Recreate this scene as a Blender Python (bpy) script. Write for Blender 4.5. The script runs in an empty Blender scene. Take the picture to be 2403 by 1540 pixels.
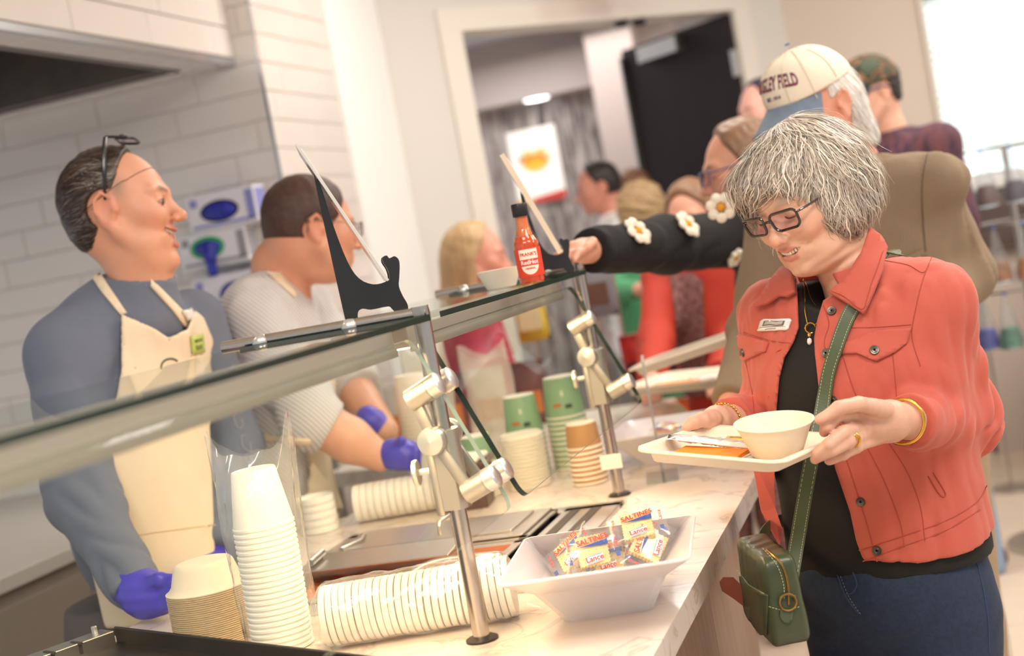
import bpy, bmesh, math, random
import numpy as np
from mathutils import Vector, Matrix, Euler
from mathutils.bvhtree import BVHTree
random.seed(7); rng = np.random.default_rng(7)
scene = bpy.context.scene
C = scene.collection
# ------------------------------------------------------------------ camera
W, H, F = 2403, 1540, 3337.0
CZ = 1.46
ROLL, PITCH, YAW = math.radians(10.5), math.atan(182/F), math.radians(17.0)
fwd = Vector((-math.sin(YAW)*math.cos(PITCH), math.cos(YAW)*math.cos(PITCH), -math.sin(PITCH)))
_r0 = Vector((math.cos(YAW), math.sin(YAW), 0)); _u0 = _r0.cross(fwd)
cright = math.cos(ROLL)*_r0 - math.sin(ROLL)*_u0
cup_ = math.sin(ROLL)*_r0 + math.cos(ROLL)*_u0
CAM = Vector((0, 0, CZ))
cam = bpy.data.cameras.new('camera'); camo = bpy.data.objects.new('camera', cam); C.objects.link(camo)
camo.matrix_world = Matrix(((cright.x, cup_.x, -fwd.x, 0), (cright.y, cup_.y, -fwd.y, 0), (cright.z, cup_.z, -fwd.z, CZ), (0, 0, 0, 1)))
cam.sensor_width = 36.0; cam.lens = 36.0*F/W
cam.clip_start = 0.05; cam.clip_end = 100
cam.dof.use_dof = True; cam.dof.focus_distance = 2.28; cam.dof.aperture_fstop = 2.6
scene.camera = camo
# ------------------------------------------------------------------ world and exposure
vs = scene.view_settings
vs.view_transform = 'Standard'; vs.look = 'None'; vs.gamma = 1.0; vs.use_curve_mapping = False; vs.exposure = 0.0
scene.display_settings.display_device = 'sRGB'
world = bpy.data.worlds.new('World'); scene.world = world; world.use_nodes = True
bg = world.node_tree.nodes['Background']; bg.inputs[0].default_value = (0.93, 0.965, 1.0, 1); bg.inputs[1].default_value = .62
CEIL = 3.05
def area_light(name, loc, sx, sy, power, col, rot=(0, 0, 0)):
    l = bpy.data.lights.new(name, 'AREA'); l.shape = 'RECTANGLE'; l.size = sx; l.size_y = sy; l.energy = power; l.color = col
    o = bpy.data.objects.new(name, l); C.objects.link(o); o.location = loc; o.rotation_euler = rot; return o
# unseen ceiling panel lamps (their housings are built with the ceiling)
CEIL_LAMPS = [(-0.9, 4.7), (0.9, 1.2), (0.9, 3.6), (-2.9, 2.2), (1.0, 5.6), (-0.6, 0.2), (3.0, 3.0)]  # first lamp is added to brighten the white wall by the doorway
for i, (x, y) in enumerate(CEIL_LAMPS):
    area_light('ceiling_lamp_light', (x, y, CEIL-0.03), 1.15, 0.55, 20 if (x, y) == (-0.9, 4.7) else 36, (1.0, 0.93, 0.85))
area_light('back_room_fill', (-2.1, 8.3, 2.7), 1.6, 1.0, 34, (1.0, 0.96, 0.93))  # added fill without a fixture, brightens the back room and its poster

sun = bpy.data.lights.new('sun', 'SUN'); sun.energy = 9.0; sun.angle = .01; sun.color = (1, .97, .92)
suno = bpy.data.objects.new('sun', sun); C.objects.link(suno); suno.rotation_euler = Vector((-.25, -.75, -.6)).to_track_quat('-Z', 'Y').to_euler()
# ------------------------------------------------------------------ helpers
def px(x, y, d):            # point seen at pixel (x, y), d metres along the view axis
    return CAM + (fwd + cright*((x-W/2)/F) - cup_*((y-H/2)/F))*d
def ray(x, y): return (fwd + cright*((x-W/2)/F) - cup_*((y-H/2)/F))
def onz(x, y, z): r = ray(x, y); return CAM + r*((z-CZ)/r.z)
def ony(x, y, Y): r = ray(x, y); return CAM + r*(Y/r.y)
def onx(x, y, X): r = ray(x, y); return CAM + r*(X/r.x)
def proj(P):
    d = Vector(P)-CAM; w = d.dot(fwd); return (W/2+F*d.dot(cright)/w, H/2-F*d.dot(cup_)/w, w)
def lin(c):
    c = c.lstrip('#'); v = [int(c[i:i+2], 16)/255 for i in (0, 2, 4)]
    return tuple(x/12.92 if x <= .04045 else ((x+.055)/1.055)**2.4 for x in v)
_mats = {}
def mat(name, col='#808080', rough=.5, metal=0., noise=None, bump=None, sss=0., coat=0., emit=None, trans=0., alpha=1., sheen=0., spec=.5, vcol=False, aniso=0., col2=None, stretch=(1,1,1), bumpdist=.002):
    """noise=(scale, amount): colour variation towards col2;  bump=(scale, strength)"""
    if name in _mats: return _mats[name]
    m = bpy.data.materials.new(name); m.use_nodes = True; nt = m.node_tree; N = nt.nodes; L = nt.links
    b = N['Principled BSDF']; c = lin(col)
    b.inputs['Base Color'].default_value = (*c, 1); b.inputs['Roughness'].default_value = rough; b.inputs['Metallic'].default_value = metal
    b.inputs['Specular IOR Level'].default_value = spec
    if sss: b.inputs['Subsurface Weight'].default_value = sss; b.inputs['Subsurface Radius'].default_value = (1, .35, .2); b.inputs['Subsurface Scale'].default_value = .006
    if coat: b.inputs['Coat Weight'].default_value = coat; b.inputs['Coat Roughness'].default_value = .08
    if sheen: b.inputs['Sheen Weight'].default_value = sheen; b.inputs['Sheen Roughness'].default_value = .5
    if emit: b.inputs['Emission Color'].default_value = (*lin(emit[0]), 1); b.inputs['Emission Strength'].default_value = emit[1]
    if trans: b.inputs['Transmission Weight'].default_value = trans
    if alpha < 1: b.inputs['Alpha'].default_value = alpha
    if noise or bump:
        tc = N.new('ShaderNodeTexCoord'); mp = N.new('ShaderNodeMapping'); mp.inputs['Scale'].default_value = stretch
        L.new(tc.outputs['Object'], mp.inputs[0])
    src = None
    if vcol:
        a = N.new('ShaderNodeVertexColor'); a.layer_name = 'Col'; src = a.outputs[0]
        L.new(src, b.inputs['Base Color'])
    if noise:
        n = N.new('ShaderNodeTexNoise'); n.inputs['Scale'].default_value = noise[0]; n.inputs['Detail'].default_value = 6; n.inputs['Roughness'].default_value = .6
        L.new(mp.outputs[0], n.inputs['Vector'])
        rp = N.new('ShaderNodeMapRange'); rp.inputs[1].default_value = .35; rp.inputs[2].default_value = .68; rp.inputs[4].default_value = noise[1]
        L.new(n.outputs[0], rp.inputs[0])
        mx = N.new('ShaderNodeMix'); mx.data_type = 'RGBA'
        L.new(rp.outputs[0], mx.inputs[0])
        if src: L.new(src, mx.inputs[6])
        else: mx.inputs[6].default_value = (*c, 1)
        mx.inputs[7].default_value = (*lin(col2 or '#404040'), 1)
        L.new(mx.outputs[2], b.inputs['Base Color'])
    if bump:
        n2 = N.new('ShaderNodeTexNoise'); n2.inputs['Scale'].default_value = bump[0]; n2.inputs['Detail'].default_value = 3
        L.new(mp.outputs[0], n2.inputs['Vector'])
        bp = N.new('ShaderNodeBump'); bp.inputs['Strength'].default_value = bump[1]; bp.inputs['Distance'].default_value = bumpdist
        L.new(n2.outputs[0], bp.inputs['Height']); L.new(bp.outputs[0], b.inputs['Normal'])
    _mats[name] = m; return m
def thin_glass(name, tint='#f4fbf7', refl=1.0, rough=0.02, haze=0.0, hazecol='#ffffff'):
    if name in _mats: return _mats[name]
    m = bpy.data.materials.new(name); m.use_nodes = True; nt = m.node_tree; N = nt.nodes; L = nt.links
    for n in list(N): N.remove(n)
    o = N.new('ShaderNodeOutputMaterial'); t = N.new('ShaderNodeBsdfTransparent'); t.inputs[0].default_value = (*lin(tint), 1)
    g = N.new('ShaderNodeBsdfGlossy'); g.inputs['Roughness'].default_value = rough
    fr = N.new('ShaderNodeFresnel'); fr.inputs[0].default_value = 1.45
    mm = N.new('ShaderNodeMath'); mm.operation = 'MULTIPLY'; mm.inputs[1].default_value = refl; L.new(fr.outputs[0], mm.inputs[0])
    mx = N.new('ShaderNodeMixShader'); L.new(mm.outputs[0], mx.inputs[0]); L.new(t.outputs[0], mx.inputs[1]); L.new(g.outputs[0], mx.inputs[2])
    gm = N.new('ShaderNodeNewGeometry'); inv = N.new('ShaderNodeMath'); inv.operation = 'SUBTRACT'; inv.inputs[0].default_value = 1.0
    m3 = N.new('ShaderNodeMath'); m3.operation = 'MULTIPLY'; L.new(gm.outputs['Backfacing'], inv.inputs[1]); L.new(mm.outputs[0], m3.inputs[0]); L.new(inv.outputs[0], m3.inputs[1]); L.new(m3.outputs[0], mx.inputs[0])
    last = mx
    if haze:
        d = N.new('ShaderNodeBsdfDiffuse'); d.inputs[0].default_value = (*lin(hazecol), 1)
        m2 = N.new('ShaderNodeMixShader'); m2.inputs[0].default_value = haze; L.new(mx.outputs[0], m2.inputs[1]); L.new(d.outputs[0], m2.inputs[2]); last = m2
    L.new(last.outputs[0], o.inputs[0]); _mats[name] = m; return m

def link(name, me, m=None, parent=None, loc=None, smooth=False):
    o = bpy.data.objects.new(name, me); C.objects.link(o)
    if m is not None:
        if isinstance(m, (list, tuple)):
            for k in m: me.materials.append(k)
        elif not me.materials: me.materials.append(m)
    if parent: o.parent = parent
    if loc is not None: o.location = loc
    if smooth: me.shade_smooth()
    return o
def from_vf(name, V, Fs, m=None, parent=None, smooth=False, loc=None):
    me = bpy.data.meshes.new(name); me.from_pydata([tuple(v) for v in V], [], [tuple(f) for f in Fs]); me.update()
    return link(name, me, m, parent, loc, smooth)
def tag(o, label=None, cat=None, group=None, kind=None):
    if label: o['label'] = label
    if cat: o['category'] = cat
    if group: o['group'] = group
    if kind: o['kind'] = kind
    return o
def thing(name, label, cat, loc=(0, 0, 0), rz=0, group=None):
    o = bpy.data.objects.new(name, None); C.objects.link(o); o.location = loc; o.rotation_euler = (0, 0, rz); o.empty_display_size = .05
    return tag(o, label, cat, group)
def struct(o): o['kind'] = 'structure'; return o
def copy_tree(o, parent=None):
    c = o.copy(); C.objects.link(c); c.parent = parent
    for ch in list(o.children): copy_tree(ch, c)
    return c
class MB:
    """collects shapes into one mesh"""
    def __init__(s): s.V = []; s.F = []; s.M = []; s.mi = 0
    def add(s, V, Fs):
        o = len(s.V); s.V += [tuple(v) for v in V]; s.F += [tuple(i+o for i in f) for f in Fs]; s.M += [s.mi]*len(Fs); return s
    def box(s, c, d, R=None, bev=0):
        hx, hy, hz = d[0]/2, d[1]/2, d[2]/2; c = Vector(c)
        if bev:
            bm = bmesh.new(); bmesh.ops.create_cube(bm, size=1); bmesh.ops.scale(bm, vec=d, verts=bm.verts)
            bmesh.ops.bevel(bm, geom=bm.edges[:], offset=bev, segments=2, affect='EDGES', profile=.5)
            V = [v.co.copy() for v in bm.verts]; Fs = [[v.index for v in f.verts] for f in bm.faces]; bm.free()
        else:
            V = [Vector((x*hx, y*hy, z*hz)) for x in (-1, 1) for y in (-1, 1) for z in (-1, 1)]
            Fs = [(0, 1, 3, 2), (4, 6, 7, 5), (0, 4, 5, 1), (2, 3, 7, 6), (0, 2, 6, 4), (1, 5, 7, 3)]
        if R is not None: V = [R @ v for v in V]
        return s.add([v+c for v in V], Fs)
    def tube(s, pts, r, n=12, cap=True):
        pts = [Vector(p) for p in pts]; rs = r if isinstance(r, (list, tuple)) else [r]*len(pts)
        T = [(pts[min(i+1, len(pts)-1)]-pts[max(i-1, 0)]).normalized() for i in range(len(pts))]
        a = T[0].orthogonal().normalized(); V = []; Fs = []
        for i, p in enumerate(pts):
            a = (a - T[i]*a.dot(T[i])).normalized(); b = T[i].cross(a)
            V += [p+(a*math.cos(2*math.pi*k/n)+b*math.sin(2*math.pi*k/n))*rs[i] for k in range(n)]
        for i in range(len(pts)-1):
            for k in range(n):
                Fs.append((i*n+k, i*n+(k+1) % n, (i+1)*n+(k+1) % n, (i+1)*n+k))
        if cap: Fs.append(tuple(range(n-1, -1, -1))); Fs.append(tuple((len(pts)-1)*n+k for k in range(n)))
        return s.add(V, Fs)
    def lathe(s, prof, c=(0, 0, 0), n=32, R=None, closed=False):
        V = []; Fs = []; c = Vector(c)
        for (r, z) in prof:
            for k in range(n):
                a = 2*math.pi*k/n; v = Vector((r*math.cos(a), r*math.sin(a), z)); V.append((R @ v if R is not None else v)+c)
        m = len(prof)
        for i in range(m if closed else m-1):
            j = (i+1) % m
            for k in range(n): Fs.append((i*n+k, i*n+(k+1) % n, j*n+(k+1) % n, j*n+k))
        if not closed:
            if prof[0][0] > 1e-5: Fs.append(tuple(range(n-1, -1, -1)))
            if prof[-1][0] > 1e-5: Fs.append(tuple((m-1)*n+k for k in range(n)))
        return s.add(V, Fs)
    def prism(s, poly, t, origin=(0, 0, 0), ax=(1, 0, 0), ay=(0, 1, 0)):
        """polygon in the plane ax, ay with thickness t along ax x ay"""
        ax = Vector(ax); ay = Vector(ay); nz = ax.cross(ay).normalized(); o = Vector(origin); n = len(poly)
        V = [o+ax*p[0]+ay*p[1] for p in poly]+[o+ax*p[0]+ay*p[1]+nz*t for p in poly]
        Fs = [tuple(range(n-1, -1, -1)), tuple(range(n, 2*n))]+[(i, (i+1) % n, n+(i+1) % n, n+i) for i in range(n)]
        return s.add(V, Fs)
    def build(s, name, m=None, parent=None, smooth=False, loc=None):
        me = bpy.data.meshes.new(name); me.from_pydata(s.V, [], s.F); me.update()
        if any(s.M): me.polygons.foreach_set('material_index', s.M)
        o = link(name, me, m, parent, loc, False)
        if smooth:
            me.shade_smooth(); 
            try: me.set_sharp_from_angle(angle=math.radians(40))
            except Exception: pass
        return o
def rot_to(z, x=None):
    """rotation matrix whose local z axis points along z"""
    z = Vector(z).normalized()
    if x is None: x = z.orthogonal()
    x = Vector(x); x = (x - z*x.dot(z)).normalized(); y = z.cross(x)
    return Matrix(((x.x, y.x, z.x), (x.y, y.y, z.y), (x.z, y.z, z.z)))
def smooth_path(pts, n=8, closed=False):
    pts = [Vector(p) for p in pts]; out = []; m = len(pts); rng_ = range(m if closed else m-1)
    for i in rng_:
        g = lambda k: pts[k % m] if closed else pts[max(0, min(m-1, k))]
        p0, p1, p2, p3 = g(i-1), g(i), g(i+1), g(i+2)
        for k in range(n):
            t = k/n
            out.append(.5*((2*p1)+(p2-p0)*t+(2*p0-5*p1+4*p2-p3)*t*t+(3*p1-p0-3*p2+p3)*t**3))
    if not closed: out.append(pts[-1])
    return out
def text_mesh(s, size=.02, extrude=.0, bold=0., shear=0.):
    cu = bpy.data.curves.new('t', 'FONT'); cu.body = s; cu.size = size; cu.extrude = extrude; cu.align_x = 'CENTER'; cu.align_y = 'CENTER'; cu.offset = bold; cu.shear = shear; cu.resolution_u = 3
    o = bpy.data.objects.new('t', cu); C.objects.link(o); dg = bpy.context.evaluated_depsgraph_get(); dg.update()
    me = o.evaluated_get(dg).to_mesh(); V = [v.co.copy() for v in me.vertices]; Fs = [tuple(p.vertices) for p in me.polygons]
    o.evaluated_get(dg).to_mesh_clear(); bpy.data.objects.remove(o); bpy.data.curves.remove(cu); return V, Fs
def text_on(name, s, size, origin, ax, ay, m, parent, lift=.0006, bold=0., fn=None, extrude=.0):
    V, Fs = text_mesh(s, size, extrude, bold); ax = Vector(ax).normalized(); ay = Vector(ay).normalized(); n = ax.cross(ay); o = Vector(origin)
    if fn: V = [fn(v.x, v.y) for v in V]
    else: V = [o+ax*v.x+ay*v.y+n*(lift+v.z) for v in V]
    return from_vf(name, V, Fs, m, parent)
# ================================================================== structure
M_tile = mat('glazed wall tile', '#e9e2dc', .12, noise=(3, .25), col2='#ddd3ca', coat=.3)
M_grout = mat('wall grout', '#cfc6bd', .9)
M_white = mat('white wall paint', '#f4f3f1', .7, bump=(180, .05))
M_beige = mat('beige wall paint', '#d9cbbf', .75, bump=(160, .06))
M_frame = mat('cream door frame paint', '#e6dfd6', .45)
M_steel = mat('brushed stainless steel', '#cfc9c1', .33, 1., noise=(60, .2), col2='#b3ada6', stretch=(1, 1, 12), bump=(120, .03))
M_dsteel = mat('dark hood steel', '#8d8075', .42, .9, noise=(8, .4), col2='#5d534b')
M_trim = mat('aluminium edge trim', '#c8cdd4', .25, 1.)
M_ceil = mat('ceiling tile white', '#efece6', .85, bump=(90, .1))
M_lamp = mat('lamp diffuser', '#ffffff', .5, emit=('#fff1e0', 3.0))
M_brown = mat('dark brown laminate', '#5d4c47', .5, noise=(4, .4), col2='#4a3a36', stretch=(1, 1, 14))

# floor: grout bed with porcelain tiles
M_fgrout = mat('floor grout', '#b9a794', .9)
M_floor = mat('porcelain floor tile', '#dccbb8', .35, noise=(5, .5), col2='#cdb9a4', stretch=(1, 4, 1), bump=(40, .02))
fl = struct(MB().box((0.5, 4.2, -.03), (9, 13, .05)).build('floor', M_fgrout))
TW = .62
tile_me = MB().box((0, 0, 0), (TW-.005, TW-.005, .012), bev=.0015).build('floor_tile', M_floor).data
bpy.data.objects.remove(bpy.data.objects['floor_tile'])
X0, Y0 = 0.01, 5.265
for i in range(-4, 5):
    for j in range(-8, 8):
        cx, cy = X0+(i+.5)*TW, Y0+(j+.5)*TW
        if cy < .3 or (cx < -2.0 and cy > 5): continue
        o = link('floor_tile', tile_me, None, fl, (cx, cy, -.003))
# tiled back wall (perpendicular to the counter), X from -4.2 to -2.05 at Y=4.4
def tile_field(root, o, ux, uz, length, h0, h1, pitch_l, pitch_h, shift, thick, first_row=0, off=.25, flip=1):
    """rows of wall tiles as children; o origin at z=0, ux horizontal unit, nrm outwards"""
    ux = Vector(ux); nrm = ux.cross(Vector((0, 0, 1)))*flip
    cache = {}
    r0 = int(math.floor(h0/pitch_h))-1
    for r in range(r0, int(h1/pitch_h)+2):
        za, zb = max(h0, uz+r*pitch_h), min(h1, uz+(r+1)*pitch_h)
        if zb-za < .012: continue
        s = (shift+off*r) % 1.0
        k = -1
        while True:
            xa, xb = (k+s)*pitch_l, (k+1+s)*pitch_l; k += 1
            if xa > length: break
            xa, xb = max(0, xa), min(length, xb)
            if xb-xa < .012: continue
            g = .0035; key = (round(xb-xa, 4), round(zb-za, 4))
            if key not in cache:
                d = (key[0]-g, thick, key[1]-g)
                R = Matrix(((ux.x, nrm.x, 0), (ux.y, nrm.y, 0), (0, 0, 1)))
                t = MB().box((0, 0, 0), d, R, bev=.0022).build('tile', M_tile); cache[key] = t.data; bpy.data.objects.remove(t)
            t = link('tile', cache[key], None, root, Vector(o)+ux*((xa+xb)/2)+nrm*(thick/2-.003)+Vector((0, 0, (za+zb)/2)))
PL, PH = .392, .0975
XC, YT = -2.05, 4.40
wb = struct(MB().box((-3.2, YT+.06, 1.5), (2.3, .12, 3.1)).build('wall_back', M_grout))
# row phase: a horizontal joint at z=2.2325 near the corner
zph = 2.2325 % PH
tile_field(wb, (XC-2.3, YT, 0), (1, 0, 0), zph, 2.302, .9, 3.0, PL, PH, .0, .008)
wr = struct(MB().box((XC-.06, (YT+5.04)/2+.06, 1.5), (.12, 5.04-YT-.12, 3.1)).build('wall_side', M_grout))
tile_field(wr, (XC, YT+.002, 0), (0, 1, 0), zph, .64, .9, 3.0, PL, PH, .15, .008)
struct(MB().box((XC+.006, YT-.004, 1.5), (.008, .008, 3.1)).build('trim_1', M_trim))
# white plastered return and the diagonal wall with the doorway
D0 = Vector((-2.09, 5.585, 0)); JL = Vector((-1.807, 5.943, 0)); JR = Vector((-.785, 7.198, 0)); D1 = Vector((-.56, 7.47, 0))
dd = (JR-JL).normalized(); dn = Vector((dd.y, -dd.x, 0))      # dn faces the room
struct(MB().prism([(XC+.012, 5.04), (D0.x+.05, D0.y+.02), (D0.x-.12, D0.y+.1), (XC-.2, 5.04)], 3.1, (0, 0, 0)).build('wall_left', M_white))
DH = 2.424
def dwall(name, a, b, z0, z1, t, m, off=0.):
    a, b = Vector(a)+dn*off, Vector(b)+dn*off
    return MB().prism([(a.x, a.y), (b.x, b.y), (b.x-dn.x*t, b.y-dn.y*t), (a.x-dn.x*t, a.y-dn.y*t)], z1-z0, (0, 0, z0)).build(name, m)
FWd = .11
M_dw = mat('off white wall paint', '#dcd8d2', .7, bump=(160, .05))
wd = struct(dwall('wall_far', D0-dd*.12, JL-dd*FWd, 0, 3.1, .16, M_dw))
b1 = dwall('wall_panel', JR+dd*FWd, D1+dd*.02, 0, 3.1, .16, M_dw); b1.parent = wd
b1 = dwall('wall_panel', JL-dd*FWd, JR+dd*FWd, DH+FWd*.9, 3.1, .16, M_dw); b1.parent = wd
fr = struct(dwall('door_1', JL-dd*FWd, JL, 0, DH+FWd*.9, .2, M_frame, .02))
for a, b, z0, z1 in ((JR, JR+dd*FWd, 0, DH+FWd*.9), (JL, JR, DH, DH+FWd*.9)):
    q = dwall('door_frame', a, b, z0, z1, .2, M_frame, .02); q.parent = fr
# dark door leaf, swung open on the right jamb
LE = Vector((-1.449, 7.749, 0)); ld = (LE-JR).normalized(); ln = Vector((-ld.y, ld.x, 0))
M_leaf = mat('dark brown wood door', '#2a1f22', .6, noise=(6, .5), col2='#1f1719', stretch=(1, 1, .1), spec=.25)
dl = thing('door_leaf', 'dark brown door leaf standing open in the cream doorway', 'door', JR)
L_ = (LE-JR).length
def leafbox(name, s0, s1, z0, z1, n0, n1, m, par=dl):
    a = ld*s0; b = ld*s1
    return MB().prism([(a.x+ln.x*n0, a.y+ln.y*n0), (b.x+ln.x*n0, b.y+ln.y*n0), (b.x+ln.x*n1, b.y+ln.y*n1), (a.x+ln.x*n1, a.y+ln.y*n1)], z1-z0, (0, 0, z0)).build(name, m, par)
leafbox('panel', .01, L_, .01, DH-.012, -.022, .022, M_leaf)
leafbox('edge_strip', L_, L_+.012, .01, DH-.012, -.02, .02, M_steel)
leafbox('edge_bar', L_-.012, L_+.004, .4, DH-.05, .022, .05, M_steel); leafbox('closer_body', .36, .68, 2.31, 2.39, .022, .075, M_steel)
leafbox('closer_body', .36, .68, 2.31, 2.39, -.075, -.022, mat('door closer grey', '#8f9095', .4, .6))
leafbox('hinge', -.01, .02, 2.1, 2.23, -.04, .04, M_steel)
leafbox('push_bar', .12, L_-.1, 1.0, 1.07, -.06, -.022, M_steel)
# door head hardware and lit exit sign above the doorway
hh = thing('ceiling_sensor', 'small dark sensors under the doorway head', 'sensor', JL+dd*.95+Vector((0, 0, DH)))
for k in (0, .11):
    MB().lathe([(0, -.03), (.028, -.026), (.035, 0), (.035, .004)], dd*k-dn*.05).build('sensor_dome', mat('black plastic', '#1c1b1b', .4), hh, True)
ex = thing('exit_sign', 'lit red exit sign hanging above the doorway', 'sign', JL+dd*.72+dn*.25+Vector((0, 0, 2.6)))
MB().box((0, 0, 0), (.36, .05, .2), rot_to((0, 0, 1), dd), bev=.006).build('housing', mat('exit sign housing', '#f6e4df', .4, emit=('#ffd8cc', .5)), ex)
text_on('lettering', 'EXIT', .15, dn*.026, dd, (0, 0, 1), mat('exit red', '#ff4030', .5, emit=('#ff3b20', 2.5)), ex, .001, .002)
# right wall with window
wrt = struct(MB().box((-.28, 7.55, 1.5), (.8, .16, 3.1)).build('wall_right', M_beige))
q = MB().box((2.2, 7.55, .65), (4.2, .16, 1.3)).build('wall_panel', M_beige, wrt)
q = MB().box((2.2, 7.55, 2.75), (4.2, .16, .7)).build('wall_panel', M_beige, wrt)
q = MB().box((3.3, 7.55, 1.9), (2.0, .16, 1.0)).build('wall_panel', M_beige, wrt)
wxa, wxb, wza, wzb = .12, 1.9, 1.40, 2.40
wn = struct(MB().box(((wxa+wxb)/2, 7.46, wza-.04), (wxb-wxa+.1, .16, .07), bev=.004).build('window_1', mat('white window sill', '#e9e7e6', .5)))
MB().box((wxa-.012, 7.49, (wza+wzb)/2), (.024, .1, wzb-wza)).build('window_frame', M_frame, wn)
MB().box(((wxa+wxb)/2, 7.47, wzb+.0), (wxb-wxa+.05, .1, .07)).build('blind_headrail', mat('blind headrail', '#a2968f', .5), wn)
MB().box(((wxa+wxb)/2, 7.56, (wza+wzb)/2), (wxb-wxa, .006, wzb-wza)).build('pane', thin_glass('window glass'), wn)
# translucent wavy blind slats
M_slat = bpy.data.materials.new('translucent blind slat'); M_slat.use_nodes = True
nt = M_slat.node_tree
for n in list(nt.nodes): nt.nodes.remove(n)
_o = nt.nodes.new('ShaderNodeOutputMaterial'); _d = nt.nodes.new('ShaderNodeBsdfDiffuse'); _t = nt.nodes.new('ShaderNodeBsdfTranslucent'); _m = nt.nodes.new('ShaderNodeMixShader')
_d.inputs[0].default_value = (*lin('#eef3f7'), 1); _t.inputs[0].default_value = (*lin('#eaf2fa'), 1); _m.inputs[0].default_value = .6
nt.links.new(_d.outputs[0], _m.inputs[1]); nt.links.new(_t.outputs[0], _m.inputs[2]); nt.links.new(_m.outputs[0], _o.inputs[0])
for i in range(26):
    z = wza+.02+i*.0375; mb = MB(); n = 40; V = []; Fs = []
    for k in range(n+1):
        x = wxa+(wxb-wxa)*k/n; dz = .007*math.sin(9*x+.35*i)+.004*math.sin(21*x+i)
        for (dy, h) in ((-.008, .016), (.008, -.014)): V.append((x, 7.485+dy, z+dz+h*(1+.15*math.sin(7*x+i))))
    Fs = [(2*k, 2*k+1, 2*k+3, 2*k+2) for k in range(n)]
    from_vf('slat', V, Fs, M_slat, wn, True)
struct(MB().box((.75, 7.42, 1.18), (1.9, .05, .3)).build('trim_2', M_brown))
# ceiling
ce = struct(MB().box((0.3, 3.6, CEIL+.06), (8, 9, .1)).build('ceiling', M_ceil))
for i, (x, y) in enumerate(CEIL_LAMPS):
    q = MB().box((x, y, CEIL+.002), (1.22, .62, .016)).build('lamp_panel', M_lamp, ce)
# room beyond the doorway
wbk = struct(MB().box((-1.6, 11.0, 1.5), (5.5, .12, 3.2)).build('wall_beyond', mat('taupe wall', '#a79a96', .8)))
# patterned wallcovering: narrow vertical strips of many greys
M_pat = bpy.data.materials.new('birch print wallcovering'); M_pat.use_nodes = True; nt = M_pat.node_tree; b = nt.nodes['Principled BSDF']
tc = nt.nodes.new('ShaderNodeTexCoord'); mp = nt.nodes.new('ShaderNodeMapping'); mp.inputs['Scale'].default_value = (34, 1, 3.2); nz = nt.nodes.new('ShaderNodeTexNoise'); nz.inputs['Scale'].default_value = 1.0; nz.inputs['Detail'].default_value = 5; nz.inputs['Roughness'].default_value = .7
rp = nt.nodes.new('ShaderNodeValToRGB'); rp.color_ramp.elements[0].position = .36; rp.color_ramp.elements[0].color = (*lin('#4c3f3d'), 1); rp.color_ramp.elements[1].position = .62; rp.color_ramp.elements[1].color = (*lin('#c9bdb8'), 1)
nt.links.new(tc.outputs['Object'], mp.inputs[0]); nt.links.new(mp.outputs[0], nz.inputs['Vector']); nt.links.new(nz.outputs[0], rp.inputs[0]); nt.links.new(rp.outputs[0], b.inputs['Base Color']); b.inputs['Roughness'].default_value = .5
YB = 9.4
a = ony(1115, 262, YB); b_ = ony(1440, 205, YB)
struct(MB().box(((a.x+b_.x)/2-.05, YB+.04, 1.05), (b_.x-a.x+.6, .06, 2*(a.z-1.05))).build('wall_feature', M_pat))
sf = struct(MB().box(((a.x+b_.x)/2, YB-.0, a.z+.19), (b_.x-a.x+.9, .5, .42)).build('trim_3', mat('soffit taupe', '#b3a6a1', .8)))
struct(MB().box((-2.4, 9.2, 2.86), (4.0, 3.6, .06)).build('ceiling_beyond', mat('pale ceiling', '#c9c9d2', .8)))
c2 = ony(1415, 300, 9.0)
struct(MB().box((c2.x+.16, 9.0, 1.5), (.30, .3, 3.0)).build('wall_pier', mat('taupe pier', '#a99b95', .8)))
dlp = px(1212, 228, 9.0)
dw_ = thing('downlight', 'round recessed downlight glowing under the soffit', 'lamp', (dlp.x, YB-.15, a.z-.02))
MB().lathe([(0, -.004), (.075, -.004), (.085, 0), (.085, .02), (0, .02)]).build('lens', mat('downlight lens', '#ffffff', emit=('#ffffff', 6)), dw_)
# poster on the feature wall
pc = [ony(*p, YB-.03) for p in ((1192, 318), (1300, 285), (1320, 462), (1222, 488))]
pcx = sum((p.x for p in pc))/4; pcz = sum(p.z for p in pc)/4; pw, ph = .34, .50
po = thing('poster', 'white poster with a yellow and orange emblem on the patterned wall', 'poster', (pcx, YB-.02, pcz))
MB().box((0, 0, 0), (pw, .02, ph)).build('sheet', mat('glowing poster paper', '#fbf6ee', .5, emit=('#fff6e8', .25)), po)  # faint glow in the sheet stands in for light falling on it
def blob(name, pts, col, y=-.0115):
    mb = MB(); mb.prism([(p[0], p[1]) for p in pts], .002, (0, y, 0), (1, 0, 0), (0, 0, 1)); return mb.build(name, mat('print '+col, col, .5), po)
def ell(cx, cz, rx, rz, n=28, a=0): return [(cx+rx*math.cos(t)*math.cos(a)-rz*math.sin(t)*math.sin(a), cz+rx*math.cos(t)*math.sin(a)+rz*math.sin(t)*math.cos(a)) for t in [2*math.pi*k/n for k in range(n)]]
blob('emblem', ell(0, .035, .105, .075), '#f3e3b0')
blob('emblem', ell(0, .03, .09, .05), '#f2a23c', -.0125)
blob('emblem', ell(0, .0, .07, .03), '#f5c93a', -.0135)
blob('emblem', ell(-.055, .085, .018, .03, a=.4), '#f0c040', -.0125); blob('emblem', ell(.055, .09, .018, .03, a=-.4), '#f0c040', -.0125)
blob('emblem', ell(-.1, .06, .015, .022), '#c46a4a', -.0125); blob('emblem', ell(.105, .055, .014, .012), '#7cc36a', -.0125)
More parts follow.
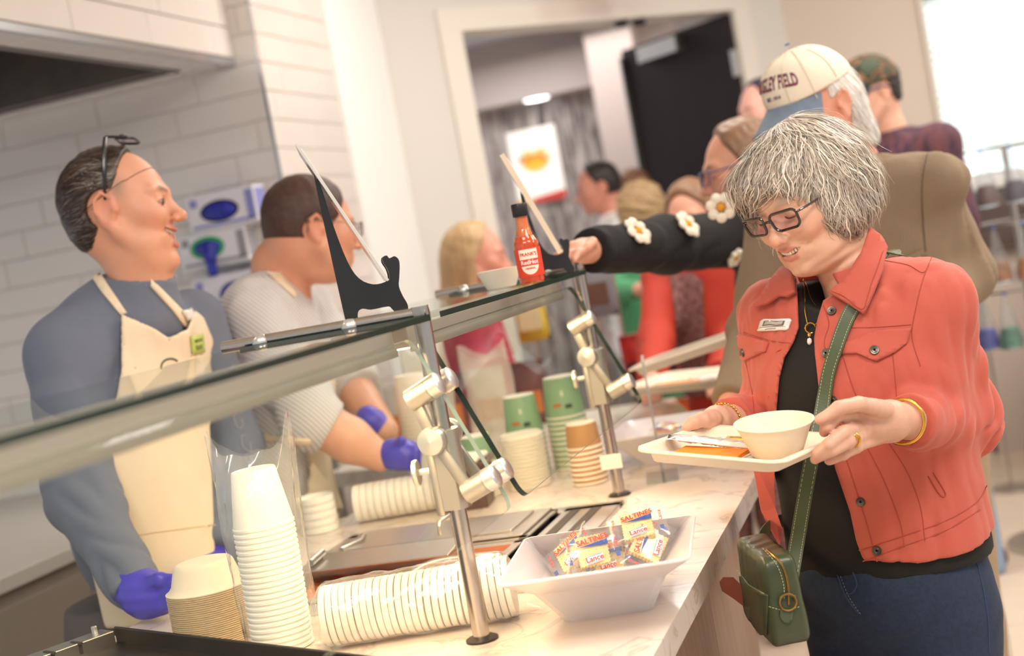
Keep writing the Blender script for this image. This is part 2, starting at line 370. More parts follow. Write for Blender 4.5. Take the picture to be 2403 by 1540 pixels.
blob('strip', [(-pw/2, -ph/2), (-.06, -ph/2), (-.06, -ph/2+.035), (-pw/2, -ph/2+.035)], '#f0c419')
blob('strip', [(-.06, -ph/2), (pw/2, -ph/2), (pw/2, -ph/2+.06), (-.06, -ph/2+.035)], '#d8413c')

# ------------------------------------------------------------------ tiled exhaust hood
HX, HZ = -2.136, 2.245
hd = thing('exhaust_hood', 'white tiled exhaust hood with aluminium edge on the back wall', 'hood', (HX, YT, HZ))
HB = 2.4; HL = 2.4      # extends towards -X and -Y
q = MB()
cx0, cx1 = HX-1.25, HX-.158; cy0, cy1 = YT-1.9, YT-.115
for (xa, xb, ya, yb) in ((HX-HB, cx0, YT-HL, YT), (cx1, HX-.004, YT-HL, YT), (cx0, cx1, YT-HL, cy0), (cx0, cx1, cy1, YT)):
    q.box(((xa+xb)/2-HX, (ya+yb)/2-YT, .03), (xb-xa, yb-ya, .06))
q.box((-.05, -HL/2, .4), (.09, HL, .75)); q.box((-HB/2, -HL+.05, .4), (HB, .1, .75)); q.box((-HB/2, -HL/2, .8), (HB, HL, .05))
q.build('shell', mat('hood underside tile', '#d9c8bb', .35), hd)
q = MB()
q.box((cx0-HX, (cy0+cy1)/2-YT, .25), (.01, cy1-cy0, .48)); q.box((cx1-HX, (cy0+cy1)/2-YT, .25), (.01, cy1-cy0, .48))
q.box(((cx0+cx1)/2-HX, cy1-YT, .25), (cx1-cx0, .01, .48)); q.box(((cx0+cx1)/2-HX, cy0-YT, .25), (cx1-cx0, .01, .48)); q.box(((cx0+cx1)/2-HX, (cy0+cy1)/2-YT, .49), (cx1-cx0, cy1-cy0, .01))
q.build('filter_well', M_dsteel, hd)
q = MB()
for (a_, b_) in (((cx0, cy0), (cx1, cy0)), ((cx1, cy0), (cx1, cy1)), ((cx1, cy1), (cx0, cy1)), ((cx0, cy1), (cx0, cy0))):
    q.box(((a_[0]+b_[0])/2-HX, (a_[1]+b_[1])/2-YT, -.002), (abs(a_[0]-b_[0])+.018, abs(a_[1]-b_[1])+.018, .008))
q.build('well_frame', mat('grey steel', '#8b8580', .35, .9), hd)
for k in range(3):
    MB().box(((cx0+.25+k*.35)-HX, (cy0+cy1)/2-YT, .3), (.02, cy1-cy0, .12)).build('filter_baffle', M_dsteel, hd)
MB().box((-.001, -HL/2, .0), (.016, HL, .022)).build('edge_trim', M_trim, hd)
MB().box((-.02, -.008, .4), (.05, .016, .8)).build('edge_trim', M_trim, hd)
# hood tiles (front face looks to +X)
hl = [(0, .10, [.62, 1.06]), (1, .10, [.45, .9])]
def hood_tiles():
    rows = 7; ph = .103
    for r in range(rows):
        s = (.31-.21*r) % 1.0; y = 0; k = -1
        while True:
            a_, b_ = (k+s)*.41, (k+1+s)*.41; k += 1
            if a_ > HL: break
            a_, b_ = max(a_, .0), min(b_, HL)
            if b_-a_ < .01: continue
            MB().box((.002, -(a_+b_)/2, .014+(r+.5)*ph), (.010, b_-a_-.004, ph-.004), bev=.002).build('tile', M_tile, hd)
    for i in range(5):
        for j in range(1):
            pass
hood_tiles()
for i in range(9):
    ya, yb = -.02-i*.262, -.02-(i+1)*.262+.004
    MB().box((-.075, (ya+yb)/2, -.001), (.118, yb-ya, .008), bev=.0015).build('tile', M_tile, hd)
for i in range(7):
    MB().box((-.2-i*.262, -.056, -.001), (.258, .098, .008), bev=.0015).build('tile', M_tile, hd) if i > 0 else MB().box((-.235, -.056, -.001), (.19, .098, .008), bev=.0015).build('tile', M_tile, hd)
# ================================================================== serving counter
ZT = .91
M_quartz = mat('veined quartz top', '#ece2d8', .22, noise=(2.2, .55), col2='#cdb9ab', stretch=(1, .5, 1), coat=.2)
nt = M_quartz.node_tree    # thin wandering veins
_n = nt.nodes.new('ShaderNodeTexNoise'); _n.inputs['Scale'].default_value = 7; _n.inputs['Detail'].default_value = 9; _n.inputs['Distortion'].default_value = 1.2
_tc = nt.nodes.new('ShaderNodeTexCoord'); nt.links.new(_tc.outputs['Object'], _n.inputs['Vector'])
_r = nt.nodes.new('ShaderNodeValToRGB'); e = _r.color_ramp.elements; e[0].position = .47; e[0].color = (0, 0, 0, 1); e[1].position = .53; e[1].color = (0, 0, 0, 1); e2 = _r.color_ramp.elements.new(.5); e2.color = (.55, .55, .55, 1)
nt.links.new(_n.outputs[0], _r.inputs[0])
_mx = nt.nodes.new('ShaderNodeMix'); _mx.data_type = 'RGBA'; nt.links.new(_r.outputs[0], _mx.inputs[0])
_bs = nt.nodes['Principled BSDF']; old = _bs.inputs['Base Color'].links[0].from_socket
nt.links.new(old, _mx.inputs[6]); _mx.inputs[7].default_value = (*lin('#b59e90'), 1); nt.links.new(_mx.outputs[2], _bs.inputs['Base Color'])
M_front = mat('ash wood panel', '#b59a86', .5, noise=(9, .7), col2='#937867', stretch=(9, 9, .6), bump=(30, .04))
WX0, WX1, WY0, WY1 = -1.27, -.705, 2.178, 2.775        # food well cut out
E1 = Vector((-.432, 2.935, 0)); E2 = Vector((-.86, 4.38, 0))
XB = -1.50
ct = thing('countertop', 'cream veined quartz serving counter top with a chamfered end', 'countertop', (0, 0, 0))
q = MB(); T = .042
for poly in ([(-.432, .2), (-.432, WY0), (XB, WY0), (XB, .2)], [(WX1, WY0), (-.432, WY0), (-.432, WY1), (WX1, WY1)], [(XB, WY0), (WX0, WY0), (WX0, WY1), (XB, WY1)],
             [(XB, WY1), (-.432, WY1), (E1.x, E1.y), (E2.x, E2.y), (-1.8, 4.38), (-1.8, 3.80), (-1.42, 3.72), (-1.42, 3.05), (XB, 2.99)]):
    q.prism(poly if sum((poly[i][0]*poly[(i+1) % len(poly)][1]-poly[(i+1) % len(poly)][0]*poly[i][1]) for i in range(len(poly))) > 0 else poly[::-1], T, (0, 0, ZT-T))
q.build('slab', M_quartz, ct)
cb = thing('counter_cabinet', 'ash wood panelled counter base under the quartz top', 'cabinet', (0, 0, 0))
fp = [(-.50, .2), (-.50, 2.93), (-.92, 4.3), (-1.74, 4.3), (-1.74, 3.84), (-1.38, 3.76), (-1.38, 3.02), (-1.45, 2.96), (-1.45, .2)]
def carcass(pl, t):     # hollow carcass: inner outline t inside the outer one
    n = len(pl); out = []
    for i in range(n):
        p0, p1, p2 = Vector(pl[i-1]), Vector(pl[i]), Vector(pl[(i+1) % n]); d1, d2 = (p1-p0).normalized(), (p2-p1).normalized(); n1_, n2_ = Vector((-d1.y, d1.x)), Vector((-d2.y, d2.x)); bis = (n1_+n2_).normalized(); out.append(p1+bis*(t/max(.3, bis.dot(n1_))))
    return out
ip = carcass(fp, .02); n_ = len(fp); hz_ = ZT-T; V = [(*p, z) for z in (0, hz_) for p in fp]+[(p.x, p.y, z) for z in (0, hz_) for p in ip]; Fs = []
for i in range(n_):
    j = (i+1) % n_; Fs += [(i, j, n_+j, n_+i), (2*n_+j, 2*n_+i, 3*n_+i, 3*n_+j), (n_+i, n_+j, 3*n_+j, 3*n_+i), (j, i, 2*n_+i, 2*n_+j)]
from_vf('body', V, Fs, M_front, cb)
for i in range(6):
    y0 = .25+i*.45
    MB().box((-.497, y0+.222, .47), (.012, .441, .78), bev=.002).build('panel', M_front, cb)
# steel food well with pans
fw = thing('food_well', 'drop in stainless steel hot food well in the counter', 'food well', ((WX0+WX1)/2, (WY0+WY1)/2, ZT))
cxw, cyw = (WX0+WX1)/2, (WY0+WY1)/2
q = MB(); lx, ly = WX1-WX0, WY1-WY0
for (xa, xb, ya, yb) in ((WX0-.02, WX1+.02, WY0-.02, WY0+.03), (WX0-.02, WX1+.02, WY1-.03, WY1+.02), (WX0-.02, WX0+.02, WY0, WY1), (WX1-.10, WX1+.02, WY0, WY1)):
    q.box(((xa+xb)/2-cxw, (ya+yb)/2-cyw, .004), (xb-xa, yb-ya, .008), bev=.002)
q.build('rim', M_steel, fw)
q = MB(); bx2, by2 = lx-.008, ly-.008; q.box((0, 0, -.16), (bx2, by2, .01)); q.box((-bx2/2, 0, -.08), (.006, by2, .16)); q.box((bx2/2, 0, -.08), (.006, by2, .16)); q.box((0, -by2/2, -.08), (bx2, .006, .16)); q.box((0, by2/2, -.08), (bx2, .006, .16))
q.build('basin', mat('dark basin steel', '#5a544e', .4, .9), fw)
M_slot = mat('dark slot', '#3a322b', .6)
for xx in (WX1-.028, WX1-.072): MB().box((xx-cxw, .02, .0085), (.020, ly-.1, .002)).build('slot', M_slot, fw)
MB().box((-.047, 2.505-cyw, .004), (lx-.115, .03, .011), bev=.003).build('divider_bar', M_steel, fw)
def pan(name, x0, x1, y0, y1, label, z=.012):
    p = thing(name, label, 'food pan', ((x0+x1)/2, (y0+y1)/2, ZT+z)); w, d = x1-x0, y1-y0
    q = MB()
    for (xa, xb, ya, yb) in ((-w/2, w/2, -d/2, -d/2+.018), (-w/2, w/2, d/2-.018, d/2), (-w/2, -w/2+.018, -d/2, d/2), (w/2-.018, w/2, -d/2, d/2)): q.box(((xa+xb)/2, (ya+yb)/2, 0), (xb-xa, yb-ya, .005), bev=.0015)
    q.build('rim', M_steel, p)
    q = MB(); i = .016
    for (xa, xb, ya, yb) in ((-w/2+i, w/2-i, -d/2+i, -d/2+i+.002), (-w/2+i, w/2-i, d/2-i-.002, d/2-i), (-w/2+i, -w/2+i+.002, -d/2+i, d/2-i), (w/2-i-.002, w/2-i, -d/2+i, d/2-i)): q.box(((xa+xb)/2, (ya+yb)/2, -.06), (xb-xa, yb-ya, .118))
    q.box((0, 0, -.118), (w-2*i, d-2*i, .003)); q.build('tub', M_steel, p)
    return p
pn1 = pan('steam_pan', WX0+.02, WX1-.11, WY0+.03, 2.495, 'steel steam pan of orange chili with a spoon in it')
pn2 = pan('steam_pan', WX0+.02, WX1-.11, 2.515, WY1-.025, 'steel steam pan with a notched lid behind the chili pan')
# chili surface, lumpy
M_chili = mat('orange chili', '#d9752a', .3, noise=(45, .8), col2='#a8431a', bump=(70, .9), bumpdist=.01, coat=.4)
def lumpy(w, d, n, amp, seed):
    r = np.random.default_rng(seed); V = []; Fs = []
    for i in range(n+1):
        for j in range(n+1): V.append((w*(i/n-.5), d*(j/n-.5), amp*r.random()))
    for i in range(n):
        for j in range(n): a = i*(n+1)+j; Fs.append((a, a+n+1, a+n+2, a+1))
    return V, Fs
V, Fs = lumpy(WX1-WX0-.165, 2.495-WY0-.066, 26, .012, 3)
ch = from_vf('chili', V, Fs, M_chili, None, True, ((WX0+WX1-.09)/2, (WY0+.03+2.495)/2, ZT-.016)); tag(ch, 'thick orange chili filling the near steam pan', 'food', kind='stuff')
# lid on the far pan with a folded handle, notch and shine
ld2 = thing('pan_cover', 'flat stainless steel lid with a strap handle on the far pan', 'lid', ((WX0+WX1-.09)/2, 2.634, ZT+.018))
q = MB(); lw, ldp = WX1-WX0-.15, .225
q.box((0, 0, 0), (lw, ldp, .004), bev=.0015); q.box((0, 0, .004), (lw-.06, ldp-.06, .006), bev=.002); q.build('plate', M_steel, ld2)
q = MB(); q.tube(smooth_path([(.02, -.05, .006), (.022, -.045, .03), (.03, 0, .034), (.022, .045, .03), (.02, .05, .006)], 5), .004, 8); q.build('handle', M_steel, ld2, True)
q = MB(); q.tube([(-lw/2+.03, -.085, .008), (-lw/2+.05, -.03, .01), (-lw/2+.03, .03, .01)], .006, 8); q.build('hinge', M_steel, ld2, True)
# half lid over the back part of the chili pan, tilted up
ld3 = thing('pan_cover', 'hinged steel lid leaning open over the chili pan', 'lid', (-1.09, 2.455, ZT+.026))
q = MB(); q.box((0, 0, 0), (.31, .10, .004), Matrix.Rotation(.10, 3, 'X'), bev=.0015); q.build('plate', M_steel, ld3)
q = MB(); q.tube([(-.13, -.03, .008), (-.13, .03, .014)], .007, 8); q.build('knuckle', M_steel, ld3, True)
# serving spoon lying in the chili
sp = thing('serving_spoon', 'steel serving spoon resting in the orange chili', 'spoon', (-.945, 2.355, ZT))
q = MB(); hpt = smooth_path([(-.09, -.06, -.012), (-.05, -.03, .006), (-.01, .0, .022), (.05, .012, .024), (.12, .016, .022)], 6); q.tube(hpt, [.0062*(1-.3*i/len(hpt)) for i in range(len(hpt))], 10)
q.build('handle', M_steel, sp, True)
q = MB(); q.lathe([(0, -.012), (.02, -.01), (.03, -.002), (.032, .003), (.029, .002), (.018, -.005), (0, -.007)], (-.1, -.07, -.012), 18); q.build('bowl', M_steel, sp, True)

# ================================================================== sneeze guard
M_edge = mat('green glass edge', '#0c2620', .35, spec=.4)
M_edge2 = mat('pale glass edge', '#8f9f97', .15, spec=.8, coat=.5)
M_glass = thin_glass('guard glass', '#f9fcfa', .4)
M_post = mat('satin steel tube', '#c3bab0', .25, 1., noise=(80, .15), col2='#a9a198', stretch=(1, 1, .05))
M_cast = mat('satin silver casting', '#b7b0a8', .38, .75)
M_knob = mat('silver cap', '#d5d2cd', .3, .8)
sg = thing('sneeze_guard', 'glass sneeze guard on steel posts along the serving counter', 'sneeze guard', (0, 0, 0))
PXp = -.7155; P1, P2 = 1.913, 2.884; ZA = 1.388
def guard_post(Y):
    q = MB(); rp = .0127; n = 6
    pts = [(PXp, Y, ZT+.004), (PXp, Y, ZA-.012)]+[(PXp-.012*(1-math.cos(a)), Y, ZA-.012+.012*math.sin(a)) for a in [math.pi/2*k/n for k in range(1, n+1)]]
    q.tube([(PXp, Y, ZT+.003), (PXp, Y, ZA+.016)], rp, 24); q.build('post', M_post, sg, True)
    q = MB(); q.tube([(PXp+.011, Y, ZA+.0055), (PXp-.32, Y, ZA+.0055)], .0095, 20); q.build('arm', M_post, sg, True)
    q = MB(); q.lathe([(0, 0), (.024, 0), (.024, .003), (.016, .007), (0, .007)], (PXp, Y, ZT+.0005), 28); q.build('foot_ring', mat('black ring', '#2b2724', .4), sg, True)
    for dx in (-.255, -.11):
        q = MB(); q.lathe([(0, -.013), (.007, -.012), (.0125, -.006), (.0135, 0), (.0125, .006), (.007, .012), (0, .013)], (PXp+dx, Y-.004, ZA+.003), 16); q.box((PXp+dx+.018, Y, ZA+.006), (.03, .012, .012), bev=.003)
        q.build('shelf_clip', M_knob, sg, True)
guard_post(P1); guard_post(P2)
# pane plane: bottom (-.632, 1.100) to top (-.737, 1.359)
PB, PT = Vector((-.632, 0, 1.100)), Vector((-.737, 0, 1.359)); PD = (PT-PB).normalized(); PN = Vector((-PD.z, 0, PD.x)); PN = PN if PN.x > 0 else -PN
def rounded_rect(w, h, r, n=6):
    o = []
    for (cx, cy, a0) in ((w-r, r, -90), (w-r, h-r, 0), (r, h-r, 90), (r, r, 180)):
        for k in range(n+1): a = math.radians(a0+90*k/n); o.append((cx+r*math.cos(a), cy+r*math.sin(a)))
    return o
def glass_sheet(name, poly, t, origin, ax, ay, edge, em=None):
    """thin glass sheet with its cut edges in a darker green"""
    q = MB(); n = len(poly); q.prism(poly, t, origin, ax, ay); q.M = [0, 0]+(em or [1]*n)
    return q.build(name, [M_glass, edge], sg)
plen = (PT-PB).length
glass_sheet('front_pane', rounded_rect(1.45, plen, .022), .006, PB+Vector((0, 1.90-1.45, 0)), (0, 1, 0), PD, M_edge2)
glass_sheet('front_pane', rounded_rect(.905, plen, .022), .008, PB+Vector((0, 1.957, 0)), (0, 1, 0), PD, M_edge)
SX0, SX1 = -1.0, -.695
glass_sheet('shelf_pane', [(SX0, .25), (SX1, .25), (SX1, 1.895), (SX0, 1.895)], .009, (0, 0, ZA-.006), (1, 0, 0), (0, 1, 0), M_edge, [0, 1, 1, 0])
glass_sheet('shelf_pane', [(SX0, 1.935), (SX1, 1.935), (SX1, 2.86), (SX0, 2.86)], .009, (0, 0, ZA-.006), (1, 0, 0), (0, 1, 0), M_edge, [0, 1, 1, 0])
for (ya, yb) in ((.3, 1.885), (1.945, 2.86)):
    MB().box((-.815, (ya+yb)/2, 1.362), (.125, yb-ya, .032), bev=.003).build('light_housing', mat('light bar housing', '#a9a197', .45, .35), sg)
    MB().box((-.752, (ya+yb)/2, 1.345), (.004, yb-ya, .012)).build('light_lip', mat('light bar housing', '#a9a197', .45, .35), sg)
    MB().box((-.815, (ya+yb)/2, 1.3445), (.10, yb-ya-.04, .003)).build('light_strip', mat('warm light strip', '#fff0d8', .5, emit=('#ffd9a0', 20.0)), sg)
def clamp_set(Y, side):
    """sleeve with pivoting bar and two pane clamps; side -1 camera side, +1 far side"""
    piv = Vector((-.728, Y, 1.212))
    if side < 0:
        q = MB(); q.prism([(x*.0215, y*.028) for x, y in [(math.cos(t)*1.0, max(-.75, min(1, math.sin(t)))) for t in [2*math.pi*k/20 for k in range(20)]]], .115, (PXp, Y, 1.108)); q.build('sleeve', M_cast, sg, True)
        q = MB(); q.box((PXp-.019, Y-.008, 1.15), (.014, .026, .098), bev=.004); q.build('sleeve_rib', M_cast, sg, True)
        q = MB(); q.tube([(PXp-.02, Y-.01, 1.168), (PXp-.043, Y-.014, 1.168)], .0045, 12); q.lathe([(0, 0), (.0185, 0), (.0195, .003), (.0185, .007), (0, .007)], (PXp-.043, Y-.014, 1.168), 24, rot_to((-1, -.15, 0))); q.build('thumb_screw', M_knob, sg, True)
    yb = Y+side*.020
    up_ = PB+PD*(.204)-PN*.036; lo = PB+PD*.050-PN*.036
    pv = Vector((piv.x+.004, 0, piv.z)) 
    q = MB()
    for (a, b) in ((Vector((up_.x, yb, up_.z)), Vector((pv.x, yb, pv.z))), (Vector((pv.x, yb, pv.z)), Vector((lo.x, yb, lo.z)))):
        d = (b-a).normalized(); R = rot_to(d, (0, 1, 0)); q.box((a+b)/2, (.009, .017, (b-a).length+.012), R, bev=.002)
    q.tube([(pv.x, yb-.006, pv.z), (pv.x, yb+.006, pv.z)], .020, 24); q.build('pivot_bar', M_cast, sg, True)
    q = MB(); q.lathe([(0, -.002), (.019, 0), (.0205, .004), (.0205, .012), (0, .012)], (pv.x, yb+side*.018, pv.z), 28, rot_to((0, -side, 0))); q.build('pivot_cap', M_knob, sg, True)
    for t in (.204, .050):
        c = PB+PD*t; c = Vector((c.x, yb, c.z))
        q = MB(); q.tube([c-PN*.043, c-PN*.008], .0165, 24); q.lathe([(.0165, 0), (.0165, .004), (.012, .0045)], c-PN*.0075, 24, rot_to(PN)); q.build('clamp_barrel', M_cast, sg, True)
        q = MB(); q.lathe([(0, -.009), (.0172, -.009), (.0172, .006), (.014, .0085), (0, .0085)], c+PN*.003, 28, rot_to(PN)); q.mi = 0; q.build('clamp_cap', M_knob, sg, True)
clamp_set(P1, -1); clamp_set(P1+.017, 1); clamp_set(P2, -1)
# ================================================================== things on the counter
M_melamine = mat('white melamine', '#e4e0e4', .25, coat=.3)
M_foam = mat('white foam cup', '#fbf6ee', .55)
M_fibre = mat('pressed fibre', '#f0e2cc', .6, noise=(60, .3), col2='#e6d3b8', bump=(300, .08))
M_fibre_d = mat('pressed fibre kraft', '#dcc3a0', .65, noise=(50, .3), col2='#cfb48e', bump=(300, .1))
M_bag = thin_glass('clear plastic bag', '#fcfcfc', 2.2, .10, .10)
M_wrap = thin_glass('clear cracker wrap', '#ffffff', 1.2, .1, .05)
# ---- square melamine bowl
def square_bowl(name, label, rim, fold, base, t=.005):
    """rim, fold, base: four corners each, counter clockwise"""
    o = thing(name, label, 'bowl', sum((Vector(p) for p in base), Vector())/4)
    c0 = o.location.copy(); V = []; rings = []
    def ring(P, dz=0, shrink=0):
        cc = sum((Vector(p) for p in P), Vector())/4; st = len(V)
        n = 4
        for i in range(4):
            p = Vector(P[i]); a = Vector(P[i-1]); b = Vector(P[(i+1) % 4]); r = .012
            pts = [p+(a-p).normalized()*r, p+(a-p).normalized()*r*.35+(b-p).normalized()*r*.35, p+(b-p).normalized()*r]
            for q in pts:
                d = (cc-q); d.z = 0; V.append(q+d.normalized()*shrink+Vector((0, 0, dz))-c0)
        return list(range(st, len(V)))
    R = [ring(base), ring(fold), ring(rim, -.003), ring(rim), ring(rim, 0, .004), ring(fold, .004, .006), ring(base, .006, .006)]
    Fs = [tuple(R[0][::-1]), tuple(R[-1])]
    for a, b in zip(R[:-1], R[1:]):
        n = len(a)
        for k in range(n): Fs.append((a[k], a[(k+1) % n], b[(k+1) % n], b[k]))
    from_vf('shell', V, Fs, M_melamine, o); return o
rim = [onz(*p, 1.018) for p in ((1162, 1375), (1620, 1310), (1632, 1207), (1232, 1262))]
nl, nr = onz(1249, 1399, .962), onz(1562, 1356, .962); bl, br = onz(1323, 1462, ZT), onz(1532, 1432, ZT)
yv = ((rim[3]-rim[0])+(rim[2]-rim[1])).normalized()
fold = [nl, nr, nr+yv*.20, nl+yv*.20]; base = [bl, br, br+yv*.125, bl+yv*.125]
cbowl = square_bowl('cracker_bowl', 'white square flared bowl of wrapped crackers at the counter edge', rim, fold, base)
rim2 = [Vector(p) for p in ((-.80, 3.13, .99), (-.52, 3.13, .99), (-.52, 3.42, .99), (-.80, 3.42, .99))]
fold2 = [Vector(p) for p in ((-.76, 3.165, .955), (-.56, 3.165, .955), (-.56, 3.37, .955), (-.76, 3.37, .955))]; base2 = [Vector(p) for p in ((-.725, 3.20, ZT), (-.595, 3.20, ZT), (-.595, 3.33, ZT), (-.725, 3.33, ZT))]
cbowl2 = square_bowl('cracker_bowl', 'white square bowl standing behind the clear sign holder', rim2, fold2, base2)
# ---- wrapped saltines
M_crk = mat('baked cracker', '#e8cf9a', .7, noise=(70, .5), col2='#d4ab66', bump=(120, .3))
M_red = mat('print red', '#d8382e', .5); M_blue = mat('print blue', '#2f4f9e', .5); M_pw = mat('print white', '#f4f4f6', .5)
def cracker_outline(s, n=9):
    o = []
    for side in range(4):
        for k in range(n):
            for (f, dpt) in ((0, 0), (.5, .0016)):
                t = ((k+f)/n-.5)*2*s; d = s-dpt
                o.append([(t, -d), (d, t), (-t, d), (-d, -t)][side])
    return o
def make_packet():
    o = thing('cracker_packet', 'wrapped pair of saltine crackers', 'crackers', (0, 0, 0))
    for k in (0, 1):
        c = MB().prism(cracker_outline(.0235), .0042, (0, 0, -.005+k*.0052)).build('cracker', M_crk, o)
        if k:
            d = MB()
            for i in range(4):
                for j in range(3): d.box((-.0165+i*.011, -.012+j*.012, .0044), (.0012, .0012, .0006))
            d.build('docking_holes', mat('cracker holes', '#a97c45', .8), c)
    V = []; Fs = []; n, m = 14, 10; r = np.random.default_rng(11)
    for side in (1, -1):
        st = len(V)
        for i in range(n+1):
            for j in range(m+1):
                u, v = i/n*2-1, j/m*2-1; h = .0068*(1-abs(u)**5)*(1-abs(v)**6)+.0008*r.standard_normal()*(abs(u) < .95)*(abs(v) < .95)
                V.append((u*.045, v*.0285, side*(h+.0002)))
        for i in range(n):
            for j in range(m):
                a = st+i*(m+1)+j; Fs.append((a, a+m+1, a+m+2, a+1) if side > 0 else (a, a+1, a+m+2, a+m+1))
    w = from_vf('wrapper', V, Fs, M_wrap, o, True)
    def pr(name, poly, m_, z): q = MB().prism(poly, .0003, (0, 0, z)); return q.build(name, m_, o)
    zf = .0078
    pr('brand_box', [(-.013, -.022), (.013, -.019), (.013, -.007), (-.013, -.010)], M_pw, zf)
    pr('brand_line', [(-.012, -.0212), (.012, -.0184), (.012, -.0176), (-.012, -.0204)], M_blue, zf+.0003); pr('brand_line', [(-.012, -.0113), (.012, -.0083), (.012, -.0075), (-.012, -.0105)], M_blue, zf+.0003)
    text_on('brand_name', 'Lance', .0115, (0, -.0143, zf+.0003), (1, .11, 0), (-.11, 1, 0), M_red, o, .0003, .0003)
    pr('wedge', [(-.02, .006), (.024, .004), (.024, .0125)], M_blue, zf)
    text_on('product_name', 'SALTINES', .0115, (.002, .0145, zf), (1, .12, 0), (-.12, 1, 0), M_red, o, .0004, .0003)
    for sx in (-1, 1):
        pr('end_print', [(sx*.033, -.016), (sx*.039, -.016), (sx*.039, -.008), (sx*.033, -.008)][::sx], M_blue, .0022)
        text_on('end_print', 'Lance', .008, (sx*.036, .01, .0022), (0, 1, 0), (-1, 0, 0), M_red, o, .0004, .0002)
    return o
pk = make_packet()
spots = [((1466, 1306), 2.335, (-.2, -.85, .52), 22, 'wrapped saltines leaning flat face out in the middle of the bowl'),
         ((1432, 1272), 2.40, (.1, -.9, .3), 80, 'upright saltine wrapper poking up behind the middle packet'),
         ((1508, 1284), 2.37, (.35, -.8, .5), 50, 'wrapped saltines tipped upward beside the middle packet'),
         ((1345, 1322), 2.33, (-.45, -.75, .5), 40, 'wrapped saltines at the counter side end of the bowl pile'),
         ((1388, 1326), 2.31, (.75, -.45, .5), -55, 'pair of saltines seen edge on in the bowl pile'),
         ((1412, 1322), 2.345, (.5, -.6, .6), 35, 'wrapped saltines squeezed between two packets in the bowl'),
         ((1532, 1300), 2.345, (.75, -.45, .5), 65, 'wrapped saltines leaning on the flared bowl wall'),
         ((1490, 1322), 2.32, (.1, -.55, .83), -20, 'wrapped saltines lying low at the bowl front')]
def tree_bvh(root_):
    """bvh of a thing and its parts in world space"""
    V = []; Fs = []
    def walk(o, M):
        if o.type == 'MESH':
            b = len(V); V.extend(M @ v.co for v in o.data.vertices); Fs.extend(tuple(i+b for i in p.vertices) for p in o.data.polygons)
        for ch in o.children: walk(ch, M @ ch.matrix_basis)
    walk(root_, root_.matrix_basis); return BVHTree.FromPolygons(V, Fs)
_wr = [c for c in pk.children if c.name.startswith('wrapper')][0]
WV = [Vector((v.co.x*1.01, v.co.y*1.01, v.co.z*1.22+(.0006 if v.co.z > 0 else -.0006))) for v in _wr.data.vertices]; WF = [tuple(p.vertices) for p in _wr.data.polygons]
def settle(o, c0, nrm, rz, fixed, rr_, zs):
    """lowest free resting place near c0 for a packet: nothing it lies with may be cut"""
    for z in zs:
        for t_ in range(14):
            f = 0 if t_ == 0 else 1; n_ = Vector(nrm)+Vector(rr_.normal(0, .10, 3).tolist())*f
            M = Matrix.Translation((c0[0]+f*rr_.uniform(-.016, .016), c0[1]+f*rr_.uniform(-.016, .016), z)) @ (rot_to(n_, cright) @ Matrix.Rotation(math.radians(rz+f*rr_.uniform(-18, 18)), 3, 'Z')).to_4x4()
            bv_ = BVHTree.FromPolygons([M @ v for v in WV], WF)
            if not any(bv_.overlap(q_) for q_ in fixed): o.matrix_world = M; fixed.append(bv_); return
    o.matrix_world = M; fixed.append(bv_)
rr_ = np.random.default_rng(21); order = [7, 3, 4, 6, 5, 0, 1, 2]; fixed = [tree_bvh(cbowl)]; bcx = sum((Vector(p) for p in base), Vector())/4
lay = {7: ((.02, -.030), (.05, -.25, .97), -15), 3: ((-.068, .008), (-.35, -.75, .55), 40), 4: ((-.022, .002), (.35, -.80, .50), 8), 6: ((.075, .022), (.45, -.75, .48), 60), 5: ((-.045, .040), (-.15, -.85, .50), 30), 0: ((.020, .030), (-.10, -.86, .50), 18), 1: ((-.006, .068), (.0, -.93, .36), 12), 2: ((.048, .020), (.10, -.60, .78), 15)}
for c_, i in enumerate(order):
    (p, d, nrm, rz, lab) = spots[i]; (dx, dy), nrm, rz = lay[i]
    o = pk if c_ == 0 else copy_tree(pk); tag(o, lab, 'crackers', 'wrapped saltines in the near bowl')
    settle(o, (bcx.x+dx, bcx.y+dy), nrm, rz, fixed, rr_, [ZT+.014+.0035*k for k in range(28)])
fixed = [tree_bvh(cbowl2)]
for i, (x, y) in enumerate(((-.70, 3.255), (-.62, 3.26), (-.66, 3.28))):
    o = copy_tree(pk); tag(o, 'wrapped saltines in the bowl behind the clear sign holder', 'crackers', 'wrapped saltines in the far bowl')
    settle(o, (x, y), (.1*i-.1, -.4, .9), i*60, fixed, rr_, [ZT+.014+.0035*k for k in range(20)])
# ---- stacks of cups
def cup_mesh(rr, rb, h, lip=.0022, n=36):
    """inverted thin cup, rim at z=0, closed base up"""
    return [(0, h-.0026), (rb-.0002, h-.0026), (rr-.0010, .006), (rr-.0002, 0), (rr+lip*.6, .0012), (rr+lip*.6, .0046), (rr-.0003, .006), (rb+.0005, h-.002), (rb-.001, h), (rb-.004, h), (rb-.005, h-.0012), (0, h-.0012)]
def cup_stack(base, rr, rb, h, pitch, n, label, group, m, m_top=None, lean=(0, 0), lipm=None, name='cup', cat='cup'):
    V = MB(); V.lathe(cup_mesh(rr, rb, h), n=36); o0 = V.build(name, m, None, True); me = o0.data; bpy.data.objects.remove(o0)
    for k in range(n):
        mm = me
        if k == n-1 and m_top:
            mm = me.copy(); mm.materials.clear(); mm.materials.append(m_top)
        o = link(name, mm, None, None, (base[0]+lean[0]*k/n, base[1]+lean[1]*k/n, base[2]+.0008+k*pitch)); tag(o, label if k < n-1 else label.replace('nested in', 'topping'), cat, group)
CS = Vector((-1.072, 1.985, ZT))
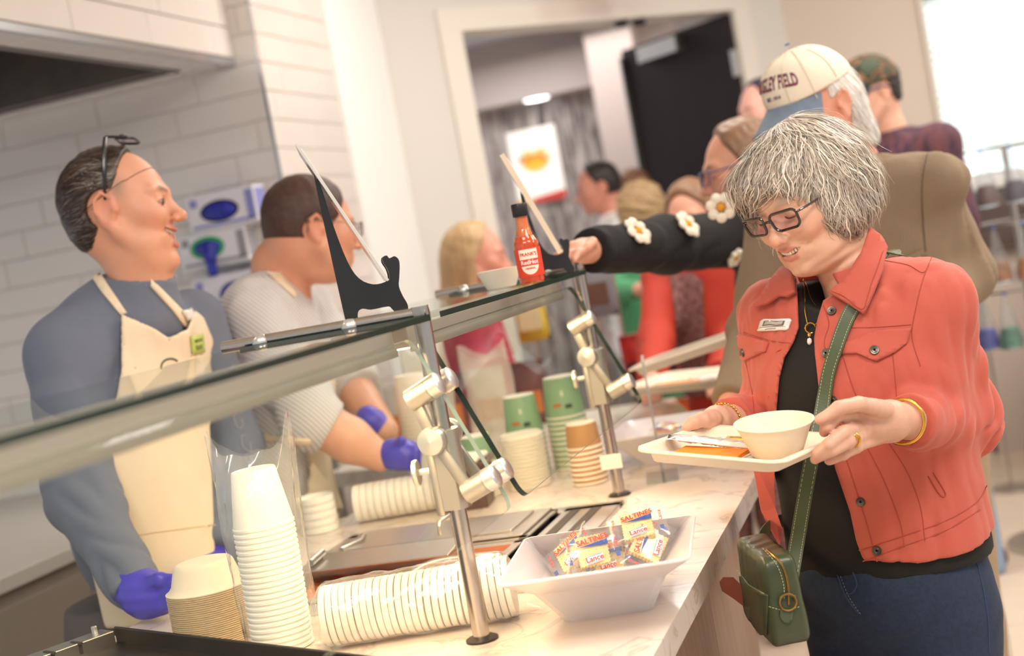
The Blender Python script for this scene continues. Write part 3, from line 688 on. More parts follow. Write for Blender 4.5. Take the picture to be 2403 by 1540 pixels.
cup_stack(CS, .0475, .0345, .092, .0088, 23, 'white foam cup nested in the bagged upside down stack', 'foam cups in the clear bag', M_foam, lean=(.006, .002))
# bag around the cup stack with two ears
def bag_upright():
    nu, nv = 56, 30; V = []; Fs = []; r = np.random.default_rng(5); ph = r.random(12)*6.28
    z0, z1 = ZT+.002, 1.222
    for j in range(nv+1):
        t = j/nv
        for i in range(nu):
            a = 2*math.pi*i/nu
            rad = .0562+.010*t+.0025*math.sin(5*a+ph[0]+6*t)+.0018*math.sin(11*a+ph[1]-9*t)+.0012*math.sin(23*a+17*t)
            ca, sa = math.cos(a), math.sin(a)
            flat = max(0, (t-.8)/.2)**1.5
            x = rad*ca*(1+.12*flat); y = rad*sa*(1-.75*flat)
            z = z0+(z1-z0)*t
            if t > .8:
                ear = max(0, ca)**4*.062+max(0, -ca)**4*.045; z += ear*flat+.003*math.sin(9*a)*flat
            V.append((CS.x+.012*t+x, CS.y+y, z))
    for j in range(nv):
        for i in range(nu): Fs.append((j*nu+i, j*nu+(i+1) % nu, (j+1)*nu+(i+1) % nu, (j+1)*nu+i))
    return V, Fs
V, Fs = bag_upright(); bo = from_vf('plastic_bag', V, Fs, M_bag, None, True); tag(bo, 'clear plastic bag pulled over the white foam cup stack', 'bag')
# ---- stack of fibre bowls
BS = Vector((-1.238, 2.075, ZT)); nb = 27
bp = [(0, .0448), (.040, .0448), (.046, .0433), (.050, .0378), (.0585, .0098), (.066, .0008), (.069, .0), (.0695, .001), (.0695, .0022), (.066, .0030), (.0585, .012), (.050, .040), (.046, .0455), (.040, .047), (0, .047)]
b0 = MB().lathe(bp, n=40).build('fibre_bowl', M_fibre_d, None, True); bm0 = b0.data; bpy.data.objects.remove(b0)
bmt = bm0.copy(); bmt.materials.clear(); bmt.materials.append(M_fibre)
for k in range(nb):
    o = link('fibre_bowl', bmt if k == nb-1 else bm0, None, None, (BS.x+.0001*(k % 3), BS.y+.0001*((k*7) % 2), BS.z+.0005+k*.0034))
    tag(o, 'tan fibre bowl stacked upside down beside the cups' if k < nb-1 else 'cream fibre bowl upside down on top of the bowl stack', 'bowl', 'stacked fibre bowls')
# ---- bagged lids in a row on their side
A_ = Vector((-.976, 1.955, ZT+.0495)); B_ = Vector((-.688, 2.017, ZT+.0495)); dv = (B_-A_).normalized()
lp = [(0, 0), (.030, .0), (.034, .002), (.042, .002), (.044, .0), (.0495, .0), (.0503, .002), (.0503, .0085), (.048, .0095), (.044, .0045), (.034, .0045), (.03, .003), (0, .003)]
l0 = MB().lathe(lp, n=40).build('lid_disc', mat('white lid plastic', '#faf5ea', .4), None, True); lm = l0.data; bpy.data.objects.remove(l0)
nl_ = 27; Lr = (B_-A_).length; s = 0; r = np.random.default_rng(9)
for k in range(nl_):
    s = Lr*k/nl_
    d = (dv+Vector((0, 0, .03*math.sin(k*.3)))+Vector((-dv.y, dv.x, 0))*.03*math.sin(k*.3+1)).normalized()
    P = A_+dv*s
    o = link('lid_disc', lm, None, None); o.matrix_world = Matrix.Translation(P) @ rot_to(d).to_4x4() @ Matrix.Diagonal((.925, .925, .90 if k in (4, 7, 10, 14, 19) else .99, 1)); tag(o, 'round white cup lid in the bagged row lying on its side', 'lid', 'cup lids in the clear bag')
def bag_lying():
    nu, nv = 48, 48; V = []; Fs = []; side = Vector((-dv.y, dv.x, 0)); r = np.random.default_rng(2); ph = r.random(20)*6.28
    for j in range(nv+1):
        t = j/nv; s = -.016+t*(Lr+.056)
        fl = max(0, (t-.86)/.14); fl2 = max(0, (.05-t)/.05)
        for i in range(nu):
            a = 2*math.pi*i/nu; rad = .0515+.003*max(0, math.cos(a))*math.sin(40*t+ph[1])+.0016*math.sin(7*a+23*t+ph[2])+.001*math.sin(13*a-31*t)
            y = rad*math.cos(a)*(1+.2*fl); z = rad*math.sin(a)*(1-.75*fl**.8-.55*fl2)
            if z < 0: z = max(z, -.0470)
            zc = .0500-.026*fl
            P = A_+dv*s+side*y; V.append((P.x, P.y, ZT+.001+max(.0, zc+z)))
    for j in range(nv):
        for i in range(nu): Fs.append((j*nu+i, j*nu+(i+1) % nu, (j+1)*nu+(i+1) % nu, (j+1)*nu+i))
    return V, Fs
V, Fs = bag_lying(); bo = from_vf('plastic_bag', V, Fs, M_bag, None, True); tag(bo, 'clear plastic bag around the lying row of white lids', 'bag')
# ---- lids and dark tub further back
A2 = Vector((-1.345, 2.955, ZT+.044)); dv2 = Vector((.97, .22, 0)).normalized()
lsm = lm.copy()
for k in range(13):
    o = link('lid_disc', lsm, None, None); o.matrix_world = Matrix.Translation(A2+dv2*(.0165*k)) @ (rot_to(dv2.copy()).to_4x4() @ Matrix.Diagonal((.86, .86, 1.6, 1))); tag(o, 'white lid in the loose row by the dark tub', 'lid', 'loose lids behind the food well')
for k in range(5):
    o = link('lid_disc', lsm, None, None); o.matrix_world = Matrix.Translation((-1.425, 2.915, ZT+.001+k*.0165)) @ Matrix.Diagonal((.86, .86, 1.6, 1)); tag(o, 'white lid in the short flat stack beside the lid row', 'lid', 'flat stack of lids')
def tub(loc, w, d, h, taper, m, label, rz=0):
    o = thing('plastic_tub', label, 'tub', loc, rz); q = MB(); V = []
    for (z, s, e) in ((0, taper, 0), (h, 1, 0), (h, 1, .008), (h+.006, 1, .008), (h+.006, 1, -.004), (.006, taper, -.004)):
        for (sx, sy) in ((-1, -1), (1, -1), (1, 1), (-1, 1)): V.append((sx*(w/2*s+e), sy*(d/2*s+e), z))
    Fs = [(3, 2, 1, 0), (20, 21, 22, 23)]+[(r*4+k, r*4+(k+1) % 4, r*4+4+(k+1) % 4, r*4+4+k) for r in range(5) for k in range(4)]
    q.add(V, Fs); q.build('shell', m, o); return o
tub((-1.075, 2.975, ZT), .105, .105, .098, .82, mat('dark brown plastic', '#5a4640', .35), 'dark brown plastic tub behind the guard post', .15)
lid_ = tag(MB().box((-1.085, 2.97, ZT+.1115), (.11, .09, .014), Matrix.Rotation(.03, 3, 'Y'), bev=.005).build('folded_napkins', mat('white paper', '#f7f1e6', .8)), 'folded white paper lying on the dark tub', 'napkins')
# ---- cup stacks beyond the second bay
M_green = mat('green paper cup', '#8fb48c', .5); M_gtop = mat('green printed cup', '#93b78f', .5); M_kraft = mat('kraft paper cup', '#b98a5c', .55); M_cream = mat('cream paper', '#f3ead9', .55)
M_rimw = mat('cream paper rim', '#f1ead8', .5)
def printed_stack(base, rr, rb, h, pitch, n, mtop, mrim, label, group):
    q = MB(); pf = cup_mesh(rr, rb, h); q.lathe(pf, n=32); q.M = [1 if k//32 == 6 else 0 for k in range(len(q.F))]; o0 = q.build('paper_cup', [mrim, mtop], None, True); me = o0.data; bpy.data.objects.remove(o0)
    for k in range(n):
        o = link('paper_cup', me, None, None, (base[0], base[1], ZT+.001+k*pitch)); tag(o, label, 'cup', group)
printed_stack((-1.022, 3.29), .047, .038, .098, .0125, 9, M_green, M_rimw, 'green paper cup upside down in the middle green stack', 'green cups in the middle stack')
printed_stack((-.922, 3.325), .049, .040, .100, .0125, 11, M_green, M_rimw, 'green paper cup upside down in the tallest green stack', 'green cups in the tallest stack')
printed_stack((-1.135, 3.24), .044, .036, .085, .0125, 4, M_green, M_rimw, 'green paper cup upside down in the lowest green stack', 'green cups in the lowest stack')
printed_stack((-.823, 3.075), .040, .034, .058, .0115, 8, M_kraft, M_rimw, 'brown kraft cup upside down in the stack by the far post', 'brown cups by the far post')
for (bx, by, n) in ((-.985, 3.135, 14), (-1.085, 3.09, 8)):
    cup_stack((bx, by, ZT), .05, .047, .012, .0088, n, 'pale lid nested in the stack by the green cups' if n > 10 else 'pale lid nested in the lower stack beside the green cups', 'pale lids by the green cups', M_cream, name='lid_disc', cat='lid')
# small print on the two front green cups
for (bx, by, rr, zt) in ((-1.022, 3.29, .0425, ZT+.001+8*.0125), (-.922, 3.325, .0445, ZT+.001+10*.0125)):
    oo = [o for o in C.objects if o.name.startswith('paper_cup') and (Vector(o.location)-Vector((bx, by, zt))).length < .004][0]
    for (a0, a1, z0, z1, col) in ((-1.9, -1.45, .030, .038, '#c9772f'), (-1.25, -.9, .024, .034, '#3f4f35'), (-1.4, -1.25, .055, .068, '#d9e3c4')):
        V = []; n = 6
        for k in range(n+1):
            a = a0+(a1-a0)*k/n
            for z in (z0, z1): rad = rr+.0062-(z/.1)*.009; V.append((rad*math.cos(a), rad*math.sin(a), z))
        from_vf('printed_mark', V, [(2*k, 2*k+2, 2*k+3, 2*k+1) for k in range(n)], mat('cup print '+col, col, .5), oo)
# tall bagged cups and clear containers behind the first post
cup_stack((-1.298, 3.305, ZT), .044, .036, .08, .011, 20, 'cream cup nested in the tall stack behind the near post', 'tall cream cup stack', M_cream)
for (x, y, h, w) in ((-1.335, 3.53, .34, .12), (-1.20, 3.62, .30, .13)):
    nu, nv = 28, 14; V = []; Fs = []
    for j in range(nv+1):
        for i in range(nu):
            a = 2*math.pi*i/nu; rd = w/2*(1+.06*math.sin(5*a+j*.7)+.03*math.sin(11*a)); V.append((x+rd*math.cos(a), y+rd*math.sin(a)*.8, ZT+.001+h*j/nv+(.02*math.cos(2*a) if j == nv else 0)))
    for j in range(nv):
        for i in range(nu): Fs.append((j*nu+i, j*nu+(i+1) % nu, (j+1)*nu+(i+1) % nu, (j+1)*nu+i))
    tag(from_vf('plastic_bag', V, Fs, thin_glass('hazy plastic bag', '#fbfaf6', 1.2, .2, .35, '#efe6d6'), None, True), 'hazy plastic bag of supplies standing behind the tall cream cups', 'bag', 'hazy supply bags')
# glass prep tub and white dish by the second server's hands
gt = thing('glass_dish', 'clear glass dish under the hands of the striped shirt server', 'dish', (-1.285, 3.132, ZT+.0035))
q = MB(); q.lathe([(0, 0), (.07, 0), (.085, .05), (.088, .05), (.073, -.003), (0, -.003)], n=32); q.build('shell', thin_glass('teal glass', '#d5efe9', 1.4), gt, True)
# ---- slotted steel tray corner at the near end of the counter
tr = thing('griddle_tray', 'dark steel tray with a raised rim at the near counter end', 'tray', (-1.44, 2.10, ZT), math.atan2(-.47, .88))
M_dk = mat('dark seasoned steel', '#4c4640', .35, .7, noise=(10, .5), col2='#332e29')
q = MB(); q.box((.36, -.36, .004), (.74, .72, .006)); q.build('deck', M_dk, tr)
q = MB(); q.box((.36, 0, .018), (.74, .006, .032), bev=.002); q.build('rim', M_dk, tr); q = MB(); q.box((.36, -.72, .018), (.74, .006, .032), bev=.002); q.build('rim', M_dk, tr)
br_ = MB(); br_.box((-.02, -.22, .028), (.045, .42, .004), bev=.0015); br_.box((.001, -.22, .0158), (.004, .42, .0290), bev=.0015); br_.box((-.02, -.012, .0158), (.045, .004, .0290)); bro = br_.build('slotted_bracket', M_steel, tr)
for k in range(4): MB().box((-.008, -.075-.05*k, .0295), (.034, .006, .0035)).build('slot', M_slot, bro); MB().box((.0025, -.075-.05*k, .02), (.003, .006, .018)).build('slot', M_slot, bro)
q = MB(); q.lathe([(0, 0), (.005, 0), (.005, .012), (.004, .013), (0, .013)], (-.026, -.03, .03), 14); q.build('stud', M_knob, tr, True)
# ================================================================== on the glass shelf
ZS = ZA+.003
M_blk = mat('black lacquered wood', '#1d1b1a', .3, coat=.3)
def easel(loc, rz, label, scale=1.0):
    o = thing('plate_easel', label, 'easel', loc, rz)
    side = [(-.0605, .226), (-.0565, .2335), (-.0515, .226), (-.042, .16), (-.028, .10), (-.012, .070), (.014, .056), (.040, .056), (.047, .062), (.046, .076), (.040, .088), (.042, .096), (.050, .097), (.054, .092), (.064, .094), (.071, .088), (.071, .078), (.066, .060), (.062, .046), (.066, .030), (.072, .016), (.070, .006), (.060, .0), (.052, .0), (.042, .012), (.034, .018), (.0, .018), (-.016, .022), (-.026, .018), (-.030, .004), (-.034, .0), (-.048, .0), (-.054, .02)]
    pts = [p for p in side]
    sm = smooth_path([(p[0], p[1], 0) for p in pts], 3, True)
    for yy in (-.008, .10):
        q = MB(); q.prism([(p.x*scale*.8, p.y*scale) for p in sm][::-1], .012, (0, yy, 0), (1, 0, 0), (0, 0, 1)); q.build('side_frame', M_blk, o)
    MB().box((.0*scale, .05, .04*scale), (.012, .11, .014)).build('crossbar', M_blk, o); MB().box((-.036*scale, .05, .12*scale), (.010, .11, .014)).build('crossbar', M_blk, o); return o
E1p = Vector((-.838, 2.03, ZS))
easel(E1p, .40, 'black wooden easel on the glass shelf holding a thin sign', .97)
def sign_panel(name, bot, top, wdir, wid, t, m, label, cat='sign'):
    bot, top, wdir = Vector(bot), Vector(top), Vector(wdir).normalized(); u = (top-bot); ht = u.length; u.normalize(); o = thing(name, label, cat, bot)
    n = wdir.cross(u)
    q = MB(); q.prism([(0, 0), (wid, 0), (wid, ht), (0, ht)], t, -n*(t/2), wdir, u); q.build('panel', m, o); return o, wdir, u, n, ht
def lean_on(easel_loc, rz, sc, t, length, wid, over=.045):
    """bottom, top and width direction of a panel standing on an easel's ledge and leaning on its uprights"""
    R_ = Matrix.Rotation(rz, 3, 'Z'); a = Vector((.0445*sc*.8-t, 0, .0572*sc)); b = Vector((-.0520*sc*.8, 0, .228*sc)); u = (b-a).normalized(); nn = Vector((u.z, 0, -u.x)); nn = nn if nn.x > 0 else -nn
    a = a+nn*(t/2+.0004)+Vector((0, .05-wid/2, 0)); return Vector(easel_loc)+R_ @ a, Vector(easel_loc)+R_ @ (a+u*length), R_ @ Vector((0, 1, 0))
s1b, s1t, _w = lean_on(E1p, .40, .97, .004, .245, .20)
so, w_, u_, n_, ht_ = sign_panel('acrylic_sign', s1b, s1t, _w, .20, .004, mat('clear acrylic edge', '#cfcac4', .15, .0, coat=.6), 'thin acrylic sign standing on the near black easel')
MB().prism([(.006, .01), (.194, .01), (.194, ht_-.01), (.006, ht_-.01)], .0006, n_*.0022, w_, u_).build('insert', mat('sign paper', '#f2efe9', .6), so)
E2p = Vector((-.735, 2.75, ZS))
easel(E2p, .26, 'black wooden easel beside the hot sauce holding a cream board', .74)
s2b, s2t, _w = lean_on(E2p, .26, .74, .010, .225, .20)
so2, w_, u_, n_, ht_ = sign_panel('menu_board', s2b, s2t, _w, .2, .010, mat('cream board', '#ecd9c0', .6), 'cream board sign leaning on the easel by the hot sauce')
MB().prism([(.01, .01), (.19, .01), (.19, ht_-.01), (.01, ht_-.01)], .0006, n_*.0052 if n_.x > 0 else -n_*.0058, w_, u_).build('insert', mat('sign paper', '#f2efe9', .6), so2)
# hot sauce bottle
hs = thing('hot_sauce_bottle', 'small orange hot sauce bottle with black cap on the glass shelf', 'bottle', (-.706, 2.49, ZS))
M_sauce = mat('orange hot sauce', '#d8531c', .12, coat=.8, noise=(12, .5), col2='#c23c14'); M_bgl = thin_glass('bottle glass', '#fbeee2', 1.2)
bo_ = [(0, 0), (.0205, 0), (.0235, .003), (.0238, .008), (.0238, .068), (.0232, .076), (.0195, .088), (.0150, .098), (.0128, .108), (.0122, .126), (.0125, .128)]
MB().lathe([(0, .002)]+[(r_-.0012, z+.002) for r_, z in bo_[1:6]]+[(.0205, .080), (.0165, .088), (.0, .088)], n=32).build('sauce', M_sauce, hs, True)
MB().lathe([(0, .0888), (.0150, .0890), (.0125, .100), (.0108, .108), (.0104, .126), (0, .126)], n=28).build('sauce_residue', mat('sauce film', '#e9a070', .2, noise=(26, 1.), col2='#d9622a', coat=.6), hs, True)
MB().lathe(bo_, n=36).build('glass', M_bgl, hs, True)
MB().lathe([(.0, .124), (.0145, .124), (.015, .126), (.015, .145), (.0138, .148), (0, .148)], n=28).build('cap', mat('black cap', '#1a1717', .35), hs, True)
def on_cyl(rad, a0, zc):
    return lambda x, y: (rad*math.cos(a0+x/rad), rad*math.sin(a0+x/rad), zc+y)
def cyl_patch(name, rad, a0, w, z0, z1, m, par, poly=None, n=18):
    V = []; 
    for k in range(n+1):
        a = a0-w/2/rad+(w/rad)*k/n
        lo, hi = (z0, z1) if poly is None else poly(k/n*2-1)
        V += [(rad*math.cos(a), rad*math.sin(a), lo), (rad*math.cos(a), rad*math.sin(a), hi)]
    return from_vf(name, V, [(2*k, 2*k+2, 2*k+3, 2*k+1) for k in range(n)], m, par, True)
aH = math.atan2(-2.49, .706-.12)+.06
cyl_patch('label_paper', .0241, aH, .070, .014, .066, mat('label red', '#e2401f', .45), hs)
cyl_patch('label_shield', .0243, aH, .036, 0, 0, mat('label cream', '#f6e6d2', .45), hs, lambda u: (.040-.022*math.sqrt(max(0, 1-u*u)), .064))
cyl_patch('label_banner', .0245, aH, .040, .034, .046, mat('label red', '#e2401f', .45), hs)
for (tx, sz, zc, m_) in (("FRANK'S", .0085, .0545, M_red), ('RedHot', .0105, .040, M_pw), ('ORIGINAL', .004, .029, M_red)):
    V, Fs = text_mesh(tx, sz, 0, .0002); f_ = on_cyl(.0247, aH, zc); from_vf('lettering', [f_(v.x, v.y) for v in V], Fs, m_, hs)
# cream paper boat on the shelf behind the bottle
pb = thing('paper_boat', 'small cream paper boat behind the hot sauce bottle', 'bowl', (-.80, 2.60, ZS))
q = MB(); q.lathe([(0, 0), (.026, 0), (.042, .036), (.0435, .036), (.028, -.001+.0015), (0, .0015)], n=24); q.build('shell', M_cream, pb, True)
# far label clip on second post
MB().box((PXp-.002, P2-.014, ZT+.075), (.045, .004, .03), bev=.001).build('label_holder', M_cream, sg)
# acrylic sign holder standing on the counter beyond the second post
ac = thing('sign_holder', 'clear acrylic sign holder standing on the counter by the far bowl', 'sign holder', (-.635, 2.955, ZT), .20)
M_acr = thin_glass('clear acrylic', '#f7fafa', 1.3); M_acre = mat('acrylic edge', '#e9e6e2', .1, coat=.6, alpha=.75)
q = MB(); q.prism([(0, 0), (.006, 0), (.006, .265), (0, .265)], .15, (0, .15, 0), (1, 0, 0), (0, 0, 1)); q.M = [1, 0, 0, 1, 0, 1]; q.build('upright', [M_acr, M_acre], ac)
q = MB(); q.box((.0, .075, .002), (.07, .15, .004)); q.build('foot', M_acr, ac)
# fibre tray model
def fibre_tray(label, M_=None, w=.24, d=.25, group=None):
    o = thing('fibre_tray', label, 'tray', (0, 0, 0), 0, group); V = []; n = 6
    def rr(w_, d_, r_, z):
        return [(x-w_/2+.005, y-d_/2, z) for x, y in rounded_rect(w_, d_, r_, n)]
    rings = [rr(w-.036, d-.036, .022, -.018), rr(w-.024, d-.024, .025, -.003), rr(w, d, .028, 0), rr(w+.002, d+.002, .029, -.004), rr(w+.002, d+.002, .029, -.006), rr(w-.003, d-.003, .028, -.0035), rr(w-.027, d-.027, .024, -.007), rr(w-.038, d-.038, .02, -.022)]
    for R_ in rings: V += R_
    m_ = len(rings[0]); Fs = [tuple(range(m_)), tuple(range((len(rings)-1)*m_+m_-1, (len(rings)-1)*m_-1, -1))]
    for a in range(len(rings)-1):
        for k in range(m_): Fs.append((a*m_+k, (a+1)*m_+k, (a+1)*m_+(k+1) % m_, a*m_+(k+1) % m_))
    from_vf('shell', V, Fs, M_fibre, o, True); return o
def R3(a, b, c): return Matrix.Rotation(a, 3, 'Z') @ Matrix.Rotation(b, 3, 'X') @ Matrix.Rotation(c, 3, 'Y')
TRM = Matrix.Translation((-.340, 2.166, 1.108)) @ R3(-.292, -.053, .154).to_4x4()
t1 = fibre_tray('cream fibre tray held by the woman in the coral jacket'); t1.matrix_world = TRM
def ontray(x, y, z=-.017): return TRM @ Vector((x, y, z))
# bowl on the tray
fb = thing('fibre_bowl', 'empty cream fibre bowl held on the tray by the coral jacket woman', 'bowl', (0, 0, 0))
fb.matrix_world = Matrix.Translation(ontray(.070, -.008, -.0128)) @ R3(-.292, .075, .154-.06).to_4x4()
q = MB(); q.lathe([(0, 0), (.036, 0), (.039, .003), (.053, .038), (.058, .0475), (.0605, .049), (.0605, .0505), (.0575, .0505), (.052, .041), (.037, .006), (.034, .0035), (0, .0035)], n=48); q.build('shell', M_fibre, fb, True)
def sheet(name, pts, m, z0=0, th=.0006, parent=None, bump=0.):
    q = MB(); q.prism(pts, th, (0, 0, z0)); return q.build(name, m, parent)
nk = thing('napkin', 'folded orange paper napkin lying on the tray', 'napkin'); nk.matrix_world = TRM @ Matrix.Translation((-.026, -.046, -.0168))
q = MB(); q.box((0, 0, .002), (.105, .078, .0035), Matrix.Rotation(.12, 3, 'Z'), bev=.0008); q.box((.002, .002, .0047), (.101, .074, .002), Matrix.Rotation(.15, 3, 'Z'), bev=.0008); q.build('sheet', mat('orange napkin', '#f08a1e', .8, bump=(200, .15)), nk)
pp = thing('paper_slip', 'white printed paper slip lying under the napkin', 'paper'); pp.matrix_world = TRM @ Matrix.Translation((-.028, -.050, -.0172))
q = MB(); q.box((0, 0, 0), (.115, .088, .0008), Matrix.Rotation(.02, 3, 'Z')); q.build('sheet', mat('white paper slip', '#f3eee8', .7), pp)
cu_ = thing('cutlery_packet', 'cutlery wrapped in clear plastic lying on the tray', 'cutlery'); cu_.matrix_world = TRM @ Matrix.Translation((-.034, -.002, -.0050)) @ Matrix.Rotation(.42, 4, 'Z') @ Matrix.Rotation(.11, 4, 'Y')
V = []; Fs = []; n, m_ = 24, 8; r = np.random.default_rng(3)
for side in (1, -1):
    st = len(V)
    for i in range(n+1):
        for j in range(m_+1):
            u, v = i/n*2-1, j/m_*2-1; h = (.006 if side > 0 else .003)*(1-abs(u)**6)*(1-abs(v)**4)+.0013*r.standard_normal()*(abs(u) < .97)*(abs(v) < .9); V.append((u*.076, v*.020, side*h))
    for i in range(n):
        for j in range(m_): a = st+i*(m_+1)+j; Fs.append((a, a+m_+1, a+m_+2, a+1) if side > 0 else (a, a+1, a+m_+2, a+m_+1))
from_vf('wrapper', V, Fs, thin_glass('crinkled wrap', '#ffffff', 1.8, .12, .25), cu_, True)
MB().box((0, 0, -.0005), (.13, .028, .003), bev=.001).build('napkin_roll', mat('white napkin', '#f4efe8', .8), cu_); MB().box((-.005, 0, .0018), (.12, .010, .002), bev=.0005).build('fork', mat('white cutlery plastic', '#fbfaf7', .4), cu_); MB().box((-.068, .0, .0012), (.012, .03, .001)).build('dark_end', M_slot, cu_)
bt = thing('butter_pat', 'gold wrapped butter pat lying on the tray', 'butter'); bt.matrix_world = TRM @ Matrix.Translation((-.022, .055, -.0115)) @ Matrix.Rotation(.25, 4, 'Z')
q = MB(); q.box((0, 0, .0), (.042, .030, .012), bev=.003); q.build('foil', mat('gold foil', '#e3b64a', .35, .35, bump=(90, .3)), bt)
text_on('lettering', 'Buttery', .009, (0, 0, .0062), (1, 0, 0), (0, 1, 0), mat('print teal', '#3d6f73', .5), bt, .0004, .0003)
# ladle with a black handle held by the first server (its steel bowl is hidden behind the stacks)
ldl = thing('ladle', 'ladle with a black handle in the gloved hand of the first server', 'ladle', px(385, 1398, 2.56))
a_ = px(354, 1390, 2.58)-ldl.location; b_ = px(428, 1414, 2.57)-ldl.location; c_ = px(505, 1412, 2.60); c_.z = ZT+.0325; c_ = c_-ldl.location
q = MB(); q.tube([a_, a_+(b_-a_)*.06, a_*.5+b_*.5, b_], [.009, .0125, .011, .010], 14); q.build('handle', M_blk, ldl, True)
q = MB(); q.tube([b_, c_], .004, 8); q.lathe([(0, -.03), (.025, -.022), (.034, 0), (.032, 0), (.023, -.019), (0, -.027)], c_, 18); q.build('scoop', M_steel, ldl, True)
# ================================================================== implicit surfaces for people and cloth
f32 = np.float32
def A3(v): return np.array(v, dtype=f32)
def s_rc(P, a, b, ra, rb):
    a, b = A3(a), A3(b); ba = b-a; pa = P-a; t = np.clip(pa @ ba/max(float(ba @ ba), 1e-9), 0, 1)
    return np.sqrt(((pa-t[:, None]*ba)**2).sum(1))-(ra+(rb-ra)*t)
def s_ell(P, c, r, R=None):
    q = P-A3(c)
    if R is not None: q = q @ R            # columns of R are the ellipsoid's axes
    r = A3(r); k0 = np.sqrt(((q/r)**2).sum(1)); k1 = np.sqrt(((q/(r*r))**2).sum(1))+1e-9
    return k0*(k0-1)/k1
def s_sph(P, c, r): return np.sqrt(((P-A3(c))**2).sum(1))-r
def smin(a, b, k):
    h = np.clip(.5+.5*(b-a)/k, 0, 1); return b*(1-h)+a*h-k*h*(1-h)
def smax(a, b, k): return -smin(-a, -b, k)
def s_path(P, pts, rs, k=.01):
    d = None
    for i in range(len(pts)-1):
        e = s_rc(P, pts[i], pts[i+1], rs[i], rs[i+1]); d = e if d is None else smin(d, e, k)
    return d
def vnoise(P, sc, seed=0):
    """cheap smooth pseudo noise in [-1, 1]"""
    r = np.random.default_rng(seed); o = np.zeros(len(P), f32)
    for i in range(4):
        k = r.standard_normal(3).astype(f32)*sc; o += np.sin(P @ k+f32(r.random()*6.28))
    return o/4
NBR = np.array([(x, y, z) for x in (0, 1) for y in (0, 1) for z in (0, 1)])
def sdf_mesh(fn, lo, hi, h, B=6):
    lo = np.array(lo, float); hi = np.array(hi, float)
    nb = np.maximum(1, np.ceil((hi-lo)/(h*B)).astype(int)); n = nb*B+1
    V = np.full(n, 1e3, f32)
    g = np.stack(np.meshgrid(*[np.arange(k) for k in nb], indexing='ij'), -1).reshape(-1, 3)
    cc = (lo+(g+.5)*B*h).astype(f32); dc = fn(cc)
    act = g[np.abs(dc) < h*B*.87*1.45+h*2]
    ins = g[(dc < 0)]
    off = np.stack(np.meshgrid(*[np.arange(B+1)]*3, indexing='ij'), -1).reshape(-1, 3)
    for b in ins: V[b[0]*B:b[0]*B+B+1, b[1]*B:b[1]*B+B+1, b[2]*B:b[2]*B+B+1] = -1e3
    CH = 1500
    for s in range(0, len(act), CH):
        a = act[s:s+CH]; idx = (a[:, None, :]*B+off[None]).reshape(-1, 3)
        V[idx[:, 0], idx[:, 1], idx[:, 2]] = fn((lo+idx*h).astype(f32))
    I = V < 0
    s = I[:-1, :-1, :-1].astype(np.int8)*0
    for (x, y, z) in NBR: s = s+I[x:n[0]-1+x, y:n[1]-1+y, z:n[2]-1+z]
    cells = np.argwhere((s > 0) & (s < 8))
    vid = np.full(s.shape, -1, np.int64); vid[cells[:, 0], cells[:, 1], cells[:, 2]] = np.arange(len(cells))
    acc = np.zeros((len(cells), 3)); cnt = np.zeros(len(cells))
    cv = [V[cells[:, 0]+x, cells[:, 1]+y, cells[:, 2]+z] for (x, y, z) in NBR]
    for i in range(8):
        for j in range(i+1, 8):
            if np.abs(NBR[i]-NBR[j]).sum() != 1: continue
            a, b = cv[i], cv[j]; m = (a < 0) != (b < 0)
            t = np.clip(a[m]/(a[m]-b[m]), 0, 1)[:, None]; acc[m] += NBR[i]+(NBR[j]-NBR[i])*t; cnt[m] += 1
    verts = lo+(cells+acc/np.maximum(cnt, 1)[:, None])*h
    faces = []
    for ax in range(3):
        sh = [0, 0, 0]; sh[ax] = 1
        A = I[:n[0]-sh[0], :n[1]-sh[1], :n[2]-sh[2]]; Bq = I[sh[0]:, sh[1]:, sh[2]:]
        e = np.argwhere(A != Bq); u, v = (ax+1) % 3, (ax+2) % 3
        e = e[(e[:, u] > 0) & (e[:, v] > 0) & (e[:, u] < n[u]-1) & (e[:, v] < n[v]-1)]
        flip = A[e[:, 0], e[:, 1], e[:, 2]]
        q = []
        for (du, dv) in ((-1, -1), (0, -1), (0, 0), (-1, 0)):
            c = e.copy(); c[:, u] += du; c[:, v] += dv; q.append(vid[c[:, 0], c[:, 1], c[:, 2]])
        q = np.stack(q, 1); q[~flip] = q[~flip][:, ::-1]; faces.append(q[(q >= 0).all(1)])
    return verts, np.concatenate(faces)
def np_mesh(name, V, Q, m=None, parent=None, cols=None, smooth=True, drop_small=0):
    me = bpy.data.meshes.new(name); nv, nf = len(V), len(Q); k = Q.shape[1]
    me.vertices.add(nv); me.vertices.foreach_set('co', np.ascontiguousarray(V, f32).ravel())
    me.loops.add(nf*k); me.loops.foreach_set('vertex_index', np.ascontiguousarray(Q, np.int32).ravel())
    me.polygons.add(nf); me.polygons.foreach_set('loop_start', np.arange(0, nf*k, k, dtype=np.int32))
    me.update(calc_edges=True); me.validate()
    if cols is not None:
        a = me.color_attributes.new('Col', 'FLOAT_COLOR', 'POINT'); a.data.foreach_set('color', np.c_[cols, np.ones(nv)].astype(f32).ravel())
    if smooth: me.shade_smooth()
    return link(name, me, m, parent)
def bvh_of(V, Q): return BVHTree.FromPolygons([Vector(v) for v in V], [tuple(q) for q in Q])
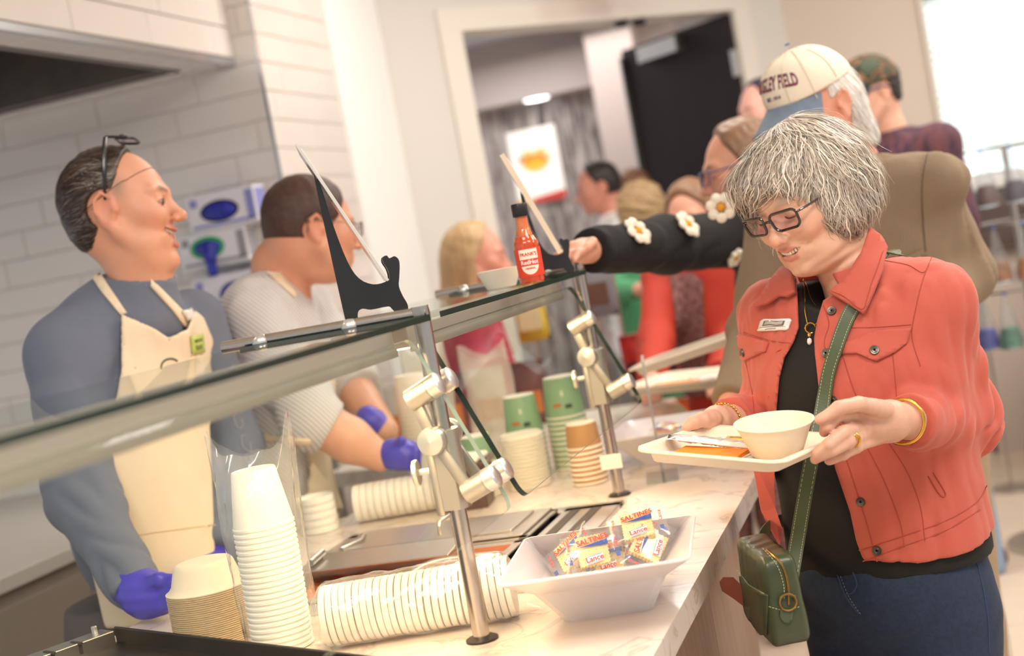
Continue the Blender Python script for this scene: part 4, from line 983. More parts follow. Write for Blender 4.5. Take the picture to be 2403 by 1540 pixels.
def cast(bvh, x, y, default=2.2, toward=None):
    r = ray(x, y).normalized(); h = bvh.ray_cast(CAM, r)
    if h[0] is None and toward is not None:
        for k in range(1, 16):
            f = k/16; h = bvh.ray_cast(CAM, ray(x+(toward[0]-x)*f, y+(toward[1]-y)*f).normalized())
            if h[0] is not None: break
    if h[0] is None: return px(x, y, default), -r
    n = h[1]; n = n if n.dot(r) < 0 else -n
    return h[0], n
def s_poly2(P, poly, depth_scale):
    """signed distance (m, negative inside) of points to a pixel polygon extruded along the view rays"""
    D = P-A3(CAM); w = D @ A3(fwd); X = W/2+F*(D @ A3(cright))/w; Y = H/2-F*(D @ A3(cup_))/w
    p = np.array(poly, f32); n = len(p); d = np.full(len(P), 1e9, f32); ins = np.zeros(len(P), bool)
    for i in range(n):
        a, b = p[i], p[(i+1) % n]; e = b-a; wx, wy = X-a[0], Y-a[1]; t = np.clip((wx*e[0]+wy*e[1])/(e @ e+1e-9), 0, 1)
        d = np.minimum(d, (wx-e[0]*t)**2+(wy-e[1]*t)**2)
        c = ((a[1] <= Y) & (b[1] > Y)) | ((b[1] <= Y) & (a[1] > Y))
        xi = a[0]+(Y-a[1])/(e[1]+1e-9)*e[0]; ins ^= c & (X < xi)
    return np.where(ins, -1, 1)*np.sqrt(d)*w/F
def masked(fn, P, lo, hi):
    q = np.maximum(np.maximum(A3(lo)-P, P-A3(hi)), 0); db = np.sqrt((q*q).sum(1)); m = db <= 0
    o = db+f32(.02)
    if m.any(): o[m] = fn(P[m])
    return o
def drape(P, amp, sc, seed, zs=.3):
    q = P*A3((1, 1, zs)); a = vnoise(q, sc, seed); return amp*(1-2.2*np.abs(a))*np.clip(.5+vnoise(P, sc*.4, seed+3), 0, 1)
def frame(fx, fy, pitch=0., roll=0.):
    """columns right, forward, up of somebody facing (fx, fy); pitch>0 looks down"""
    f = Vector((fx, fy, 0)).normalized(); r = Vector((f.y, -f.x, 0)); u = Vector((0, 0, 1))
    f2 = f*math.cos(pitch)-u*math.sin(pitch); u2 = u*math.cos(pitch)+f*math.sin(pitch)
    r2 = r*math.cos(roll)+u2*math.sin(roll); u3 = u2*math.cos(roll)-r*math.sin(roll)
    return np.array([[r2.x, f2.x, u3.x], [r2.y, f2.y, u3.y], [r2.z, f2.z, u3.z]], f32)
class Head:
    """parametric head; local axes: x right of the person, y forward, z up, origin between the ears at eye level"""
    def __init__(s, c, R, sc=1., jaw=1., nose=1., smile=0., open_=0., jowl=0., neck=None, neck_r=.055, ears=True, cheeks=1., chin=1., lids=1.0, wide=1., ear=1., lip=1.):
        s.c = A3(c); s.R = R; s.sc = sc; s.k = dict(jaw=jaw, nose=nose, smile=smile, open_=open_, jowl=jowl, ears=ears, cheeks=cheeks, chin=chin, lids=lids, wide=wide, ear=ear, lip=lip); s.neck = neck; s.neck_r = neck_r
    def loc(s, P): return ((P-s.c) @ s.R)/s.sc
    def w(s, v): return Vector((s.c+s.R @ A3(v)*s.sc).tolist())
    def skull(s, L, infl=0.):
        return smin(s_ell(L, (0, -.018, .030), (.073+infl, .094+infl, .083+infl)), s_ell(L, (0, -.045, -.02), (.058+infl, .055+infl, .06+infl)), .03)
    def face(s, L):
        k = s.k; X = L.copy(); X[:, 0] = np.abs(X[:, 0])/k['wide']; sm = k['smile']; op = k['open_']; n = k['nose']; j = k['jaw']
        d = s.skull(X)
        d = smin(d, s_ell(X, (0, .022, -.018), (.061, .066, .080)), .03)
        d = smin(d, s_ell(X, (0, .034, -.066-op*.5), (.049*j, .047, .043)), .025)
        d = smin(d, s_sph(X, (.006, .070, -.094-op), .0165*k['chin']), .02)
        d = smin(d, s_rc(X, (.058*j, -.002, -.048), (.030*j, .045, -.088-op), .016, .015), .02)
        if k['jowl']: d = smin(d, s_sph(X, (.036*j, .038, -.078), .021*k['jowl']), .02); d = smin(d, s_ell(X, (0, .02, -.10), (.045, .045, .024)), .02)
        d = smin(d, s_sph(X, (.041, .050, -.020), .022), .022)
        d = smin(d, s_sph(X, (.033, .064+.004*sm, -.036+.006*sm), .0155*k['cheeks']), .016)
        d = smin(d, s_rc(X, (.043, .066, .021), (.008, .080, .018), .009, .010), .014)
        d = smax(d, -s_ell(X, (.031, .094, .0), (.020, .018, .013)), .012)
        d = smin(d, s_ell(X, (.031, .0715, -.001), (.0145, .0125, .0118)), .004)
        # lower lid and upper lid folds
        d = smin(d, s_rc(X, (.020, .0805, -.011), (.042, .0735, -.0095), .0022, .0022), .005)
        d = smin(d, s_rc(X, (.019, .083, .010), (.043, .0745, .0095), .0022, .0022), .005)
        d = smin(d, s_rc(X, (0, .081, .008), (0, .081+.021*n, -.028), .0065, .0085), .012)
        d = smin(d, s_sph(X, (0, .081+.0245*n, -.033), .0105), .009)
        d = smin(d, s_sph(X, (.0115, .078+.0175*n, -.0365), .0072), .007)
        d = smax(d, -s_sph(X, (.0055, .081+.020*n, -.0445), .0036), .003)
        d = smin(d, s_ell(X, (0, .068, -.062-op*.4), (.031, .022, .024)), .014)
        if sm: d = smax(d, -s_rc(X, (.0175, .093, -.040), (.037, .076, -.060), .0018, .0026), .007)
        # lips
        cz = -.0605+.0075*sm; cx = .022+.0095*sm
        lr = k['lip']; d = smin(d, s_path(X, [(0, .0905, -.0570), (.012, .0875, -.0568+.001*sm), (cx, .0775-.003*sm, cz)], [.0042*lr, .0038*lr, .0020], .004), .0045)
        d = smin(d, s_path(X, [(0, .0885, -.0690-op), (.012, .0855, -.0675-op*.9+.001*sm), (cx, .0770-.003*sm, cz-.001)], [.0048*lr, .0042*lr, .0020], .004), .0045)
        mo = s_path(X, [(0, .0915, -.0630-op*.5), (.015, .0870, -.0615-op*.45+.002*sm), (cx-.002, .0775-.003*sm, cz)], [.0016+op*.5, .0014+op*.45, .0008+op*.12], .004)
        d = smax(d, -mo, .002)
        if k['ears']:
            E_ = X.copy(); es = k['ear']; E_[:, 1] = -.012+(X[:, 1]+.012)/es; E_[:, 2] = -.004+(X[:, 2]+.004)/es
            d = smin(d, s_ell(E_, (.0745, -.016, -.006), (.0085, .018, .030)), .007)
            d = smax(d, -s_ell(E_, (.0835, -.013, -.003), (.006, .0105, .0200)), .004)
            d = smin(d, s_path(E_, [(.0805, -.005, .012), (.0825, -.017, .022), (.084, -.029, .010), (.082, -.030, -.008), (.0785, -.020, -.026)], [.0028]*5, .003), .003)
            d = smin(d, s_sph(E_, (.0755, -.010, -.034), .0075), .006)
            d = smin(d, s_sph(E_, (.0775, .001, -.008), .0042), .005)
        return d*.92
    def sdf(s, P):
        L = s.loc(P); d = s.face(L)*s.sc
        if s.neck is not None: d = smin(d, s_path(P, [s.w((0, -.032, -.045))]+s.neck, [s.neck_r*.98]+[s.neck_r*(1+.12*i) for i in range(len(s.neck))], .02), .022)
        return d
    def bounds(s, pad=.02, low=.16):
        c = [s.w((x, y, z)) for x in (-.1, .1) for y in (-.13, .13) for z in (-.14, .13)]
        if s.neck is not None: c += [Vector(p)+Vector((e*s.neck_r*1.2,)*3) for p in s.neck for e in (-1, 1)]
        c = np.array([list(v) for v in c]); return c.min(0)-pad, c.max(0)+pad
    def colors(s, V, skin, lip='#c9766a', blush='#e2937f', brow=None, lash='#6b4a40', hairtint=None):
        L = s.loc(V.astype(f32)); X = L.copy(); X[:, 0] = np.abs(X[:, 0]); sm = s.k['smile']; op = s.k['open_']
        c = np.tile(np.array(lin(skin)), (len(V), 1)); cz = -.0605+.0075*sm; cx = .022+.0095*sm
        def mixc(mask, col): nonlocal c; c = c*(1-mask[:, None])+np.array(lin(col))*mask[:, None]
        mixc(np.clip(1-s_sph(X, (.04, .06, -.03), .002)/.035, 0, 1)*.5, blush)
        mixc(np.clip(1-s_sph(X, (0, .105, -.034), .004)/.018, 0, 1)*.4, blush)
        mixc(np.clip(1-s_ell(X, (.078, -.015, -.005), (.012, .02, .032))/.01, 0, 1)*.35, blush)
        lp = np.minimum(s_path(X, [(0, .0905, -.0570), (.012, .0875, -.0568), (cx, .0775-.003*sm, cz)], [.0042, .0038, .0018], .004), s_path(X, [(0, .0885, -.0690-op), (.012, .0855, -.0675-op*.9), (cx, .0770-.003*sm, cz-.001)], [.0048, .0042, .0018], .004))
        mixc(np.clip(1-lp/.0022, 0, 1)*.8, lip)
        mo = s_path(X, [(0, .092, -.0630-op*.5), (.013, .088, -.0622-op*.45), (cx-.002, .078, cz)], [.0012+op*.5, .001+op*.42, .0006], .004)
        mixc(np.clip(1-(mo+.001)/.0012, 0, 1)*.85, '#5a2420')
        ey = np.clip(1-np.abs(s_path(X, [(.019, .082, -.0045), (.031, .085, -.0075), (.043, .077, -.0045)], [.0004]*3, .003))/.0024, 0, 1)
        mixc(ey*.8, lash)
        if brow:
            b = s_path(X, [(.013, .086, .0185), (.03, .082, .0235), (.047, .068, .0195)], [.0026, .0026, .0012], .004); mixc(np.clip(1-b/.004, 0, 1)*.75, brow)
        if hairtint: mixc(np.clip(hairtint[1](L), 0, 1), hairtint[0])
        return c
M_skin = mat('skin', '#d9a383', .45, vcol=True, sss=.12, noise=(38, .10), col2='#b9694e', bump=(260, .12), bumpdist=.001)
# ================================================================== woman in the coral jacket
def W3(p): return [float(x) for x in p]
def hairs(name, V, Q, flow, n, seg, step, width, cols, parent, seed=0, lift=.004, region=None, m=None, noise=.25, start=None, curl=0.):
    """thin strands grown along a surface; flow(p, n)->direction, cols list of linear colours"""
    bv = bvh_of(V, Q); r = np.random.default_rng(seed); fc = V[Q].mean(1)
    if region is not None: fc = fc[region(fc)]
    idx = r.integers(0, len(fc), n); OV = []; OF = []; OC = []
    for i in idx:
        p = Vector(fc[i]); L_ = step*(.6+.8*r.random()); c = cols[r.integers(0, len(cols))]*(.85+.3*r.random()); lf = lift*r.random()**1.5; ph = r.random(3)*6.28; base = len(OV); pts = []; nn = None; d = None
        for k in range(seg+1):
            co, no, _, _ = bv.find_nearest(p)
            if nn is None: nn = no
            q = co+no*(.0008+lf*(k/seg)**.8) if (co-p).length < .02 else p
            pts.append((q, no))
            dd_ = flow(q, no); dd_ = dd_-no*dd_.dot(no)
            dd_ = dd_.normalized()+noise*Vector((math.sin(ph[0]+p.z*90+k*.5), math.sin(ph[1]+p.x*80), math.sin(ph[2]+p.y*85)))
            if curl: dd_ += curl*no.cross(dd_)*math.sin(k*.8+ph[0])
            d = dd_.normalized() if d is None else (d*.5+dd_.normalized()*.5).normalized()
            p = q+d*L_
        wd = width*(.6+.8*r.random())
        for k, (q, no) in enumerate(pts):
            t = (pts[min(k+1, seg)][0]-pts[max(k-1, 0)][0]).normalized(); sd = no.cross(t); sd = sd.normalized() if sd.length > 1e-6 else Vector((1, 0, 0))
            ww = wd*(1-.75*(k/seg)**2)
            OV += [q-sd*ww, q+sd*ww]; OC += [c, c]
        OF += [(base+2*k, base+2*k+1, base+2*k+3, base+2*k+2) for k in range(seg)]
    V2 = np.array([list(v) for v in OV]); return np_mesh(name, V2, np.array(OF), m, parent, np.array(OC))
M_hair = mat('hair strands', '#ffffff', .38, vcol=True, spec=.4)
def decal(bvh, poly, m, name, parent, off=.002, th=.0025, nsub=14, dflt=2.3):
    """conforming patch: pixel polygon laid on a surface, with thickness"""
    bm = bmesh.new(); vs_ = [bm.verts.new((x, y, 0)) for x, y in poly]; bm.faces.new(vs_)
    xs = [p[0] for p in poly]; ys = [p[1] for p in poly]
    for ax, lo, hi in ((0, min(xs), max(xs)), (1, min(ys), max(ys))):
        for k in range(1, nsub):
            co = [0, 0, 0]; no = [0, 0, 0]; co[ax] = lo+(hi-lo)*k/nsub; no[ax] = 1
            bmesh.ops.bisect_plane(bm, geom=bm.verts[:]+bm.edges[:]+bm.faces[:], plane_co=co, plane_no=no)
    bm.verts.index_update(); top = []; nr = []
    cen = (sum(xs)/len(xs), sum(ys)/len(ys))
    for v in bm.verts: P, N = cast(bvh, v.co.x, v.co.y, dflt, cen); top.append(P+N*off); nr.append(N)
    n = len(top); V = [p+q*th for p, q in zip(top, nr)]+[p-q*.002 for p, q in zip(top, nr)]; Fs = []
    for f in bm.faces: ids = [v.index for v in f.verts]; Fs.append(tuple(ids[::-1])); Fs.append(tuple(i+n for i in ids))
    for e in bm.edges:
        if len(e.link_faces) == 1: a, b = e.verts[0].index, e.verts[1].index; Fs.append((a, b, b+n, a+n))
    bm.free(); o = from_vf(name, V, Fs, m, parent, True); return o
def seam(bvh, pts, m, name, parent, r=.0012, off=.0004, n=6, dflt=2.3):
    P = smooth_path([(p[0], p[1], 0) for p in pts], n); q = MB(); q.tube([cast(bvh, p.x, p.y, dflt)[0]+cast(bvh, p.x, p.y, dflt)[1]*off for p in P], r, 6); return q.build(name, m, parent, True)
def stitches(bvh, pts, m, name, parent, r=.0005, off=.0006, dash=4.5, gap=3.5, dflt=2.3):
    P = smooth_path([(p[0], p[1], 0) for p in pts], 10); L_ = [0]
    for a, b in zip(P[:-1], P[1:]): L_.append(L_[-1]+(b-a).length)
    q = MB(); s = 0
    def at(s_):
        k = max(0, min(len(P)-2, int(np.searchsorted(L_, s_))-1)); t = (s_-L_[k])/max(1e-6, L_[k+1]-L_[k]); return P[k]+(P[k+1]-P[k])*t
    while s+dash < L_[-1]:
        a, b = at(s), at(s+dash); A, NA = cast(bvh, a.x, a.y, dflt); B, NB = cast(bvh, b.x, b.y, dflt); q.tube([A+NA*off, B+NB*off], r, 4); s += dash+gap
    return q.build(name, m, parent)
def hand_sdf(P, palm, fingers, k=.010, kf=.005):
    """palm: list of (pt, r) capsule chains; fingers: list of point lists with radii"""
    d = None
    for pts, rs in palm:
        e = s_path(P, pts, rs, .008); d = e if d is None else smin(d, e, k)
    for pts, rs in fingers:
        d = smin(d, s_path(P, pts, rs, .003), kf)
    return d
M_coral = mat('coral cotton twill', '#c25a48', .75, noise=(14, .3), col2='#ae4a3a', bump=(420, .18), sheen=.15)
M_coral_s = mat('coral seam', '#a84737', .8)
M_black = mat('black knit', '#15120f', .85, bump=(300, .15))
M_denim = mat('dark blue denim', '#1b2a42', .8, noise=(120, .5), col2='#2a3b56', bump=(500, .25))
M_gold = mat('gold', '#e0b050', .22, 1.)
M_gun = mat('gunmetal button', '#6a655f', .35, .8)
HF = frame(-.46, -.89); hr, hf = HF[:, 0], HF[:, 1]
hero = thing('person', 'woman in coral denim jacket and dark jeans holding a cream tray', 'person', (.03, 2.52, 0))
def hp(x, y, d): return A3(px(x, y, d))
def off(p, r=0, f=0, u=0): return p+hr*r+hf*f+A3((0, 0, u))
cNeck = hp(2012, 660, 2.43); cChest = hp(2008, 885, 2.45); cBelly = hp(2048, 1105, 2.47); cPel = hp(2098, 1370, 2.49)
sR, eR, wR = hp(1832, 745, 2.53), hp(1808, 985, 2.60), hp(1712, 988, 2.42)
sL, eL, wL = hp(2182, 712, 2.36), hp(2258, 985, 2.45), hp(2128, 988, 2.215)
def torso(P, i=0.):
    d = s_ell(P, cChest, (.188+i, .122+i, .185+i), HF)
    d = smin(d, s_ell(P, off(cChest, 0, .045, -.02), (.135+i, .100+i, .10+i), HF), .05)
    d = smin(d, s_ell(P, cBelly, (.172+i, .138+i, .20+i), HF), .06)
    d = smin(d, s_ell(P, off(cPel, 0, 0, .05), (.176+i, .150+i, .17+i), HF), .06)
    d = smin(d, s_rc(P, sR, sL, .062+i, .062+i), .05)
    d = smin(d, s_rc(P, off(cNeck, 0, -.02, -.035), off(cNeck, 0, -.01, -.0), .078+i, .062+i), .045)
    return d
def folds(P, a, b, amp, fr, seed=0):
    """cloth creases running round a limb from a to b"""
    a, b = A3(a), A3(b); ax = (b-a)/np.linalg.norm(b-a); t = (P-a) @ ax; q = P-a-t[:, None]*ax
    ang = np.arctan2(q @ A3(Vector(ax.tolist()).orthogonal().normalized()), q[:, 2])
    ph = t*fr*.5+1.3*np.sin(ang+seed)+.8*np.sin(2*ang-seed)+1.5*vnoise(P, 13, seed); rid = 1-2*np.abs(np.sin(ph))
    return amp*1.5*rid*np.clip(.35+.9*vnoise(P, 15, seed+9), 0, 1)
def sleeve(P, s, e, w, rs, fold=.0035):
    d = s_rc(P, s, e, rs[0], rs[1]); d2 = s_rc(P, e, w, rs[1], rs[2])
    d = smin(d, d2, .03)
    ne = np.exp(-(((P-e)**2).sum(1))/.009)
    d += folds(P, s, e, fold*.6, 95, 1)*ne+folds(P, e, w, fold*1.3, 120, 2)*(.35+.65*ne)+vnoise(P, 38, 5)*.0010+drape(P, .006, 52, 21, .6)
    return d
hemA, hemB, hemC = px(2031, 1330, 2.32), px(2300, 1205, 2.44), px(1832, 1280, 2.42)
hn = A3((hemB-hemA).cross(hemC-hemA).normalized()); hn = hn if hn[2] > 0 else -hn
OPEN = [(1868, 640), (1872, 700), (1875, 769), (1862, 805), (1841, 841), (1829, 890), (1823, 955), (1820, 1050), (1816, 1147), (1819, 1194), (1835, 1241), (1829, 1283), (1800, 1240), (1783, 1190), (1775, 1130), (1760, 1090), (1600, 1120), (1600, 1500), (2031, 1500), (2031, 1330), (2009, 1269), (1995, 1203), (1960, 1100), (1933, 975), (1920, 900), (1912, 830), (1910, 795), (1918, 750), (1932, 705), (1975, 680), (1950, 640)]
def front_half(P): return (P-cBelly) @ hf
def jacket(P):
    d = torso(P, .014)+vnoise(P, 30, 3)*.0014+drape(P, .005, 48, 5, .35)+drape(P, .0025, 90, 12, .5)
    # drape creases below the bust and at the side
    d += .0022*np.sin(((P-cBelly) @ hr)*85+vnoise(P, 16, 4)*2)*np.clip(1-np.abs((P-cBelly)[:, 2]+.02)/.16, 0, 1)
    sl = np.minimum(sleeve(P, sR, eR, wR, (.066, .056, .042)), sleeve(P, sL, eL, wL, (.068, .060, .044)))
    # sleeve ends
    for (e, w) in ((eR, wR), (eL, wL)):
        ax = (w-e)/np.linalg.norm(w-e); cut = (P-w) @ ax+.004; near = ((P-w)**2).sum(1) < .012
        sl = np.where(near, smax(sl, cut, .004), sl)
    op = s_poly2(P, OPEN, 2.3); fh = front_half(P)
    dt = np.where(fh > -.03, smax(d, -op, .003), d)
    dt = smax(dt, -((P-A3(hemA)) @ hn), .004)
    dt = smax(dt, (P @ A3((0, 0, 1)))-(cNeck[2]+.03), .01)
    dd = smin(dt, sl, .016)
    # seam groove at the armholes
    return dd
jlo = np.minimum.reduce([sR, eR, wR, sL, eL, wL, cPel])-.13; jhi = np.maximum.reduce([sR, eR, wR, sL, eL, wL, cNeck])+.12
jlo[2] = hemA.z-.02
JV, JQ = sdf_mesh(jacket, jlo, jhi, .0042); jk = np_mesh('jacket', JV, JQ, M_coral, hero); JB = bvh_of(JV, JQ)
def shirt(P):
    d = torso(P, .004)+.0012*vnoise(P, 40, 2)
    nk_ = s_ell(P, off(cNeck, 0, .058, .018), (.074, .085, .062), HF)
    d = smax(d, -nk_, .006); d = smax(d, -(P[:, 2]-(hemA.z-.035)), .006); d = smax(d, P[:, 2]-(cNeck[2]+.01), .006)
    return d
SV, SQ = sdf_mesh(shirt, jlo-.02, jhi, .006); np_mesh('shirt', SV, SQ, M_black, hero); SB = bvh_of(SV, SQ)
lR0, lL0 = off(cPel, .085, 0, -.06), off(cPel, -.085, 0, -.06); footR, footL = off(cPel, .10, .02, 0), off(cPel, -.10, .0, 0)
kR, kL = off(cPel, .09, .05, -.38), off(cPel, -.09, .05, -.38)
def jeans(P):
    d = s_ell(P, cPel, (.172, .142, .15), HF); d = smin(d, s_ell(P, off(cPel, 0, .03, .05), (.155, .125, .12), HF), .04)
    for (a, k, f) in ((lR0, kR, footR), (lL0, kL, footL)):
        q = f.copy(); q[2] = .05; d = smin(d, s_path(P, [a, k, q], [.094, .070, .060], .03), .035)
    d += .0016*vnoise(P, 45, 6)+.002*np.sin((P[:, 2]-cPel[2])*110+((P-cPel) @ hr)*60+vnoise(P, 18, 2)*2)*np.exp(-((P-off(cPel, 0, .12, -.06))**2).sum(1)/.02)
    return smax(d, P[:, 2]-(hemA.z-.0), .004)
NV, NQ = sdf_mesh(jeans, np.minimum(cPel-.26, A3((9, 9, .02))), cPel+A3((.26, .26, .16)), .007); np_mesh('jeans', NV, NQ, M_denim, hero); NB = bvh_of(NV, NQ)
for f in (footR, footL):
    def shoe(P, f=f):
        a = A3((f[0], f[1], .045)); d = s_rc(P, off(a, 0, -.05, -.01), off(a, 0, .12, -.012), .042, .038); return smax(d, -P[:, 2]+.001, .004)
    c = A3((f[0], f[1], .04)); V, Q = sdf_mesh(shoe, c-.2, c+.2, .008); np_mesh('shoe', V, Q, mat('dark shoe leather', '#2a2320', .5), hero)
# ---- head, neck and hands: the body
HH = frame(-.575, -.82, .30, -.06)
hd_ = Head(px(1886, 462, 2.40), HH, 1.02, jaw=.97, nose=.92, smile=1., jowl=.95, neck=[W3(off(cNeck, 0, .012, .03)), W3(off(cNeck, 0, 0, -.04))], neck_r=.052, cheeks=1.12, open_=.0035, lip=.68, chin=.9, wide=1.02)
lo, hi = hd_.bounds(); bodyV = []; bodyQ = []; bodyC = []
def addbody(V, Q, C_):
    o = sum(len(v) for v in bodyV); bodyV.append(V); bodyQ.append(Q+o); bodyC.append(C_)
def wrinkled(P):
    d = hd_.sdf(P); L_ = hd_.loc(P); X = np.abs(L_[:, 0])
    # neck creases and laugh lines
    nk_ = np.exp(-((L_[:, 2]+.115)/.03)**2)*np.exp(-((L_[:, 1]-.02)/.06)**2)
    d += .0012*np.sin(L_[:, 2]*330+L_[:, 0]*90)*nk_
    return d
tw = lambda P_, x, y, d: px(x, y, d)
def fing(*p): return [A3(px(*q)) for q in p]
fr_ = lambda *r: list(r)
handL = ([([A3(px(2165, 990, 2.25)), A3(px(2090, 985, 2.185))], [.031, .027]), ([A3(px(2090, 978, 2.185)), A3(px(2010, 968, 2.15))], [.026, .016]), ([A3(px(2090, 992, 2.185)), A3(px(2022, 1000, 2.15))], [.026, .018]), ([A3(px(2088, 1004, 2.19)), A3(px(2040, 1022, 2.17))], [.023, .016])],
         [(fing((2075, 962, 2.15), (2015, 948, 2.11), (1968, 958, 2.095), (1924, 985, 2.095)), [.015, .0115, .0105, .0080]),
          (fing((2010, 968, 2.15), (1966, 976, 2.115), (1940, 1000, 2.105), (1934, 1014, 2.115)), [.0125, .0105, .0095, .008]),
          (fing((2022, 998, 2.15), (1980, 1014, 2.105), (1945, 1043, 2.09), (1916, 1066, 2.10)), [.012, .0102, .0092, .0075]),
          (fing((2035, 1014, 2.16), (1992, 1036, 2.11), (1950, 1060, 2.095), (1912, 1078, 2.105)), [.0115, .0098, .009, .0074]),
          (fing((2050, 1030, 2.18), (2010, 1050, 2.13), (1978, 1068, 2.12), (1945, 1082, 2.125)), [.0105, .009, .0082, .007])])
handR = ([([A3(px(1722, 990, 2.43)), A3(px(1682, 990, 2.375))], [.029, .025]), ([A3(px(1682, 988, 2.375)), A3(px(1652, 1000, 2.345))], [.024, .020])],
         [(fing((1672, 982, 2.345), (1648, 985, 2.315), (1628, 992, 2.30), (1612, 1003, 2.295)), [.016, .0125, .0115, .0085]),
          (fing((1660, 1004, 2.36), (1640, 1018, 2.345), (1622, 1026, 2.33), (1600, 1030, 2.31)), [.012, .0105, .0095, .008]),
          (fing((1668, 1010, 2.37), (1650, 1026, 2.35), (1632, 1036, 2.335), (1610, 1042, 2.315)), [.012, .0105, .0095, .008]),
          (fing((1676, 1014, 2.38), (1660, 1030, 2.36), (1642, 1041, 2.345), (1620, 1048, 2.33)), [.011, .010, .009, .0075]),
          (fing((1684, 1016, 2.385), (1670, 1032, 2.37), (1655, 1042, 2.36), (1638, 1048, 2.35)), [.010, .009, .008, .007])])
def core(P):
    d = smin(s_rc(P, sR, sL, .05, .05), s_rc(P, off(cNeck, 0, -.02, -.05), cChest, .06, .09), .05); d = smin(d, s_path(P, [sR, eR, wR], [.045, .036, .028], .02), .03); d = smin(d, s_path(P, [sL, eL, wL], [.046, .038, .029], .02), .03)
    return smax(smax(d, P[:, 2]-(cNeck[2]-.035), .01), cChest[2]-.03-P[:, 2]-10*(((P-cChest) @ hf) > 9), .01) if False else smax(d, P[:, 2]-(cNeck[2]-.035), .01)
def bodyf(P):
    d = smin(masked(wrinkled, P, lo, hi), core(P), .012)
    for hd2, seed in ((handL, 1), (handR, 2)):
        ap_ = np.array([p for pts, _ in hd2[0]+hd2[1] for p in pts]); d = smin(d, masked(lambda Q_: hand_sdf(Q_, *hd2)+.0006*vnoise(Q_, 160, seed)+.0005*vnoise(Q_, 320, seed+4), P, ap_.min(0)-.05, ap_.max(0)+.05), .004)
    return d
ptsb = [lo, hi, cBelly]+[p for hd2 in (handL, handR) for pts, _ in hd2[0]+hd2[1] for p in pts]+[sR, eR, wR, sL, eL, wL]
blo, bhi = np.min(ptsb, 0)-.05, np.max(ptsb, 0)+.05; blo[2] = min(wL[2], eL[2], wR[2])-.12
BVt, BQt = sdf_mesh(bodyf, blo, bhi, .0024)
BCt = hd_.colors(BVt, '#e0b195', '#c9746a', '#dd8f78', '#b9a08e')
hz_ = np.ones(len(BVt))*9
for hd2 in (handL, handR):
    dh = hand_sdf(BVt.astype(f32), *hd2); m0 = (dh < .004)[:, None]; c = np.tile(np.array(lin('#d9aa92')), (len(BVt), 1)); vn = vnoise(BVt.astype(f32), 120, 3)[:, None]; c = c*(1+.08*vn*np.array([.3, 1, 1]))
    for pts, rs in hd2[1]:
        dt = np.sqrt(((BVt-pts[-1])**2).sum(1)); m_ = np.clip(1-dt/.014, 0, 1)[:, None]*.55; c = c*(1-m_)+np.array(lin('#d9937f'))*m_
        dk = np.minimum(np.sqrt(((BVt-pts[1])**2).sum(1)), np.sqrt(((BVt-pts[2])**2).sum(1))); m_ = np.clip(1-dk/.011, 0, 1)[:, None]*.35; c = c*(1-m_)+np.array(lin('#d4937f'))*m_
    BCt = np.where(m0, c, BCt)
bodyo = np_mesh('body', BVt, BQt, M_skin, hero, BCt); BB = bvh_of(BVt, BQt)
# nails
M_nail = mat('finger nail', '#e6bfae', .25, coat=.4)
for hd2, ids in ((handL, (0, 2, 3)), (handR, (0,))):
    for i in ids:
        pts, rs = hd2[1][i]; t = Vector((pts[-1]-pts[-2]).tolist()).normalized(); tip = Vector(pts[-1].tolist())+t*rs[-1]*.35
        v = (CAM-tip).normalized(); n = (v-t*v.dot(t)+Vector((0, 0, .5))).normalized(); n = (n-t*n.dot(t)).normalized(); R_ = rot_to(n, t)
        MB().lathe([(0, .0016), (.6, .0012), (1, 0), (1, -.0005), (0, -.0005)], n=16).build('nail', M_nail, hero)
        o = bpy.data.objects[[k.name for k in hero.children if k.name.startswith('nail')][-1]]; o.matrix_world = Matrix.Translation(tip+n*rs[-1]*.82) @ R_.to_4x4() @ Matrix.Diagonal((.0062, .0048, 1, 1))
# teeth
q = MB()
for i in range(-5, 6):
    a = i/5.6; x = .027*a; y = .0886-.0135*a*a; z = -.0622+.0070*a*a
    wv = hd_.w((x, y, z)); q.box(wv, (.0042*1.02, .003, .0068), Matrix([list(map(float, rr)) for rr in hd_.R]) @ Matrix.Rotation(-a*.5, 3, 'Z'), bev=.0008)
q.build('teeth', mat('teeth', '#e9dcc2', .3, coat=.3), bodyo)
# brows: short soft hairs
def lash(head, side, m, parent, pts, r0=.0009, name='eyelash_line'):
    q = MB(); q.tube([head.w((side*x, y, z)) for x, y, z in pts], [r0*.5]+[r0]*(len(pts)-2)+[r0*.5], 6); return q.build(name, m, parent, True)
M_lash = mat('lash brown', '#5c4238', .7)
for sd_ in (-1, 1): lash(hd_, sd_, M_lash, bodyo, smooth_path([(.0185, .0800, -.0035), (.025, .0832, -.0062), (.033, .0833, -.0070), (.040, .0795, -.0058), (.0445, .0745, -.003)], 4), .0010)
